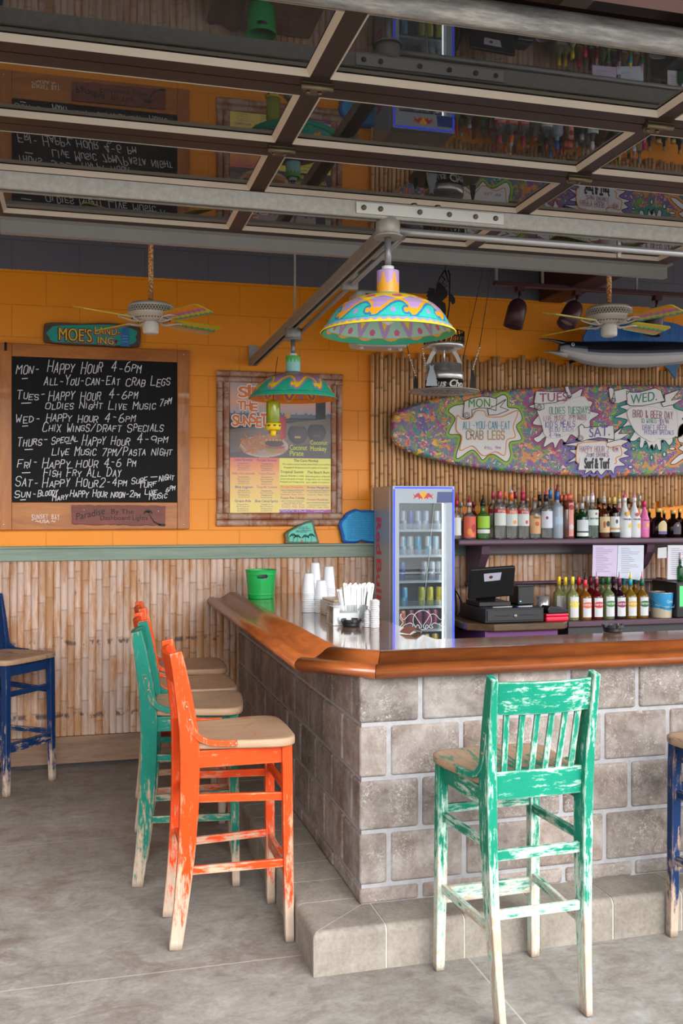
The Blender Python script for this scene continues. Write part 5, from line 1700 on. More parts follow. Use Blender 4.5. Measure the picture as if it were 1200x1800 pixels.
special((140, 178, 40), [(135, 168), (90, 215), (146, 280), (92, 410), (196, 432), (158, 600), (180, 628), (290, 556), (345, 590), (390, 642), (440, 600), (490, 595), (545, 630), (600, 658), (634, 600), (625, 490), (730, 460), (684, 350), (735, 285), (700, 195), (612, 178), (604, 95), (565, 70), (480, 105), (230, 150)], (770, 680, 5.0),
        ((226, 140, 60), [(165, 255), (210, 285), (285, 275), (330, 215), (400, 215), (430, 262), (560, 262), (685, 210), (690, 250), (655, 350), (672, 440), (600, 470), (580, 600), (500, 570), (390, 604), (300, 520), (190, 558), (205, 440), (158, 380)]),
        banner=[[(226, 130), (300, 100), (380, 86), (460, 92), (510, 106), (502, 210), (430, 188), (360, 186), (290, 204), (292, 260), (252, 282), (214, 262)], [(432, 196), (512, 160), (592, 112), (540, 178), (614, 205), (520, 245), (440, 250)]], curls=[(246, 252, 26)],
        texts=[('F', 'MON.', 262, 470, 184, 72, GN, 176), ('S', "ALL-YOU-CAN-EAT", 214, 634, 372, 62, BL_), ('H', 'CRAB LEGS', 244, 588, 462, 72, BL_), ('S', '4till 9pm', 400, 548, 550, 28, (168, 100, 170))])
special((156, 66, 116), [(598, 122), (642, 140), (612, 188), (656, 200), (640, 232), (616, 246), (634, 262), (664, 240), (655, 280), (690, 262), (700, 286), (722, 250), (742, 262), (762, 232), (790, 246), (804, 222), (836, 200), (838, 176), (872, 150), (834, 136), (846, 104), (802, 88), (806, 52), (762, 74), (745, 60), (690, 72), (630, 74), (622, 108)], (660, 660, 2.2222),
        (None, [(630, 130), (660, 110), (720, 112), (760, 92), (815, 84), (835, 130), (830, 165), (790, 200), (760, 225), (700, 245), (660, 235), (650, 200), (640, 170)]),
        banner=[[(624, 62), (680, 64), (746, 66), (748, 88), (700, 106), (640, 112), (616, 108)], [(738, 44), (750, 42), (764, 82), (752, 90), (744, 80)], [(620, 108), (654, 112), (656, 130), (636, 138), (620, 128)]], curls=[(636, 124, 10), (753, 84, 6)],
        texts=[('F', 'TUES', 637, 746, 104, 34, MG, 100), ('S', 'OLDIES TUESDAYS', 677, 838, 152, 27, TL, 148), ('S', 'LIVE MUSIC 7PM', 654, 780, 178, 19, MG, 172), ('S', 'OLDIES', 784, 822, 162, 9, MG), ('S', 'PRICES', 786, 822, 174, 9, MG), ('S', "KID'S MEALS", 662, 780, 204, 23, PU, 200), ('S', '$1.00 EACH', 676, 772, 222, 16, PU, 218), ('S', '4-9pm', 676, 722, 242, 16, PU)])
special((28, 136, 126), [(530, 330), (604, 372), (478, 440), (540, 450), (612, 474), (560, 545), (640, 530), (692, 575), (638, 680), (690, 692), (745, 655), (740, 750), (775, 760), (800, 690), (830, 740), (832, 785), (868, 730), (885, 760), (890, 796), (915, 725), (940, 790), (972, 770), (968, 690), (1010, 690), (1052, 738), (1090, 700), (1100, 650), (1180, 640), (1280, 500), (1190, 460), (1260, 400), (1110, 345), (1080, 290), (900, 280), (700, 290)], (1000, 660, 6.0),
        (None, [(605, 400), (640, 345), (720, 330), (880, 330), (960, 350), (1110, 365), (1135, 440), (1130, 620), (1040, 670), (940, 665), (880, 705), (780, 660), (700, 600), (650, 520)]),
        banner=[[(598, 165), (650, 180), (740, 178), (900, 134), (960, 160), (1000, 270), (960, 280), (880, 300), (760, 322), (640, 322), (604, 300)], [(470, 165), (590, 138), (642, 160), (600, 200), (604, 262), (510, 298), (440, 290)], [(408, 142), (432, 126), (462, 142), (484, 270), (455, 298), (430, 280)], [(1000, 205), (1164, 148), (1072, 262), (1210, 238), (1090, 310), (985, 332), (965, 290), (1006, 276)]], curls=[(456, 262, 24)],
        texts=[('F', 'WED.', 640, 916, 306, 92, (26, 132, 122), 262), ('S', 'BIRD & BEER DAY', 668, 1094, 440, 70, MG, 462), ('S', '10 WINGS-', 755, 945, 502, 42, TL), ('S', '$9.99', 950, 1048, 520, 50, PU), ('S', 'DRAFT BEER', 770, 1028, 574, 46, PU), ('S', 'PITCHER SPECIALS', 790, 1102, 622, 38, PU)],
        drops=[(675, 775, 18, 12), (868, 866, 13, 26), (1002, 832, 15, 24)])
special((112, 92, 168), [(-60, 735), (60, 745), (86, 780), (0, 790), (66, 850), (-30, 925), (60, 905), (100, 930), (84, 992), (170, 985), (160, 1042), (225, 1005), (255, 1036), (295, 1005), (335, 1052), (385, 1005), (440, 1005), (470, 1046), (488, 965), (592, 948), (525, 885), (640, 852), (580, 822), (622, 780), (552, 742), (622, 692), (500, 670), (400, 690), (200, 680), (90, 700)], (1000, 660, 6.0),
        ((226, 140, 60), [(85, 740), (130, 712), (250, 700), (380, 695), (390, 745), (450, 760), (530, 745), (548, 840), (490, 870), (480, 930), (300, 940), (100, 930), (70, 860)]),
        banner=[[(150, 552), (250, 545), (350, 535), (462, 528), (470, 678), (400, 668), (300, 655), (180, 680), (120, 700), (84, 676), (104, 620), (96, 540), (124, 514), (152, 535)], [(470, 610), (560, 540), (515, 615), (640, 610), (540, 670), (400, 708), (400, 670), (466, 682)]], curls=[(115, 662, 26)],
        texts=[('F', 'SAT.', 204, 420, 655, 92, (104, 84, 160), 632), ('S', 'HAPPY HOUR 2-4pm', 108, 514, 806, 54, MG), ('S', '2for1 DRINKS', 172, 416, 858, 38, (130, 70, 130))], drops=[(645, 965, 22, 16)])
special((226, 140, 60), [(1240, 500), (1158, 548), (1150, 690), (1210, 720), (1150, 770), (1200, 810), (1140, 850), (1066, 925), (1120, 932), (1250, 860), (1330, 940), (1420, 860), (1520, 900), (1500, 780), (1580, 700), (1480, 640), (1500, 540), (1380, 520)], (1000, 660, 6.0), drops=[(1085, 772, 34, 16)])
zz = zoomer(1000, 660, 6.0, YSB)
def lc4(x, y): p = zz(x, y); return (p.x - o0.x, p.z - o0.z)
mb = MB(); mb.prism([lc4(106, 866), lc4(468, 858), lc4(468, 998), lc4(92, 996)], .006, .0092, fl)
a_, b_ = lc4(156, 978), lc4(416, 978)
font_text(mb, 'Surf & Turf', fl, a_[0], a_[1], 96 * (b_[0] - a_[0]) / 260, .0102, 1, b_[0] - a_[0], .035)
mb.build('paper_strip', [plain((222, 220, 226), .6), BK], sb)

# ---------------------------------------------------------------- mounted marlin
YM = 5.98
zm = zoomer(930, 540, 4.444, YM)
m0 = zm(800, 370)
ma = empty('mounted_marlin', (m0.x, YM, m0.z), 0, 'mounted billfish with silver sides and tall blue dorsal sail, above the surfboard', 'marlin')
def ml(x, y): p = zm(x, y); return Vector((p.x - m0.x, 0, p.z - m0.z))
M_fish = colattr('fish enamel', .3, .08, 0, 14)
secs = [(232, 292, 352), (262, 276, 376), (300, 268, 398), (360, 266, 420), (430, 268, 444), (520, 266, 464), (700, 264, 476), (900, 266, 474), (1100, 268, 456), (1300, 276, 428), (1500, 292, 398), (1700, 308, 372), (1900, 320, 356)]
V, F, C = [], [], []; n = 28
for x, a_, b_ in secs:
    p, q = ml(x, a_), ml(x, b_); cz_ = (p.z + q.z) / 2; h = (p.z - q.z) / 2
    for j in range(n):
        an = 2 * pi * j / n
        V.append((p.x, -h * .62 * cos(an), cz_ + h * sin(an)))
for i in range(len(secs) - 1):
    for j in range(n):
        F.append((i * n + j, i * n + (j + 1) % n, (i + 1) * n + (j + 1) % n, (i + 1) * n + j))
        s = sin(2 * pi * (j + .5) / n)
        thr = .62 if i < 2 else .40 if i < 4 else .25
        C.append(L(14, 16, 26) if s > thr else L(60, 72, 92) if s > thr - .22 else L(150, 152, 158) if s > -.25 else L(186, 184, 182) if s > -.75 else L(150, 150, 152))
F += [tuple(range(n - 1, -1, -1)), tuple((len(secs) - 1) * n + j for j in range(n))]; C += [L(80, 70, 70), L(40, 40, 60)]
mb = MB(); mb.add(V, F, 0, True, None, C); mb.build('body', M_fish, ma)
def cone(pts, name, cols):
    V, F, C = [], [], []; n = 16
    for x, a_, b_ in pts:
        p, q = ml(x, a_), ml(x, b_); cz_ = (p.z + q.z) / 2; h = abs(p.z - q.z) / 2
        for j in range(n): V.append((p.x, -h * .9 * cos(2 * pi * j / n), cz_ + h * sin(2 * pi * j / n)))
    for i in range(len(pts) - 1):
        for j in range(n):
            F.append((i * n + j, i * n + (j + 1) % n, (i + 1) * n + (j + 1) % n, (i + 1) * n + j)); C.append(cols[0] if sin(2 * pi * (j + .5) / n) > -.1 else cols[1])
    F += [tuple(range(n - 1, -1, -1)), tuple((len(pts) - 1) * n + j for j in range(n))]; C += [cols[0], cols[1]]
    mb = MB(); mb.add(V, F, 0, True, None, C); return mb.build(name, M_fish, ma)
cone([(68, 243, 247), (120, 244, 256), (180, 248, 268), (240, 258, 292), (300, 268, 318)], 'bill', (L(16, 17, 24), L(70, 74, 82)))
cone([(112, 346, 351), (160, 343, 358), (220, 338, 376), (290, 332, 398)], 'lower_jaw', (L(120, 118, 120), L(170, 168, 168)))
def fin(pts, y0, th, col, name, rib=True):
    P = [(ml(x, y).x, ml(x, y).z) for x, y in catmull(pts, 4)]
    mb = MB(); mb.prism(P, -y0 - th / 2, -y0 + th / 2, fl, 0); return mb.build(name, col, ma, bevel=.002)
T = NT('blue sail fin'); st_ = T.noise(T.coord((30, 30, 3)), 1.6, 3); sp_ = T.ramp(T.noise(T.coord(), 34, 2), (.66, 0.0), (.7, 1.0))
T.set(T.mix(T.math('MULTIPLY', sp_, .5), T.mix(st_, L(16, 66, 128), L(34, 112, 186)), L(10, 22, 60)), .35); T.bump(st_, .4, .006)
fin([(424, 268), (440, 190), (470, 130), (560, 96), (700, 84), (900, 92), (1050, 112), (1150, 132), (1260, 180), (1330, 230), (1370, 282), (900, 285), (600, 280)], .0, .014, T.mat, 'dorsal_sail')
M_fin = plain((18, 84, 128), .35, 0, .2, 'fin blue', 20)
fin([(506, 438), (530, 388), (600, 352), (660, 352), (700, 368), (640, 378), (580, 398), (520, 442)], .085, .010, M_fin, 'pectoral_fin')
fin([(1050, 458), (1120, 440), (1200, 420), (1160, 470), (1145, 556), (1112, 530), (1085, 490)], .0, .012, M_fin, 'anal_fin')
fin([(1880, 330), (1960, 230), (2040, 150), (2000, 260), (1985, 338), (2010, 420), (2050, 520), (1960, 440), (1880, 350)], .0, .016, M_fin, 'tail_fin')
e = ml(312, 300); mb = MB(); mb.ball((e.x, -.050, e.z), .0125, 0, 10, (1, .5, 1)); ey = mb.build('eye', plain((196, 206, 212), .2), ma)
mb = MB(); mb.ball((e.x, -.0555, e.z), .0066, 0, 8, (1, .4, 1)); mb.build('pupil', plain((14, 22, 34), .15), ey)
mb = MB()
for x in (480, 1250): 
    p = ml(x, 380); mb.tube([(p.x, .05, p.z), (p.x, 6.3 - YM, p.z)], .012, 8)
mb.build('wall_mount', M_blackm, ma)

# ---------------------------------------------------------------- white speaker hung behind the big lamp
p = at(672, 560, 5.75)
sp_ = empty('speaker', p, 0, 'white boxy loudspeaker hanging in front of the orange wall behind the big lamp', 'speaker')
mb = MB(); mb.box((0, .08, 0), (.345, .20, .345)); mb.build('cabinet', M_white, sp_, bevel=.03, seg=4)
mb = MB(); mb.box((.02, -.024, .02), (.27, .008, .25)); mb.build('grille', plain((92, 84, 78), .6), sp_, bevel=.02)
mb = MB()
for x_ in (-.12, .06, .13): mb.lathe([(.012, -.188), (.016, -.172)], 10, (x_, .05, 0))
mb.build('rubber_foot', M_white, sp_)
mb = MB(); mb.lathe([(.03, .172), (.026, .20), (.01, .205)], 16, (.03, .05, 0)); mb.build('swivel', plain((112, 100, 88), .4, .5), sp_)
mb = MB(); mb.tube([(.03, .05, .20), (.02, .05, 3.8 - p.z)], .003, 6); mb.tube([(.03, .05, .21), (.12, .1, 3.8 - p.z)], .002, 6); mb.build('suspension_wire', M_blackm, sp_)

# ---------------------------------------------------------------- steel mobile hanging beside the lamp
YH = 5.20
zh = zoomer(710, 460, 7.2, YH)
h0 = zh(505, 1645)
mo = empty('hanging_mobile', h0, 0, 'hanging steel mobile with chrome drums and black fish cut-out, right of the big lamp', 'mobile')
def hl(x, y): p = zh(x, y); return Vector((p.x - h0.x, 0, p.z - h0.z))
km = (zh(605, 1645) - zh(505, 1645)).x / 100
M_brush = plain((176, 172, 164), .38, .5, .1, 'brushed steel', 14)
mb = MB(); mb.lathe([(.001, -.003), (420 * km, -.003), (424 * km, 0), (420 * km, .003), (.001, .003)], 64); disc = mb.build('disc', M_brush, mo)
mb = MB()
for k in range(56):
    a_ = 2 * pi * k / 56; mb.box((404 * km * cos(a_), 404 * km * sin(a_), -.0034), (.010, .004, .0006), Matrix.Rotation(a_ + pi / 2, 3, 'Z'))
fd = lambda a, b, t: Vector((a, b, -.0036))
rr = random.Random(5)
for yy, w_ in ((-.075, .26), (-.035, .30), (.01, .24), (.05, .20)):
    xx = -w_ / 2
    while xx < w_ / 2:
        ww = rr.uniform(.02, .05); mb.box((xx + ww / 2, yy, -.0034), (ww, .012, .0006)); xx += ww + rr.uniform(.008, .016)
mb.build('cut_slots', plain((40, 36, 32), .6), disc)
zt = lambda y: hl(505, y).z
mb = MB(); mb.lathe([(225 * km, .006), (225 * km, zt(1510))], 48); bd = mb.build('lettered_band', plain((20, 20, 20), .5), mo)
mb = MB()
def wrapf(R): return lambda a, b, t: Vector(((R + t) * sin(a / R), -(R + t) * cos(a / R), b))
font_text(mb, 'Gus Chop', wrapf(226 * km), -.115, .016, .040, .001, 0, .23, .03, .25); mb.build('lettering', plain((190, 186, 178), .4, .5), bd)
mb = MB(); mb.lathe([(222 * km, zt(1505)), (232 * km, zt(1500)), (232 * km, zt(1405)), (222 * km, zt(1400)), (212 * km, zt(1398)), (212 * km, zt(1306)), (205 * km, zt(1300)), (.001, zt(1298))], 56); mb.build('drum', M_chrome, mo)
mb = MB(); mb.tube([(0, 0, zt(1300)), (0, 0, zt(1020))], .006, 8); mb.build('rod', M_chrome, mo)
for s in (-1, 1):
    mb = MB(); mb.sweep([hl(505 + s * 210, 1310), hl(505 + s * 185, 1250), hl(505 + s * 160, 1190), hl(505 + s * 120, 1130)], [(-.012, -.002), (.012, -.002), (.012, .002), (-.012, .002)], (0, 1, 0)); mb.build('arm', M_brush, mo, bevel=.001)
mb = MB(); mb.lathe([(120 * km, zt(1140)), (190 * km, zt(1110)), (238 * km, zt(1095)), (240 * km, zt(1050)), (230 * km, zt(1045))], 48); mb.build('upper_dish', M_chrome, mo)
mb = MB(); Rr_ = 236 * km
for k in range(26):
    a_ = 2 * pi * k / 26
    mb.tube([(Rr_ * cos(a_), Rr_ * sin(a_), zt(1050)), (Rr_ * cos(a_ + .09), Rr_ * sin(a_ + .09), zt(985)), (Rr_ * cos(a_ - .02), Rr_ * sin(a_ - .02), zt(900))], .0035, 5)
for z_ in (900, 975): mb.tube([(Rr_ * cos(2 * pi * k / 40), Rr_ * sin(2 * pi * k / 40), zt(z_)) for k in range(41)], .0035, 5, 0, False)
mb.build('filigree_crown', M_blackm, mo)
fz = lambda a, b, t: Vector((a, -t, b))
mb = MB()
H_ = lambda pts: [(hl(*q).x, hl(*q).z) for q in pts]
mb.prism(H_([(500, 740), (372, 640), (370, 500), (390, 390), (412, 300), (440, 250), (490, 300), (545, 372), (545, 440), (480, 500), (520, 530), (530, 620), (515, 740)]), -.002, .002, fz)
mb.prism(H_([(392, 340), (300, 330), (318, 360), (280, 385), (300, 410), (278, 430), (305, 460), (285, 480), (320, 510), (372, 520)]), -.0018, .0022, fz)
mb.prism(H_([(575, 402), (610, 415), (645, 470), (645, 520), (612, 545), (590, 500), (575, 520)]), -.002, .002, fz)
for ln in ([(410, 305), (460, 190), (520, 104)], [(520, 104), (545, 200), (560, 260)], [(555, 108), (578, 160), (575, 400), (572, 560), (545, 740), (520, 780)], [(480, 180), (520, 230), (480, 270), (540, 300), (500, 340)]):
    mb.tube([hl(*q) for q in ln], .0045, 6)
mb.tube([hl(515, 740), hl(512, 1000)], .006, 8)
mb.build('fish_cutout', M_blackm, mo)
for x0, xs_, yt in ((145, 26, 1440), (270, 62, 1350), (868, 34, 1370)):
    mb = MB()
    mb.prism(H_([(x0 - xs_ * 1.15, 1600), (x0 - xs_ * .9, 1500), (x0 - xs_ * .35, yt + 20), (x0 - xs_ * .5, yt - 20), (x0, yt + 6), (x0 + xs_ * .5, yt - 20), (x0 + xs_ * .35, yt + 20), (x0 + xs_ * .9, 1500), (x0 + xs_ * 1.15, 1600)]), -.0015, .0015, lambda a, b, t: Vector((a, -.10 - t if xs_ > 50 else -t, b)))
    mb.build('side_plate', plain((140, 146, 150), .4, .4, .05, 'grey plate') if xs_ > 50 else M_blackm, mo)
mb = MB()
for x0, y0, x1, y1 in ((868, 1360, 950, 1090), (145, 1440, 60, 1180), (270, 1340, 232, 1100)):
    P = [hl(x0, y0).lerp(hl(x1, y1), k / 8) for k in range(9)]
    for q in P[::2]: mb.ball(tuple(q), .007, 0, 5)
    mb.tube(P, .002, 5)
mb.build('chain', M_chrome, mo)
mb = MB()
zc = 3.8 - h0.z
mb.tube([hl(950, 1090), (hl(950, 1090).x + .26, .1, zc)], .0022, 5); mb.tube([hl(60, 1180), (hl(60, 1180).x - .25, .1, zc)], .0022, 5); mb.tube([hl(745, 1230), (hl(745, 1230).x + .34, .05, zc)], .0022, 5); mb.tube([hl(520, 104), (hl(520, 104).x, 0, zc)], .0022, 5)
mb.build('suspension_wire', M_blackm, mo)

# ================================================================== DRINKS FRIDGE
YD = 5.85
FX0, FX1, FZ1 = at(689, 1000, YD).x, at(799.5, 1000, YD).x, at(745, 854.5, YD).z
fr_o = Vector(((FX0 + FX1) / 2, 6.05, 0))
fg = empty('drinks_fridge', fr_o, 0, 'tall slim silver glass-door drinks fridge with glowing blue edges standing behind the bar', 'fridge')
M_silver = plain((186, 190, 200), .35, .3, .05, 'fridge silver', 6)
M_in = plain((120, 128, 138), .5, 0, .06, 'fridge lining', 6)
def fb(mb, a, b, m=0): mb.box2(Vector(a) - fr_o, Vector(b) - fr_o, m); return mb
YK = 6.245; t_ = .03
mb = MB()
fb(mb, (FX0, 5.905, 0), (FX0 + t_, YK, FZ1)); fb(mb, (FX1 - t_, 5.905, 0), (FX1, YK, FZ1)); fb(mb, (FX0 + t_, 5.905, FZ1 - .10), (FX1 - t_, YK, FZ1)); fb(mb, (FX0 + t_, 5.905, 0), (FX1 - t_, YK, .45)); fb(mb, (FX0 + t_, YK - .02, .45), (FX1 - t_, YK, FZ1 - .10))
mb.build('cabinet', M_silver, fg, bevel=.006)
mb = MB(); fb(mb, (FX0 + t_ - .001, YK - .026, .46), (FX1 - t_ + .001, YK - .021, FZ1 - .10)); fb(mb, (FX0 + t_, 5.91, .46), (FX0 + t_ + .003, YK - .02, FZ1 - .1)); fb(mb, (FX1 - t_ - .003, 5.91, .46), (FX1 - t_, YK - .02, FZ1 - .1))
mb.build('lining', M_in, fg)
wx0, wx1, wz1, wz0 = at(701.3, 1000, YD).x, at(784.5, 1000, YD).x, at(745, 884.5, YD).z, .52
dr = MB()
fb(dr, (FX0 + .004, YD, .40), (wx0, 5.90, FZ1)); fb(dr, (wx1, YD, .40), (FX1 - .004, 5.90, FZ1)); fb(dr, (wx0, YD, wz1), (wx1, 5.90, FZ1)); fb(dr, (wx0, YD, .40), (wx1, 5.90, wz0))
door_ = dr.build('door', plain((160, 170, 180), .3, .1, .04, 'fridge door', 6), fg)
mb = MB(); fb(mb, (wx0 - .004, YD + .012, wz0 - .004), (wx1 + .004, YD + .018, wz1 + .004)); mb.build('door_glass', glassy('fridge glass', (.93, .96, .97), 0, .03, (.7, .75, .8)), door_)
M_blue = emit((44, 66, 236), 0.7, 'blue edge light')
mb = MB(); w = .010
ex0, ex1 = FX0 + .002, FX1 - .002
fb(mb, (ex0 + .006, YD - .004, .42), (ex0 + .006 + w, YD + .001, FZ1 - .02)); fb(mb, (ex1 - .006 - w, YD - .004, .42), (ex1 - .006, YD + .001, FZ1 - .02)); fb(mb, (ex0 + .016, YD - .0042, FZ1 - .016), (ex1 - .016, YD + .001, FZ1 - .006))
mb.build('edge_light', M_blue, door_)
mb = MB(); fb(mb, (wx1 - .016, YD + .030, wz0), (wx1 - .008, YD + .040, wz1)); mb.build('light_strip', emit((255, 255, 255), 2.2, 'fridge light strip'), fg)
df = lambda x, z: (x - fr_o.x, z - fr_o.z)
ffr = lambda a, b, t: Vector((a, YD - fr_o.y - t, b))
z3 = zoomer(640, 840, 6.0, YD)
def d3(x, y): p = z3(x, y); return df(p.x, p.z)
BULL = [(.00, .70), (.01, .92), (.06, 1.0), (.03, .86), (.07, .72), (.14, .60), (.24, .66), (.40, .92), (.56, 1.0), (.68, .90), (.80, .62), (.90, .40), (1.0, .16), (.97, .02), (.90, .00), (.88, .16), (.80, .22), (.74, .10), (.62, .00), (.54, .04), (.60, .16), (.56, .30), (.44, .36), (.34, .30), (.20, .22), (.06, .02), (.00, .06), (.06, .22), (.14, .36), (.10, .52), (.04, .58)]
M_red, M_sun = plain((206, 30, 44), .4, 0, .05, 'logo red'), plain((246, 186, 30), .4, 0, .05, 'logo yellow')
mb = MB()
c0 = d3(622, 185); r_ = abs(d3(662, 185)[0] - c0[0])
mb.prism([(c0[0] + r_ * cos(k * pi / 12), c0[1] + r_ * sin(k * pi / 12)) for k in range(24)], 0, .0006, ffr, 1, front_only=True)
for s in (-1, 1):
    x_a, x_b = (518, 612) if s < 0 else (725, 632)
    q = [d3(x_a + (x_b - x_a) * bx, 224 - 64 * bz) for bx, bz in BULL]
    mb.prism(q, .0004, .0012, ffr, 0, front_only=True)
mb.prism([d3(772, 148), d3(930, 148), d3(930, 262), d3(762, 262)], 0, .0006, ffr, 2, front_only=True)
mb.build('printed_emblem', [M_red, M_sun, plain((38, 66, 138), .3, 0, .1, 'logo blue')], door_)
mb = MB(); lw = .0030
c0 = d3(618, 1502); r_ = abs(d3(715, 1502)[0] - c0[0])
stroke(mb, [(c0[0] + r_ * cos(k * pi / 16), c0[1] + r_ * sin(k * pi / 16)) for k in range(32)], lw, lambda a, b, t: ffr(a, b, t - .011), .0005, 0, True)
for s in (-1, 1):
    x_a, x_b = (384, 610) if s < 0 else (850, 628)
    stroke(mb, catmull([d3(x_a + (x_b - x_a) * bx, 1586 - 150 * bz) for bx, bz in BULL], 3), lw * .9, lambda a, b, t: ffr(a, b, t - .011), .0006, 0, True)
mb.build('etched_emblem', plain((232, 240, 238), .5, 0, .02, 'etched white'), door_)
mb = MB(); gl = lambda x, y: Vector((d3(x, y)[0], YD - fr_o.y + .008, d3(x, y)[1]))
mb.tube([gl(740, 268), gl(690, 800), gl(625, 1408)], .0018, 6); mb.tube([gl(607, 1600), gl(600, 1690)], .0018, 6)  # thin pale line running down the door glass
mb.build('pale_strand', plain((196, 216, 204), .5, 0, .03, 'pale strand'), door_)
mb = MB()
tp, bt = atx(666, 911, FX0), atx(666, 1052, FX0)
ya, yb = atx(660.5, 980, FX0).y, atx(672.5, 980, FX0).y
sfr = lambda a, b, t: Vector((FX0 - t - fr_o.x, ya - .015 - b - fr_o.y, tp.z - a))
LT = tp.z - bt.z
for word_, q0, q1 in (('Red', 0, .445), ('Bull', .515, 1.0)):
    mb = MB(); font_text(mb, word_, sfr, LT * q0, 0, .105, .0008, 0, LT * (q1 - q0), .03)
    mb.build('lettering', plain((232, 60, 96), .4, 0, .05, 'side lettering red'), fg)
# racks
racks = []
M_rack = plain((142, 152, 160), .35, .2, .05, 'rack')
for v_ in (931.5, 976.5, 1021.5, 1066.5, 1107.5, 1150):
    z = at(740, v_, 5.90).z; racks.append(z)
    mb = MB(); fb(mb, (FX0 + t_ + .004, 5.915, z - .008), (FX1 - t_ - .004, 6.215, z)); fb(mb, (FX0 + t_ + .004, 5.907, z - .012), (FX1 - t_ - .004, 5.914, z + .004)); rk = mb.build('rack', M_rack, fg)
    mb = MB(); fb(mb, (FX0 + t_ + .004, 5.909, z + .004), (FX1 - t_ - .004, 5.912, z + .040)); mb.build('rack_lip', glassy('rack lip', (.86, .9, .92), .05, .06, (.8, .85, .9)), rk)
CANG = 'drink cans in the fridge'
def can(u, row, col, col2, lab, Y=5.955, h=.122, r=.0225):
    z = racks[row]; x = at(u, 1000, Y).x
    o = empty('drink_can', (x, Y, z), 0, lab, 'can', CANG)
    c1, c2 = L(*col), L(*col2)
    prof = [(r * .82, 0), (r * .95, .003), (r, .009)] + [(r, .009 + (h - .024) * k / 8) for k in range(1, 9)] + [(r * .93, h - .006), (r * .86, h - .001)]
    mb = MB(); mb.lathe(prof, 24, (0, 0, 0), 0, None, True, True, False, lambda i, j: (c1 if ((j // 6) + (1 if i > 5 else 0)) % 2 else c2))
    mb.build('can_body', M_can, o)
    mb = MB(); mb.lathe([(r * .86, h - .001), (r * .88, h + .001), (r * .82, h + .001), (r * .78, h - .002), (.001, h - .002)], 24); mb.build('lid', M_chrome, o)
M_can = colattr('printed can', .28, .03, .1)
rn_ = ['top', 'second', 'third', 'fourth', 'fifth', 'lowest']
def row_of(row, items):
    ordn = ['leftmost', 'second from left', 'third from left', 'fourth from left', 'fifth from left', 'sixth from left', 'seventh from left']
    for k, (x, c1, c2, d) in enumerate(items):
        can(640 + x / 6.0, row, c1, c2, '%s can on the %s fridge shelf, %s in its row' % (d, rn_[row], ordn[k]))
SV, NB, CYN = (186, 192, 200), (36, 60, 150), (40, 160, 200)
row_of(0, [(412, SV, (120, 130, 150), 'silver'), (484, NB, (46, 70, 160), 'blue'), (566, SV, (110, 140, 190), 'silver and blue'), (642, (120, 150, 196), SV, 'pale blue'), (770, (222, 226, 230), (150, 170, 200), 'white')])
row_of(1, [(405, SV, CYN, 'silver and cyan'), (482, SV, (150, 160, 170), 'silver'), (566, CYN, (30, 130, 180), 'cyan'), (672, (210, 220, 226), CYN, 'white and cyan'), (756, (170, 196, 206), SV, 'pale silver')])
row_of(2, [(396, (30, 70, 140), (50, 100, 170), 'dark blue'), (630, (130, 140, 150), (160, 170, 176), 'grey'), (712, (150, 158, 166), SV, 'steel grey'), (788, SV, (150, 156, 166), 'light silver')])
row_of(3, [(420, (60, 130, 180), (110, 180, 210), 'sky blue'), (602, (160, 158, 40), (190, 186, 60), 'olive yellow'), (692, (176, 170, 46), (200, 190, 50), 'yellow-green'), (788, (206, 190, 40), (220, 200, 70), 'bright yellow')])
row_of(4, [(400, (190, 96, 70), (210, 120, 90), 'orange'), (486, (120, 44, 84), (150, 60, 100), 'magenta'), (574, (140, 50, 90), (110, 40, 80), 'dark pink'), (662, (130, 46, 86), (160, 64, 104), 'plum'), (740, (120, 40, 76), (140, 54, 92), 'wine red')])
row_of(5, [(650, (170, 140, 40), (196, 170, 60), 'gold'), (745, (190, 160, 50), (160, 130, 40), 'mustard')])

# ================================================================== BACK BAR
M_plum = plain((84, 58, 74), .4, 0, .12, 'plum paint', 8)
ZS = at(1000, 946.5, 5.95).z
X0S = at(800, 950, 5.95).x
sh = empty('liquor_shelf', (X0S, 5.95, ZS), 0, 'long plum painted wall shelf crowded with liquor bottles under the surfboard', 'shelf')
mb = MB(); mb.box2((0.01, -.03, -.040), (3.0, .300, 0)); mb.build('shelf_board', M_plum, sh, bevel=.012, seg=3)
mb = MB(); mb.box2((.22, .22, -.105), (3.0, .296, -.041)); mb.build('apron', M_plum, sh)
for u in (851, 1140):
    x = at(u, 970, 6.0).x - X0S
    mb = MB(); mb.prism([(.02, -.041), (.295, -.041), (.295, -.30), (.25, -.29), (.10, -.19), (.03, -.10)], -.03, .03, lambda a, b, t, x=x: Vector((x + t, a, b))); mb.build('bracket', M_plum, sh, bevel=.004)

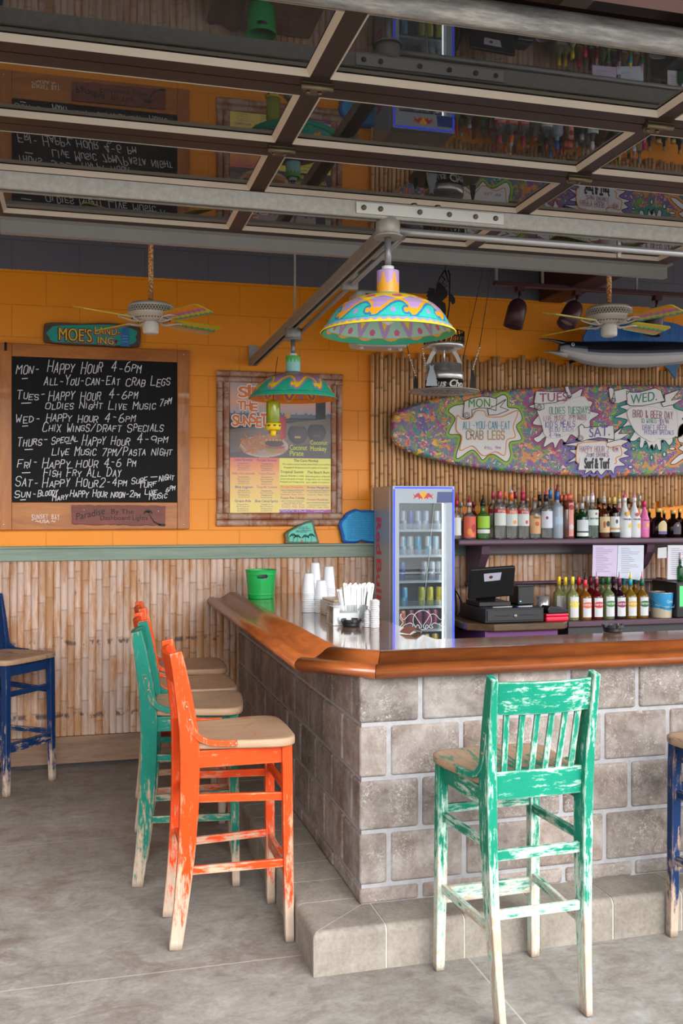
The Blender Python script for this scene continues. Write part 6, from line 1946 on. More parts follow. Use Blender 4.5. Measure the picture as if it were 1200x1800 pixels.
def bottle(x, y, z, H, R, kind, glass, label=None, cap=((30, 30, 30), .14), pour=None, text=None, tcol=(40, 40, 50), lab='', group='', band=None, graphic=None):
    """H to the top of the cap; pour adds a pourer"""
    o = empty('liquor_bottle', (x, y, z), 0, lab, 'bottle', group)
    s0, s1, rn = {'std': (.60, .75, .34), 'tall': (.66, .78, .34), 'mal': (.46, .80, .30), 'squat': (.52, .72, .30), 'eddy': (.56, .74, .30), 'slim': (.84, .87, .62)}[kind]
    rnk = R * rn; ch = cap[1] * H
    prof = [(R * .9, 0), (R * .98, .003), (R, .009), (R, H * s0)]
    for k in range(1, 7):
        t = k / 6; e = (1 - cos(t * pi)) / 2 if kind != 'mal' else t ** 1.1
        prof.append((R + (rnk - R) * e, H * s0 + H * (s1 - s0) * t))
    prof += [(rnk * .95, H * s1 + (H - ch - H * s1) * .5), (rnk, H - ch)]
    if kind == 'squat': prof = [(R * .75, 0), (R * .92, .006), (R, .04), (R * 1.02, H * .35), (R * .96, H * .5), (R * .75, H * .62), (rnk, H * .70), (rnk, H - ch)]
    mb = MB(); mb.lathe(prof, 32, (0, 0, 0), 0, None, True, True, True); mb.build('glass_body', glass, o)
    mb = MB(); rc_ = rnk * 1.08; mb.lathe([(rc_, H - ch), (rc_ * 1.02, H - ch * .5), (rc_, H - .003), (rc_ * .9, H)], 20); mb.build('cap', plain(cap[0], .4, .2, .06), o)
    if pour:
        mb = MB(); mb.lathe([(rnk * .9, H - .002), (rnk * .8, H + .012), (.0045, H + .020), (.003, H + .048)], 12); mb.build('pourer', plain(pour, .35, 0, .05), o)
    if label:
        lc_, z0, z1 = label[0], label[1] * H, label[2] * H; arc = label[3] if len(label) > 3 else 1.25
        Rl = R + .0006
        if kind == 'squat': Rl = R * 1.03
        def wf(a, b, t): return Vector(((Rl + t) * sin(a / Rl), -(Rl + t) * cos(a / Rl), b))
        mb = MB(); nseg = 14
        for k in range(nseg):
            a0_, a1_ = (-arc + 2 * arc * k / nseg) * Rl, (-arc + 2 * arc * (k + 1) / nseg) * Rl
            def yq(a):
                if kind == 'squat': return z1 - (z1 - z0) * .3 * (a / (arc * Rl)) ** 2
                return z1
            mb.add([wf(a0_, z0, 0), wf(a1_, z0, 0), wf(a1_, yq(a1_), 0), wf(a0_, yq(a0_), 0)], [(0, 1, 2, 3)], 0, True)
        mats = [plain(lc_, .5, 0, .05)]
        if band:
            mats.append(plain(band[0], .4, 0, .05))
            for k in range(nseg):
                a0_, a1_ = (-arc + 2 * arc * k / nseg) * Rl, (-arc + 2 * arc * (k + 1) / nseg) * Rl
                mb.add([wf(a0_, band[1] * H, .0006), wf(a1_, band[1] * H, .0006), wf(a1_, band[2] * H, .0006), wf(a0_, band[2] * H, .0006)], [(0, 1, 2, 3)], 1, True)
        if graphic:
            for (gc, gx, gz, gr, gy) in graphic:
                mats.append(plain(gc, .5, 0, .05)); gi = graphic.index((gc, gx, gz, gr, gy)); NK = 14
                cols_ = [-cos(pi * k / NK) for k in range(NK + 1)]
                for ca, cb in zip(cols_[:-1], cols_[1:]):
                    ha, hb = sqrt(max(0, 1 - ca * ca)), sqrt(max(0, 1 - cb * cb)); tt = .0009 + gi * .0003
                    mb.add([wf(gx * R + gr * R * ca, gz * H - gy * R * ha, tt), wf(gx * R + gr * R * cb, gz * H - gy * R * hb, tt), wf(gx * R + gr * R * cb, gz * H + gy * R * hb, tt), wf(gx * R + gr * R * ca, gz * H + gy * R * ha, tt)], [(0, 1, 2, 3)], len(mats) - 1, True)
        if text:
            mats.append(plain(tcol, .5, 0, .03))
            for (tx, tz, th, tw) in text: font_text(mb, tx, wf, 0, tz * H, th * R, .0026, len(mats) - 1, None, .02, 0, True, tw * R)
        mb.build('label', mats, o)
    return o

CLR = liquid((236, 242, 240), .02, .17); ICE = plain((176, 190, 204), .3, 0, .05, 'frosted glass', Transmission_Weight=.35)
DRK = liquid((40, 18, 10), .03, .6); AMB = liquid((150, 70, 26), .03); GRN = liquid((24, 120, 60), .03); LGN = liquid((120, 200, 110), .03)
ROS = liquid((222, 130, 116), .03); PNK = plain((222, 110, 168), .3, 0, .05, 'pink bottle'); WHB = plain((216, 220, 224), .3, 0, .04, 'white bottle')
RED, SILV, GOLD, COP, BLK, WHT = (180, 30, 50), (180, 180, 182), (214, 178, 96), (206, 104, 76), (24, 24, 26), (228, 228, 228)
zA = lambda x, y, Y: at(790 + x / 5.714, 850 + y / 5.714, Y)
zB = lambda x, y, Y: at(990 + x / 5.714, 850 + y / 5.714, Y)
GU = 'liquor bottles on the upper shelf'
front = [
 (zA, 70, 165, 40, 'std', CLR, dict(label=(WHT, .1, .55), cap=(RED, .16), pour=RED), 'clear bottle with white label and red pourer, half hidden by the fridge edge'),
 (zA, 196, 190, 60, 'std', CLR, dict(label=((214, 92, 70), .05, .62), cap=(SILV, .10), pour=RED, graphic=[((232, 150, 60), -.3, .2, .35, .5), ((180, 40, 50), .35, .3, .4, .6), ((236, 120, 80), .1, .12, .3, .3)]), 'clear bottle with red and orange patterned label and red pourer, near the fridge'),
 (zA, 333, 185, 62, 'std', LGN, dict(label=((150, 200, 50), .30, .62), cap=(BLK, .10), pour=BLK, band=((214, 216, 210), .16, .26)), 'green tinted bottle with lime label and black pourer'),
 (zA, 500, 72, 58, 'tall', CLR, dict(label=((206, 212, 208), .28, .54), cap=((196, 70, 90), .17), band=((186, 40, 44), .54, .63), text=[('STOLI', .555, .34, 1.7)], tcol=WHT), 'clear vodka bottle with red band and pink capsule, first of the three banded ones'),
 (zA, 617, 92, 58, 'tall', CLR, dict(label=((206, 212, 208), .28, .54), cap=((232, 110, 40), .17), pour=(200, 200, 205), band=((216, 90, 40), .54, .63), text=[('STOLI', .555, .34, 1.7)], tcol=WHT, graphic=[((240, 150, 40), .2, .36, .3, .3)]), 'clear vodka bottle with orange band and orange capsule'),
 (zA, 735, 92, 58, 'tall', CLR, dict(label=((206, 212, 208), .28, .54), cap=((176, 30, 70), .17), pour=(220, 90, 120), band=((176, 34, 60), .54, .63), text=[('STOLI', .555, .34, 1.7)], tcol=WHT, graphic=[((206, 60, 90), .2, .36, .25, .3)]), 'clear vodka bottle with crimson band and crimson capsule'),
 (zA, 852, 140, 56, 'std', CLR, dict(label=((206, 160, 112), .12, .56), cap=(COP, .07), text=[("Tito's", .49, .36, 1.5)], tcol=(70, 50, 40), graphic=[((190, 84, 50), 0, .36, .36, .36)]), 'clear bottle with tan paper label and copper cap'),
 (zA, 968, 110, 58, 'tall', CLR, dict(label=((206, 212, 226), .24, .62), cap=(BLK, .15), pour=(214, 80, 100), graphic=[((150, 40, 50), -.3, .47, .2, .24)]), 'clear bottle with pale blue-white label, black cap and pink pourer'),
 (zA, 1078, 78, 55, 'tall', ICE, dict(label=((170, 190, 212), .3, .46, .8), cap=((40, 100, 170), .18), pour=(150, 30, 60)), 'frosted grey-blue bottle with blue capsule'),
 (zA, 1163, 112, 44, 'tall', AMB, dict(cap=(COP, .14)), 'amber bottle with copper capsule beside the frosted bottle'),
 (zB, 55, 105, 48, 'slim', ROS, dict(label=((224, 150, 140), .05, .80, .5), cap=((214, 96, 76), .14), graphic=[((160, 40, 44), 0, .70, .5, .5), ((210, 200, 200), 0, .26, .5, .5)]), 'slim straight rose-tinted bottle with copper cap'),
 (zB, 183, 195, 60, 'std', GRN, dict(label=((206, 212, 220), .20, .52), cap=(SILV, .17), band=((226, 228, 230), .06, .16)), 'emerald green bottle with white label and silver cap'),
 (zB, 288, 118, 56, 'std', liquid((196, 226, 214), .02, .2), dict(label=((206, 220, 214), .30, .66), cap=(WHT, .17), pour=(210, 190, 196), text=[('BACARDI', .44, .26, 1.6)], graphic=[((196, 50, 60), .2, .57, .22, .22)]), 'pale green-clear rum bottle with white cap and red emblem'),
 (zB, 405, 150, 54, 'std', AMB, dict(label=((214, 186, 140), .14, .54), cap=(SILV, .12), pour=(210, 200, 200), graphic=[((30, 28, 30), .3, .36, .42, .5), ((170, 90, 60), -.4, .34, .2, .6)]), 'brown rum bottle with tan label and black oval'),
 (zB, 508, 132, 50, 'std', DRK, dict(label=((214, 220, 222), .14, .52), cap=(GOLD, .18), band=((196, 150, 80), .2, .25), graphic=[((70, 60, 70), 0, .40, .24, .4)]), 'near-black rum bottle with white label and gold cap'),
 (zB, 612, 140, 62, 'mal', WHB, dict(label=((216, 220, 224), .22, .5, .9), cap=(WHT, .11), pour=(214, 90, 130), text=[('MALIBU', .44, .26, 1.5)], graphic=[((236, 176, 40), 0, .60, .34, .34), ((240, 190, 60), .4, .3, .3, .4)]), 'white bottle with yellow fruit motif and pink pourer'),
 (zB, 710, 140, 58, 'mal', WHB, dict(label=((216, 220, 224), .22, .5, .9), cap=(WHT, .11), pour=(220, 150, 170), text=[('MALIBU', .44, .26, 1.5)], graphic=[((206, 60, 80), 0, .58, .3, .3), ((240, 190, 60), .3, .3, .3, .4)]), 'white bottle with red melon motif'),
 (zB, 812, 175, 46, 'mal', PNK, dict(label=((230, 130, 180), .22, .5, .9), cap=((220, 30, 110), .16), text=[('MALIBU', .46, .26, 1.5)], graphic=[((240, 190, 60), .2, .34, .34, .4)]), 'pink bottle with bright pink cap'),
 (zB, 952, 246, 82, 'squat', DRK, dict(label=((206, 184, 140), .12, .58, .55), cap=(GOLD, .14), band=((90, 70, 150), .12, .22)), 'squat dark whisky bottle with cream and purple label'),
 (zB, 1100, 266, 76, 'squat', DRK, dict(label=((60, 46, 70), .12, .56, .55), cap=(GOLD, .14), graphic=[((200, 160, 110), 0, .44, .14, .14)]), 'squat dark whisky bottle with black label'),
 (zB, 1235, 256, 70, 'squat', DRK, dict(label=((196, 172, 130), .12, .56, .55), cap=(GOLD, .14)), 'squat dark whisky bottle cut by the right edge'),
]
for fz_, x, y, hw, kind, gl_, kw, lab in front:
    Y = 5.995
    b = fz_(x, y, Y); R = hw / 5.714 * (at(1001, 900, Y).x - at(1000, 900, Y).x)
    bottle(b.x, Y, ZS, b.z - ZS, R, kind, gl_, lab=lab + (', upper shelf' if len(lab.split()) < 15 else ''), group=GU, **kw)
back = [
 (zA, 118, 188, 34, 'std', CLR, dict(cap=(SILV, .12), label=((60, 56, 50), .15, .5)), 'clear bottle with silver cap, behind the red-labelled one by the fridge'),
 (zA, 240, 182, 40, 'std', AMB, dict(cap=((120, 30, 40), .14)), 'brown bottle with dark red cap, behind the red and lime labels'),
 (zA, 436, 82, 44, 'tall', CLR, dict(cap=((190, 60, 84), .15), label=(WHT, .28, .54), band=((186, 40, 44), .54, .63)), 'clear banded vodka bottle behind the lime and red-banded ones'),
 (zA, 556, 82, 40, 'tall', CLR, dict(cap=((226, 116, 40), .15)), 'clear bottle with orange capsule, in the gap between red and orange bands'),
 (zA, 662, 82, 42, 'tall', CLR, dict(cap=((150, 30, 66), .15), label=(WHT, .28, .54), band=((176, 34, 60), .54, .63)), 'clear bottle with wine red capsule, between orange and crimson bands'),
 (zA, 782, 146, 34, 'std', CLR, dict(cap=((220, 150, 140), .08)), 'clear bottle with rose cap, left of the tan label'),
 (zA, 905, 110, 46, 'tall', CLR, dict(cap=(BLK, .15), label=((196, 204, 210), .3, .6)), 'clear bottle with wide black cap, right of the tan label'),
 (zA, 1010, 60, 40, 'tall', CLR, dict(cap=((50, 120, 190), .18)), 'clear bottle with bright blue capsule, behind the pink pourer'),
 (zA, 1118, 114, 40, 'tall', AMB, dict(cap=(COP, .14)), 'amber bottle with copper capsule, behind the frosted one'),
 (zB, 8, 112, 40, 'tall', AMB, dict(cap=(COP, .14)), 'amber bottle with copper capsule, left of the slim rose one'),
 (zB, 128, 206, 40, 'std', GRN, dict(cap=(SILV, .17)), 'green bottle with silver cap, left of the emerald one'),
 (zB, 196, 128, 38, 'tall', CLR, dict(cap=(SILV, .18)), 'clear bottle with tall grey cap, behind the emerald one'),
 (zB, 244, 122, 36, 'tall', CLR, dict(cap=(WHT, .18)), 'clear bottle with tall white cap, left of the red emblem'),
 (zB, 352, 146, 40, 'tall', AMB, dict(cap=(BLK, .14)), 'amber bottle with black cap, left of the tan rum label'),
 (zB, 455, 138, 40, 'tall', DRK, dict(cap=(GOLD, .16)), 'dark bottle with gold cap, between the two rum labels'),
 (zB, 560, 150, 46, 'mal', WHB, dict(cap=(WHT, .11), pour=(230, 200, 40), label=((216, 220, 224), .3, .5), band=((206, 60, 60), .70, .76)), 'white bottle with yellow pourer, behind the yellow fruit motif'),
 (zB, 655, 146, 40, 'tall', CLR, dict(cap=(BLK, .14)), 'clear bottle with black cap, between the two white bottles'),
 (zB, 764, 120, 40, 'tall', CLR, dict(cap=(SILV, .12)), 'clear bottle behind the red melon motif'),
 (zB, 862, 250, 44, 'squat', DRK, dict(cap=(GOLD, .14)), 'squat dark bottle with gold cap, right of the pink one'),
 (zB, 1010, 268, 44, 'squat', DRK, dict(cap=(GOLD, .14)), 'squat dark bottle with gold cap, between cream and black labels'),
 (zB, 1165, 252, 44, 'squat', DRK, dict(cap=(GOLD, .14)), 'squat dark bottle with gold cap, right of the black label'),
]
for fz_, x, y, hw, kind, gl_, kw, lab in back:
    Y = 6.135
    b = fz_(x, y, Y); R = min(.041, hw / 5.714 * (at(1001, 900, Y).x - at(1000, 900, Y).x))
    bottle(b.x, Y, ZS, b.z - ZS, R, kind, gl_, lab=lab + (', back row' if len(lab.split()) < 15 else ''), group=GU, **kw)

# lower back counter -------------------------------------------------------
ZC = at(1100, 1087.5, 5.86).z
XC0, XC1 = at(996, 1088, 5.8).x, 5.3
bc = empty('back_counter', (XC0, 5.8, 0), 0, 'low plum back-bar counter behind the bar carrying the coloured mixer bottles', 'counter')
mb = MB(); mb.box2((0, -.02, ZC - .035), (XC1 - XC0, .44, ZC)); mb.build('shelf_board', M_plum, bc, bevel=.006)
mb = MB(); mb.box2((.02, 0.02, 0), (XC1 - XC0, .43, ZC - .036)); mb.build('cabinet', plain((54, 56, 58), .5, .1, .1, 'dark cabinet', 6), bc)
mb = MB(); mb.box2((.10, -.40, ZC - .135), (XC1 - XC0, .015, ZC - .10)); mb.box2((.12, -.36, 0), (XC1 - XC0, .01, ZC - .136)); mb.build('steel_worktop', plain((140, 142, 144), .35, .7, .06, 'worktop steel', 6), bc, bevel=.004)
zC = lambda x, y, Y: at(960 + x / 5.0, 1000 + y / 5.0, Y)
GL_ = 'mixer bottles on the back counter'
lemon, amber, ruby, lime_, plum_, gold_, honey = (206, 210, 140), (206, 132, 40), (150, 30, 34), (172, 190, 130), (64, 20, 40), (196, 160, 40), (196, 140, 36)
lowf = [(228, 66, lemon, (232, 206, 60), (240, 200, 40), None, (232, 214, 60), 'pale lemon bottle with yellow cap'), (340, 92, amber, (226, 60, 70), (220, 60, 70), BLK, (226, 110, 80), 'amber bottle with red cap and black pourer'),
        (440, 90, ruby, (120, 26, 44), (140, 40, 56), (214, 150, 160), (200, 44, 60), 'ruby red bottle with dark red cap'), (543, 70, lime_, (40, 110, 50), (50, 120, 60), None, (70, 140, 70), 'pale green bottle with green cap'),
        (640, 86, plum_, (90, 30, 70), (90, 30, 70), (200, 150, 170), (150, 40, 90), 'dark plum bottle with purple cap'), (737, 86, gold_, (40, 160, 176), (40, 160, 176), (236, 214, 30), (220, 176, 50), 'golden bottle with turquoise cap and yellow pourer'), (840, 86, honey, (24, 110, 80), (24, 110, 80), (214, 140, 160), (40, 110, 60), 'honey coloured bottle with dark green cap')]
pxl = (at(1101, 1050, 5.90).x - at(1100, 1050, 5.90).x)
for x, y, lq, cap_, c2, pr, oval, lab in lowf:
    Y = 5.885; b = zC(x, y, Y)
    bottle(b.x, Y, ZC, b.z - ZC, 49 / 5 * pxl, 'eddy', liquid(lq, .04, .5), label=((214, 216, 220), .07, .54, .80), cap=(cap_, .18), pour=pr, text=[('DEEP EDDY', .355, .28, 1.5)], tcol=(236, 232, 226), graphic=[(oval, 0, .37, .92, .50)], lab=lab + ', front row on the back counter', group=GL_)
lowb = [(110, 66, lemon, (240, 200, 40), 'pale lemon bottle with yellow cap, left end of the back row'), (166, 70, lemon, (240, 200, 40), 'pale lemon bottle with yellow cap, second in the back row'), (286, 70, amber, (220, 50, 60), 'amber bottle with red cap, back row'),
        (390, 66, ruby, (120, 26, 44), 'ruby bottle with dark red cap, back row'), (493, 68, lime_, (40, 110, 50), 'pale green bottle with green cap, back row'), (588, 66, plum_, (70, 24, 60), 'dark plum bottle with purple cap, back row'),
        (680, 66, gold_, (40, 150, 170), 'golden bottle with turquoise cap, back row'), (778, 66, honey, (20, 100, 80), 'honey bottle with dark green cap, back row')]
for x, y, lq, cap_, lab in lowb:
    Y = 6.02; b = zC(x, y, Y)
    bottle(b.x, Y, ZC, b.z - ZC, 46 / 5 * pxl, 'eddy', liquid(lq, .04, .5), label=((214, 216, 220), .07, .54, .80), cap=(cap_, .2), lab=lab + ' on the back counter', group=GL_)
# bucket
b = zC(1008, 426, 5.89)
k5 = (zC(100, 400, 5.89).x - zC(0, 400, 5.89).x) / 100
bk_ = empty('metal_bucket', (b.x, 5.89, ZC), 0, 'blue and sand printed metal beer bucket right of the mixer bottles', 'bucket')
HB = zC(1008, 205, 5.89).z - ZC
r0_, r1_ = 82 * k5, 98 * k5
def bcol(i, j):
    t = i / 30
    w_ = .34 + .05 * sin(j / 64 * 2 * pi * 2 + 1)
    if t < w_: return L(196, 184, 160)
    if abs(t - w_ - .12) < .02 + .02 * sin(j * .7): return L(120, 190, 226)
    return mixc(L(28, 128, 190), L(60, 160, 214), t)
mb = MB(); mb.lathe([(r0_ + (r1_ - r0_) * k / 30, HB * k / 30) for k in range(31)], 64, (0, 0, 0), 0, None, True, True, False, bcol)
mb.lathe([(r1_, HB), (r1_ - .004, HB), (r0_ - .004, .004), (.001, .004)], 64, (0, 0, 0), 0, None, True, False, False, None, L(150, 152, 154))
mb.build('pail', colattr('printed tin', .35, .03), bk_)
mb = MB(); mb.tube([((r1_ + .001) * cos(2 * pi * k / 48), (r1_ + .001) * sin(2 * pi * k / 48), HB) for k in range(49)], .0035, 6, 0, False); mb.build('rim', M_chrome, bk_)
mb = MB(); font_text(mb, 'Corona', lambda a, b, t: Vector(((r1_ + t) * sin(a / r1_), -(r1_ + t - (HB - b) / HB * (r1_ - r0_)) * cos(a / r1_), b)), -.004, HB * .60, .022, .0015, 0, .055, .01, .15); mb.build('lettering', WH, bk_)
mb = MB(); mb.tube([(-r1_ - .004, 0, HB * .9), (-r1_ - .012, -.02, HB * .78), (-r1_ * .5, -r1_ - .006, HB * .46), (r1_ * .5, -r1_ - .006, HB * .44), (r1_ + .006, -.02, HB * .7), (r1_ + .004, 0, HB * .9)], .002, 6); mb.build('handle', M_chrome, bk_)
# black appliance with lit display
b = zC(1145, 428, 5.80)
ap = empty('card_terminal_box', (b.x, 5.80, ZC), 0, 'black counter box with a green lit display at the right edge of the back counter', 'display box')
HA = zC(1145, 122, 5.80).z - ZC
mb = MB(); mb.box2((0, 0, 0), (.34, .30, HA)); mb.build('housing', M_black, ap, bevel=.008)
mb = MB(); mb.box2((.022, -.004, HA * .33), (.16, -.001, HA * .90)); mb.build('display', emit((60, 220, 90), .8, 'green display'), ap)
mb = MB(); mb.box2((.012, -.003, HA * .28), (.17, -.0005, HA * .95)); mb.build('bezel', plain((60, 64, 66), .4), ap)
b = zC(1176, 60, 5.93)
bottle(b.x, 5.93, ZC + HA, .15, .021, 'std', GRN, cap=((20, 90, 50), .18), pour=(210, 170, 170), lab='little dark green bottle with pourer standing on the black display box', group='small bottles')
mb = MB(); a_, b_ = at(818, 1027, 6.2), at(1165, 1027, 6.2)
mb.tube([(a_.x, 6.205, a_.z), (b_.x + .2, 6.205, a_.z)], .013, 10)
for x_ in (a_.x + .05, (a_.x + b_.x) / 2, b_.x): mb.box((x_, 6.225, a_.z), (.03, .075, .03))
tag(mb.build('conduit_pipe', M_plum), 'dark plum pipe running along the bamboo behind the till', 'pipe')

# sheets of paper under the shelf
z1 = lambda x, y: at(780 + x / 2.857, 840 + y / 2.857, 5.938)
for i, (q, cc, lab) in enumerate([([(748, 338), (872, 338), (866, 496), (744, 494)], (206, 190, 222), 'lavender typed sheet taped under the liquor shelf'), ([(874, 338), (1004, 338), (1000, 516), (868, 500)], (206, 212, 228), 'pale typed sheet taped under the shelf, right of the lavender one'), ([(1074, 352), (1118, 348), (1118, 402), (1072, 404)], (206, 206, 210), 'small blank note right of the shelf bracket'), ([(1124, 338), (1260, 338), (1260, 512), (1122, 510)], (212, 212, 222), 'white printed menu sheet at the right edge under the shelf')]):
    P = [z1(*p) for p in q]; c_ = P[0]
    o = empty('paper_sheet', (c_.x, 5.938, c_.z), 0, lab, 'paper', 'papers hung under the shelf')
    mb = MB(); mb.prism([(p.x - c_.x, p.z - c_.z) for p in P], -.0012, 0, fl); mb.build('sheet', plain(cc, .7, 0, .04), o)
    if i != 2:
        mb = MB(); w_ = P[1].x - P[0].x; h_ = P[0].z - P[3].z; rr = random.Random(i)
        for k in range(14):
            zz_ = -h_ * (.10 + .058 * k); ln = w_ * rr.uniform(.3, .75) if k % 4 else w_ * .3
            stroke(mb, [(w_ * .12, zz_), (w_ * .12 + ln, zz_)], .0035, fl, .0006)
        mb.build('typed_lines', plain((150, 146, 168), .7), o)

# till stand, till, card reader ------------------------------------------------
z4 = lambda x, y, Y: at(800 + x / 5.714, 980 + y / 5.714, Y)
ZT = z4(560, 660, 5.66).z
xa, xb = z4(180, 690, 5.62).x, z4(1180, 690, 5.62).x
ts = empty('till_stand', ((xa + xb) / 2, 5.85, 0), 0, 'purple cabinet with a worn thick wooden top carrying the till', 'stand')
w_ = (xb - xa) / 2
mb = MB(); mb.prism([(-w_, .36), (-w_, -.12), (-w_ + .14, -.23), (w_ - .06, -.23), (w_, -.16), (w_, .36)], ZT - .045, ZT, lambda a, b, t: Vector((a, b, t)))
mb.build('wooden_top', woodmat('worn till top', (66, 46, 32), (112, 84, 60), (2, 12, 12), .4, .2), ts, bevel=.008)
mb = MB(); mb.box2((-w_ + .10, -.18, 0), (w_ - .08, .34, ZT - .046)); mb.build('cabinet', plain((110, 56, 116), .5, 0, .1, 'purple cabinet', 8), ts)
ya_ = 5.66
xl, xr = z4(300, 600, ya_).x, z4(888, 600, ya_).x
zt_, zb_ = z4(600, 508, ya_).z, ZT
dw = empty('cash_drawer', ((xl + xr) / 2, ya_, ZT), 0, 'black metal cash drawer with key lock on the wooden till stand', 'cash drawer')
hw_ = (xr - xl) / 2; hh = zt_ - zb_
mb = MB(); mb.box2((-hw_, 0, .004), (hw_, .42, hh)); mb.build('case', M_black, dw, bevel=.004)
mb = MB(); mb.box2((-hw_ + .012, -.006, .018), (hw_ - .012, 0.001, hh - .012)); dd = mb.build('drawer', plain((36, 38, 42), .45), dw, bevel=.002)
mb = MB(); mb.box2((-hw_ * .70, -.0072, hh * .48), (-hw_ * .18, -.0062, hh * .54)); mb.box2((hw_ * .14, -.0072, hh * .50), (hw_ * .66, -.0062, hh * .56)); mb.build('slot', plain((6, 6, 7), .6), dd)
mb = MB(); mb.lathe([(.010, 0), (.010, .006), (.006, .008)], 16, (0, -.006, hh * .5), 0, Matrix.Rotation(pi / 2, 3, 'X')); mb.box((0, -.016, hh * .5), (.003, .006, .012)); mb.build('lock', M_chrome, dd)
tl = empty('till_screen', ((xl + xr) / 2 - .09, 5.80, zt_), 0, 'black till screen seen from behind, tilted back, with a small white label', 'till screen')
yy = 5.78
c_ = z4(375, 250, yy); Wd = (z4(575, 90, yy).x - z4(120, 90, yy).x); Hd = z4(300, 90, yy).z - z4(300, 415, yy).z
Rt = Matrix.Rotation(radians(16), 3, 'X') @ Matrix.Rotation(radians(-3), 3, 'Y')
ctr = Vector((c_.x - tl.location.x, yy - 5.80 + .02, c_.z - zt_))
mb = MB(); mb.box(ctr, (Wd, .026, Hd), Rt); mb.build('display_back', M_black, tl, bevel=.010, seg=3)
mb = MB()
def scr(a, b, t): return ctr + Rt @ Vector((a, -.0135 - t, b))
mb.prism([(-.055, .012), (.052, .016), (.060, .068), (-.062, .066)], 0, .0006, scr, 0, front_only=True)
mb.prism([(-.012 + .014 * cos(k * .7), .040 + .012 * sin(k * .7) * (1 if k % 2 else .8)) for k in range(9)], 0, .0012, scr, 1, front_only=True)
mb.build('label', [plain((176, 176, 192), .5), plain((90, 36, 34), .5)], tl)
mb = MB(); mb.box2((-.10, -.02, 0.0), (.12, .20, .030)); mb.bar((0, .12, .02), ctr + Vector((0, .03, .01)), .12, .05, (0, 1, 0)); mb.build('base', M_black, tl, bevel=.006)
pr_ = empty('receipt_printer', (z4(690, 480, 5.86).x, 5.88, zt_), 0, 'small black receipt printer right of the till screen', 'printer')
hp = z4(690, 290, 5.83).z - zt_
mb = MB(); mb.box2((-.058, -.05, 0), (.058, .09, hp)); mb.build('case', M_black, pr_, bevel=.008)
mb = MB(); mb.box2((-.045, -.02, hp), (.045, .01, hp + .002)); mb.build('paper_slot', plain((70, 72, 76), .4), pr_)
mb = MB(); mb.box2((-.044, -.0525, .022), (-.036, -.0495, .026)); mb.build('lamp', emit((90, 200, 255), 2.0, 'status lamp'), pr_)
b = z4(882, 486, 5.92)
cp = empty('steel_cup', (b.x, 5.93, ZT), 0, 'plain stainless steel cup standing behind the card reader', 'cup')
hc = z4(882, 390, 5.9).z - ZT; rcup = 60 / 5.714 * pxl
mb = MB(); mb.lathe([(rcup * .92, 0), (rcup, hc), (rcup - .002, hc), (rcup * .9, .004), (.001, .004)], 36); mb.build('cup', M_chrome, cp)
b = z4(1005, 640, 5.70)
rb_ = empty('red_box', (b.x, 5.72, ZT), 0, 'bright pinkish-red plastic box under the card reader', 'box')
wr = (z4(1120, 600, 5.68).x - z4(892, 600, 5.68).x) / 2; hr = z4(1005, 562, 5.68).z - ZT
mb = MB(); mb.box2((-wr, -.05, 0), (wr, .06, hr * .62)); mb.build('tray', plain((226, 30, 70), .4, 0, .05, 'red plastic', 12), rb_, bevel=.010, seg=3)
mb = MB(); mb.box2((-wr - .001, -.051, hr * .64), (wr + .001, .061, hr)); mb.build('lid', plain((232, 36, 76), .4, 0, .05, 'red plastic lid', 12), rb_, bevel=.008, seg=3)
cr = empty('card_reader', (b.x - .005, 5.71, ZT + hr), .12, 'black handheld card reader lying on the red box', 'card reader')
mb = MB(); mb.prism([(-.07, .0), (.07, 0), (.075, .022), (.02, .040), (-.06, .052), (-.078, .03)], -.045, .045, lambda a, b, t: Vector((a, t, b))); mb.build('case', M_black, cr, bevel=.006, seg=3)
mb = MB(); RK = Matrix.Rotation(.36, 3, 'Y')
for i in range(4):
    for j in range(3): mb.box(Vector((.024 + i * .011, -.025 + j * .020, .041 - i * .0045)), (.007, .013, .003), RK, 1 if (i, j) == (3, 0) else 2 if (i, j) == (3, 2) else 0)
mb.build('keypad', [plain((90, 110, 150), .5), plain((190, 50, 50), .5), plain((210, 180, 50), .5)], cr)
for k, (x0, x1, y0, c2) in enumerate(((376, 570, 490, (170, 172, 176)), (630, 772, 488, (190, 196, 210)))):
    p, q = z4(x0, y0, 5.69), z4(x1, y0, 5.70)
    pe = empty('pen', (p.x, 5.69, zt_), 0, ('grey pen lying on the cash drawer before the till screen', 'white pen with blue tip lying on the cash drawer before the printer')[k], 'pen', 'pens on the cash drawer')
    mb = MB(); mb.tube([(0, 0, .005), (q.x - p.x, .012, .005)], .0045, 8); mb.build('barrel', plain(c2, .3), pe)
    mb = MB(); mb.tube([(0, 0, .005), (-.012, -.001, .005)], [.0045, .001], 8); mb.build('tip', plain((40, 90, 190) if k else (60, 60, 64), .3), pe)
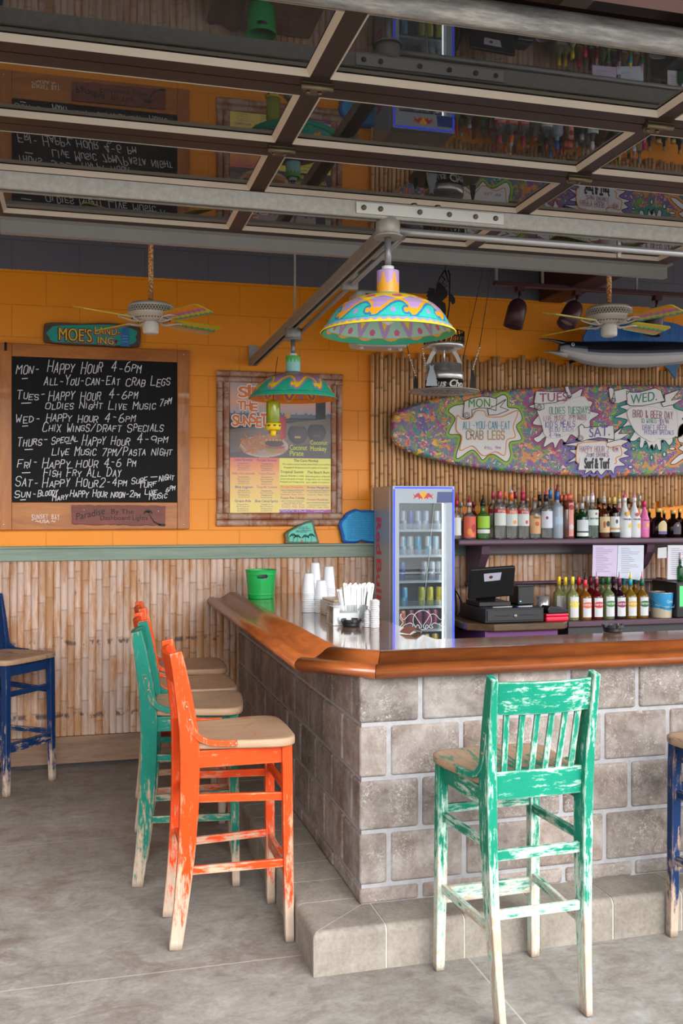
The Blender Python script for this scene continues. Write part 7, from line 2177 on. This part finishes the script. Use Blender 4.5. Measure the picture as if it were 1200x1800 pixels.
# loose cables
rcb = random.Random(12)
for k in range(4):
    p0 = z4(rcb.uniform(-10, 60), 290 + 16 * k, 6.15); p1 = z4(rcb.uniform(140, 170), 300 + 14 * k, 6.0)
    pts = [p0]
    pm = z4(rcb.uniform(0, 50), rcb.uniform(540, 760), 6.08)
    P = [tuple(at(797 + k, 1030 + 4 * k, 6.21)), tuple(z4(30 + rcb.uniform(-25, 40), 420 + rcb.uniform(-40, 90), 6.16)), tuple(z4(20 + rcb.uniform(-20, 60), 600 + rcb.uniform(-60, 60), 6.12)), tuple(z4(60 + rcb.uniform(-50, 60), 735 + rcb.uniform(-40, 40), 6.08)), tuple(z4(110 + rcb.uniform(-30, 40), 700 + rcb.uniform(-60, 60), 6.06)), tuple(z4(150, 640 - 50 * k, 6.08))]
    out = []
    for i in range(len(P) - 1):
        p_ = [Vector(P[max(0, min(len(P) - 1, i + d))]) for d in (-1, 0, 1, 2)]
        for j in range(6):
            t = j / 6
            out.append(.5 * (2 * p_[1] + (p_[2] - p_[0]) * t + (2 * p_[0] - 5 * p_[1] + 4 * p_[2] - p_[3]) * t * t + (3 * p_[1] - p_[0] - 3 * p_[2] + p_[3]) * t ** 3))
    out.append(Vector(P[-1]))
    mb = MB(); mb.tube([Vector((q.x, q.y - .012 * k, q.z)) for q in out], .0045, 6)
    tag(mb.build('power_cable', M_black), 'black cable tangled on the wall between the fridge and the till', 'cable', 'till cables')

# ================================================================== ON THE BAR TOP
ZB = 1.0455
# green bucket, real slot cut through its wall
b = atz(462.5, 1053.5, ZB)
d_ = sqrt(b.x ** 2 + b.y ** 2); px1 = d_ / FPX
gb = empty('ice_bucket', (b.x, b.y + .08, ZB), 0, 'bright green plastic bucket with a handle slot at the far end of the bar', 'bucket')
HG = at(462.5, 1003, b.y + .08).z - ZB + .004
ra, rb2 = 22.5 * px1, 27 * px1
nb, kb = 144, 48
ang0 = atan2(-b.y, -b.x) + .10
V, F = [], []
for side, off_ in ((0, 0), (1, -.003)):
    for i in range(kb + 1):
        t = i / kb
        r = ra + (rb2 - ra) * t + off_ + (.0012 if (abs(t - .16) < .02 or abs(t - .86) < .02) and not side else 0)
        for j in range(nb):
            a_ = 2 * pi * j / nb; V.append((r * cos(a_), r * sin(a_), max(HG * t, .003 * side)))
def hole(i, j):
    a_ = 2 * pi * (j + .5) / nb - ang0
    a_ = (a_ + pi) % (2 * pi) - pi
    x_ = a_ * rb2; z_ = HG * (i + .5) / kb - HG * .80
    hx = max(0, abs(x_) - .024)
    return hx * hx + z_ * z_ < .0115 ** 2
N = nb * (kb + 1)
for i in range(kb):
    for j in range(nb):
        if hole(i, j): continue
        a_, b_ = i * nb + j, i * nb + (j + 1) % nb
        F.append((a_, b_, b_ + nb, a_ + nb)); F.append((N + a_, N + a_ + nb, N + b_ + nb, N + b_))
for i in range(kb):
    for j in range(nb):
        if hole(i, j): continue
        for (di, dj, e) in ((1, 0, (nb, nb + 1)), (-1, 0, (0, 1))):
            if 0 <= i + di < kb and hole(i + di, j):
                a_, b_ = (i + (1 if di > 0 else 0)) * nb + j, (i + (1 if di > 0 else 0)) * nb + (j + 1) % nb
                F.append((a_, b_, N + b_, N + a_))
F.append(tuple(range(nb - 1, -1, -1))); F.append(tuple(N + j for j in range(nb)))
M_grn = plain((24, 176, 84), .35, 0, .04, 'green plastic', 10)
mb = MB(); mb.add(V, F, 0, True); mb.s[-1] = mb.s[-2] = False; mb.build('pail', M_grn, gb, recalc=False)
mb = MB(); mb.tube([(rb2 * cos(2 * pi * k / 64), rb2 * sin(2 * pi * k / 64), HG) for k in range(65)], .0032, 8, 0, False); mb.build('rim', M_grn, gb)
pc = empty('purple_scoop', (b.x + .004, b.y + .068, ZB + .004), 0, 'purple thing lying inside the green bucket, glimpsed through its slot', 'scoop')
mb = MB(); mb.ball((.02, -.025, .115), .030, 0, 8, (1, 1, .8)); mb.tube([(0, 0, .002), (.02, -.02, .11)], .010, 8); mb.build('scoop', plain((110, 70, 140), .4), pc)

# stacks of foam cups (each cup its own thing)
M_foam = plain((222, 226, 232), .6, 0, .02, 'white foam', 20)
_cup = {}
def cup_mesh(r0_, r1_, h, mat, name):
    # standing upside down: rim at the bottom
    mb = MB(); mb.lathe([(r0_ - .0035, .002), (r0_ + .0008, 0), (r0_ + .0018, .003), (r0_ + .0002, .007), (r1_, h - .003), (r1_ - .003, h), (.001, h)], 36, (0, 0, 0), 0, None, True, False, False)
    mb.lathe([(r1_ - .004, h - .004), (r0_ - .0035, .002)], 36, (0, 0, 0), 0, None, True, False, False)
    mb.lathe([(.001, h - .004), (r1_ - .004, h - .004)], 36, (0, 0, 0), 0, None, True, False, False)
    return mb.build(name, mat)
def cup_stack(u, vb, vt, n, wb, wt, mat, name, lab, labtop, cat, grp, Yoff=0.0):
    p = atz(u, vb, ZB); s = p.y / FPX * 1.0
    sc_ = Vector((p.x, p.y)).length / FPX
    r0_, r1_ = wb / 2 * sc_, wt / 2 * sc_
    H = (vb - vt) * sc_ * 1.0
    step = .0098 if mat is M_foam else .0085
    h = H - step * (n - 1)
    proto = cup_mesh(r0_, r1_, h, mat, name)
    rr = random.Random(int(u))
    for k in range(n):
        o = proto if k == 0 else proto.copy()
        if k: COL.objects.link(o)
        o.location = (p.x + rr.uniform(-.0008, .0008), p.y, ZB + step * k)
        tag(o, labtop if k == n - 1 else lab, cat, grp)
for (u, vb, vt, n, wb, wt, where) in [(542.5, 1076, 1007.5, 11, 23.5, 16.5, 'the front left stack on the bar'), (564.5, 1076.5, 1020, 8, 23.5, 16, 'the shortest stack, right of the front left one'), (553.5, 1066, 989, 14, 21, 15.5, 'the tallest stack at the rear left'), (577.5, 1064, 995.5, 11, 23, 16.5, 'the rear right stack')]:
    cup_stack(u, vb, vt, n, wb, wt, M_foam, 'foam_cup', 'white foam cup nested inside ' + where, 'white foam cup on top of ' + where, 'cup', 'upturned white foam cups')
M_clear = NT('clear plastic'); M_clear.set(L(238, 240, 244), .10, 0, .6, Transmission_Weight=.25, IOR=1.3); M_clear = M_clear.mat
for (u, vb, vt, n, wb, wt, where) in [(646, 1102, 1071.5, 8, 12.6, 7.5, 'the short stack beside the ashtray'), (658.5, 1103, 1053, 15, 15.5, 9.5, 'the tall stack nearest the fridge')]:
    cup_stack(u, vb, vt, n, wb, wt, M_clear, 'plastic_cup', 'small clear plastic cup nested inside ' + where, 'small clear plastic cup on top of ' + where, 'cup', 'upturned clear plastic cups')

# drinks carton
z5 = lambda x, y: (520 + x / 7.5, 980 + y / 7.5)
p1, p2 = atz(*z5(322, 742), ZB), atz(*z5(478, 792), ZB)
d_ = (p2 - p1); ang = atan2(d_.y, d_.x)
bx_ = empty('carton', (p1.x, p1.y, ZB), ang, 'white and tan carton lying on the bar between the cups and the straws', 'carton')
LC = .20; HC = 250 / 7.5 * p1.y / FPX * .98
mb = MB(); mb.box2((0, 0, 0), (LC, .11, HC * .8)); bxo = mb.build('box', plain((206, 204, 200), .5, 0, .04, 'carton board', 10), bx_, bevel=.003)
fcb = lambda a, b, t: Vector((a, -t, b))
mb = MB(); mb.prism([(0.001, .004), (.065, .004), (.040, HC * .22), (.001, HC * .62)], 0, .0006, fcb, 0, front_only=True)
mb.prism([(LC * .68 + .006 * cos(k), HC * .40 + .016 * sin(k)) for k in [i * pi / 4 for i in range(8)]], 0, .0006, fcb, 1, front_only=True)
stroke(mb, [(LC * .68 + .012 * cos(k), HC * .60 + .010 * sin(k)) for k in [pi * i / 6 for i in range(7)]], .003, fcb, .0008, 2)
stroke(mb, [(LC * .45, HC * .12), (LC * .95, HC * .12)], .004, fcb, .0008, 2)
mb.build('printed_panel', [plain((214, 180, 116), .5), plain((206, 110, 60), .5), plain((70, 70, 100), .5)], bxo)
mb = MB(); mb.box2((.004, .006, HC * .802), (LC - .004, .104, HC * .95)); mb.build('wrapped_top', plain((214, 194, 164), .3, 0, .2, 'film wrapped top', 26), bx_, bevel=.008)

# caddy with napkins and straws
c1 = atz(*z5(490, 900), ZB)
M_acr = glassy('clear acrylic', (.93, .95, .95), .02, .10, (.8, .82, .8))
cdw, cdd, hcd = .172, .130, .088
cd_ = empty('bar_caddy', (c1.x, c1.y, ZB), 0.0, 'clear acrylic bar caddy holding napkins and wrapped straws behind the front ashtray', 'caddy')
mb = MB(); mb.box2((0, 0, 0), (cdw, cdd, .006)); mb.build('tray', M_white, cd_, bevel=.002)
mb = MB(); mb.box2((0, 0, .006), (.030, .003, hcd)); mb.box2((cdw - .046, 0, .006), (cdw - .014, .003, hcd)); mb.box2((0, .003, .006), (.003, cdd, hcd)); mb.box2((cdw - .003, .003, .006), (cdw, cdd, hcd)); mb.box2((.003, .072, .006), (cdw - .003, .075, hcd)); mb.build('walls', M_acr, cd_)
mb = MB(); mb.bar((cdw - .008, .10, .006), (cdw + .022, .10, .160), .004, .05, (0, 1, 0)); mb.build('back_panel', M_black, cd_, bevel=.002)
nk = empty('napkin_stack', (c1.x + .006, c1.y + .006, ZB + .0065), 0, 'stack of white paper napkins inside the clear caddy', 'napkins')
mb = MB()
for k in range(14): mb.box2((.0005 * (k % 3), .0006 * (k % 2), .0036 * k), (.120 + .0005 * (k % 2), .062, .0036 * k + .003))
mb.box2((.0, .0, .0505), (.026, .062, .076))
mb.build('napkins', plain((226, 228, 232), .8, 0, .02, 'napkin paper', 30), nk)
rs = random.Random(9)
M_straw = plain((236, 236, 238), .6, 0, .03, 'straw wrapper', 40)
Ys = c1.y + .100
xs0, xs1 = at(601, 1070, Ys).x - c1.x, at(650, 1070, Ys).x - c1.x
NS = 98
for k in range(NS):
    q = (k + rs.uniform(.1, .9)) / NS
    fx = xs0 + .006 + (xs1 - xs0 - .012) * q; fy = rs.uniform(.080, .122)
    lean = (q - .5) * .042 + rs.uniform(-.009, .009)
    ln = rs.uniform(.164, .186) if q > .08 else .155
    mb = MB(); b_ = Vector((fx, fy, .0)); e_ = Vector((fx + lean, fy + rs.uniform(-.010, .004), ln))
    tip = b_.lerp(e_, .94); mb.tube([b_, tip], .0041, 7)
    mb.bar(tip, e_ + Vector((rs.uniform(-.004, .008), 0, 0)), .0078, .0012, (0, 1, 0))
    o = mb.build('straw', M_straw, None, loc=(c1.x, c1.y, ZB + .0066)); tag(o, 'white paper-wrapped straw standing in the clear bar caddy', 'straw', 'wrapped straws in the caddy')

def ashtray(p, sc_, label):
    o = empty('ashtray', p, .3, label, 'ashtray', 'black ashtrays on the bar')
    n = 72; R = .049 * sc_; H = .034 * sc_
    V, F = [], []
    prof = [(.80, 0), (.86, .15), (.90, .5), (.93, .56), (.97, .6), (1.0, 1.0), (.90, 1.0), (.84, .45), (.74, .22), (.01, .20)]
    for i, (r, z) in enumerate(prof):
        for j in range(n):
            a_ = 2 * pi * j / n
            notch = (j % 12) in (0, 1, 2)
            zz_ = z * H
            if notch and z >= 1.0: zz_ = .70 * H
            V.append((r * R * cos(a_), r * R * sin(a_), zz_))
    for i in range(len(prof) - 1):
        for j in range(n): F.append((i * n + j, i * n + (j + 1) % n, (i + 1) * n + (j + 1) % n, (i + 1) * n + j))
    F.append(tuple(range(n - 1, -1, -1))); F.append(tuple((len(prof) - 1) * n + j for j in range(n)))
    mb = MB(); mb.add(V, F, 0, False); mb.build('dish', plain((30, 32, 36), .3, 0, .1, 'black bakelite'), o)
    return o
p = atz(*z5(757, 918), ZB); ashtray((p.x, p.y + .04, ZB), 1.0, 'black notched ashtray in front of the straw caddy')
p = atz(1083, 1112, ZB); ashtray((p.x, p.y + .03, ZB), 1.0, 'black notched ashtray on the right arm of the bar, before the mixer bottles')

p = atz(728, 1113, ZB)
lf = empty('folded_leaflet', (p.x, p.y + .02, ZB), .5, 'crumpled brown and white leaflet lying on the bar before the fridge', 'leaflet')
mb = MB()
for k, (x0, x1, z0, z1) in enumerate(((-.055, -.01, .002, .026), (-.01, .03, .026, .008), (.03, .06, .008, .003))):
    mb.add([(x0, -.03, z0), (x1, -.034, z1), (x1, .034, z1 + .004), (x0, .03, z0 + .003)], [(0, 1, 2, 3)], k % 2)
    mb.add([(x0, -.03, z0 - .0012), (x1, -.034, z1 - .0012), (x1, .034, z1 + .0028), (x0, .03, z0 + .0018)], [(3, 2, 1, 0)], k % 2)
mb.build('paper', [plain((128, 84, 70), .5, 0, .3, 'leaflet print', 60), plain((200, 194, 190), .5, 0, .1)], lf)
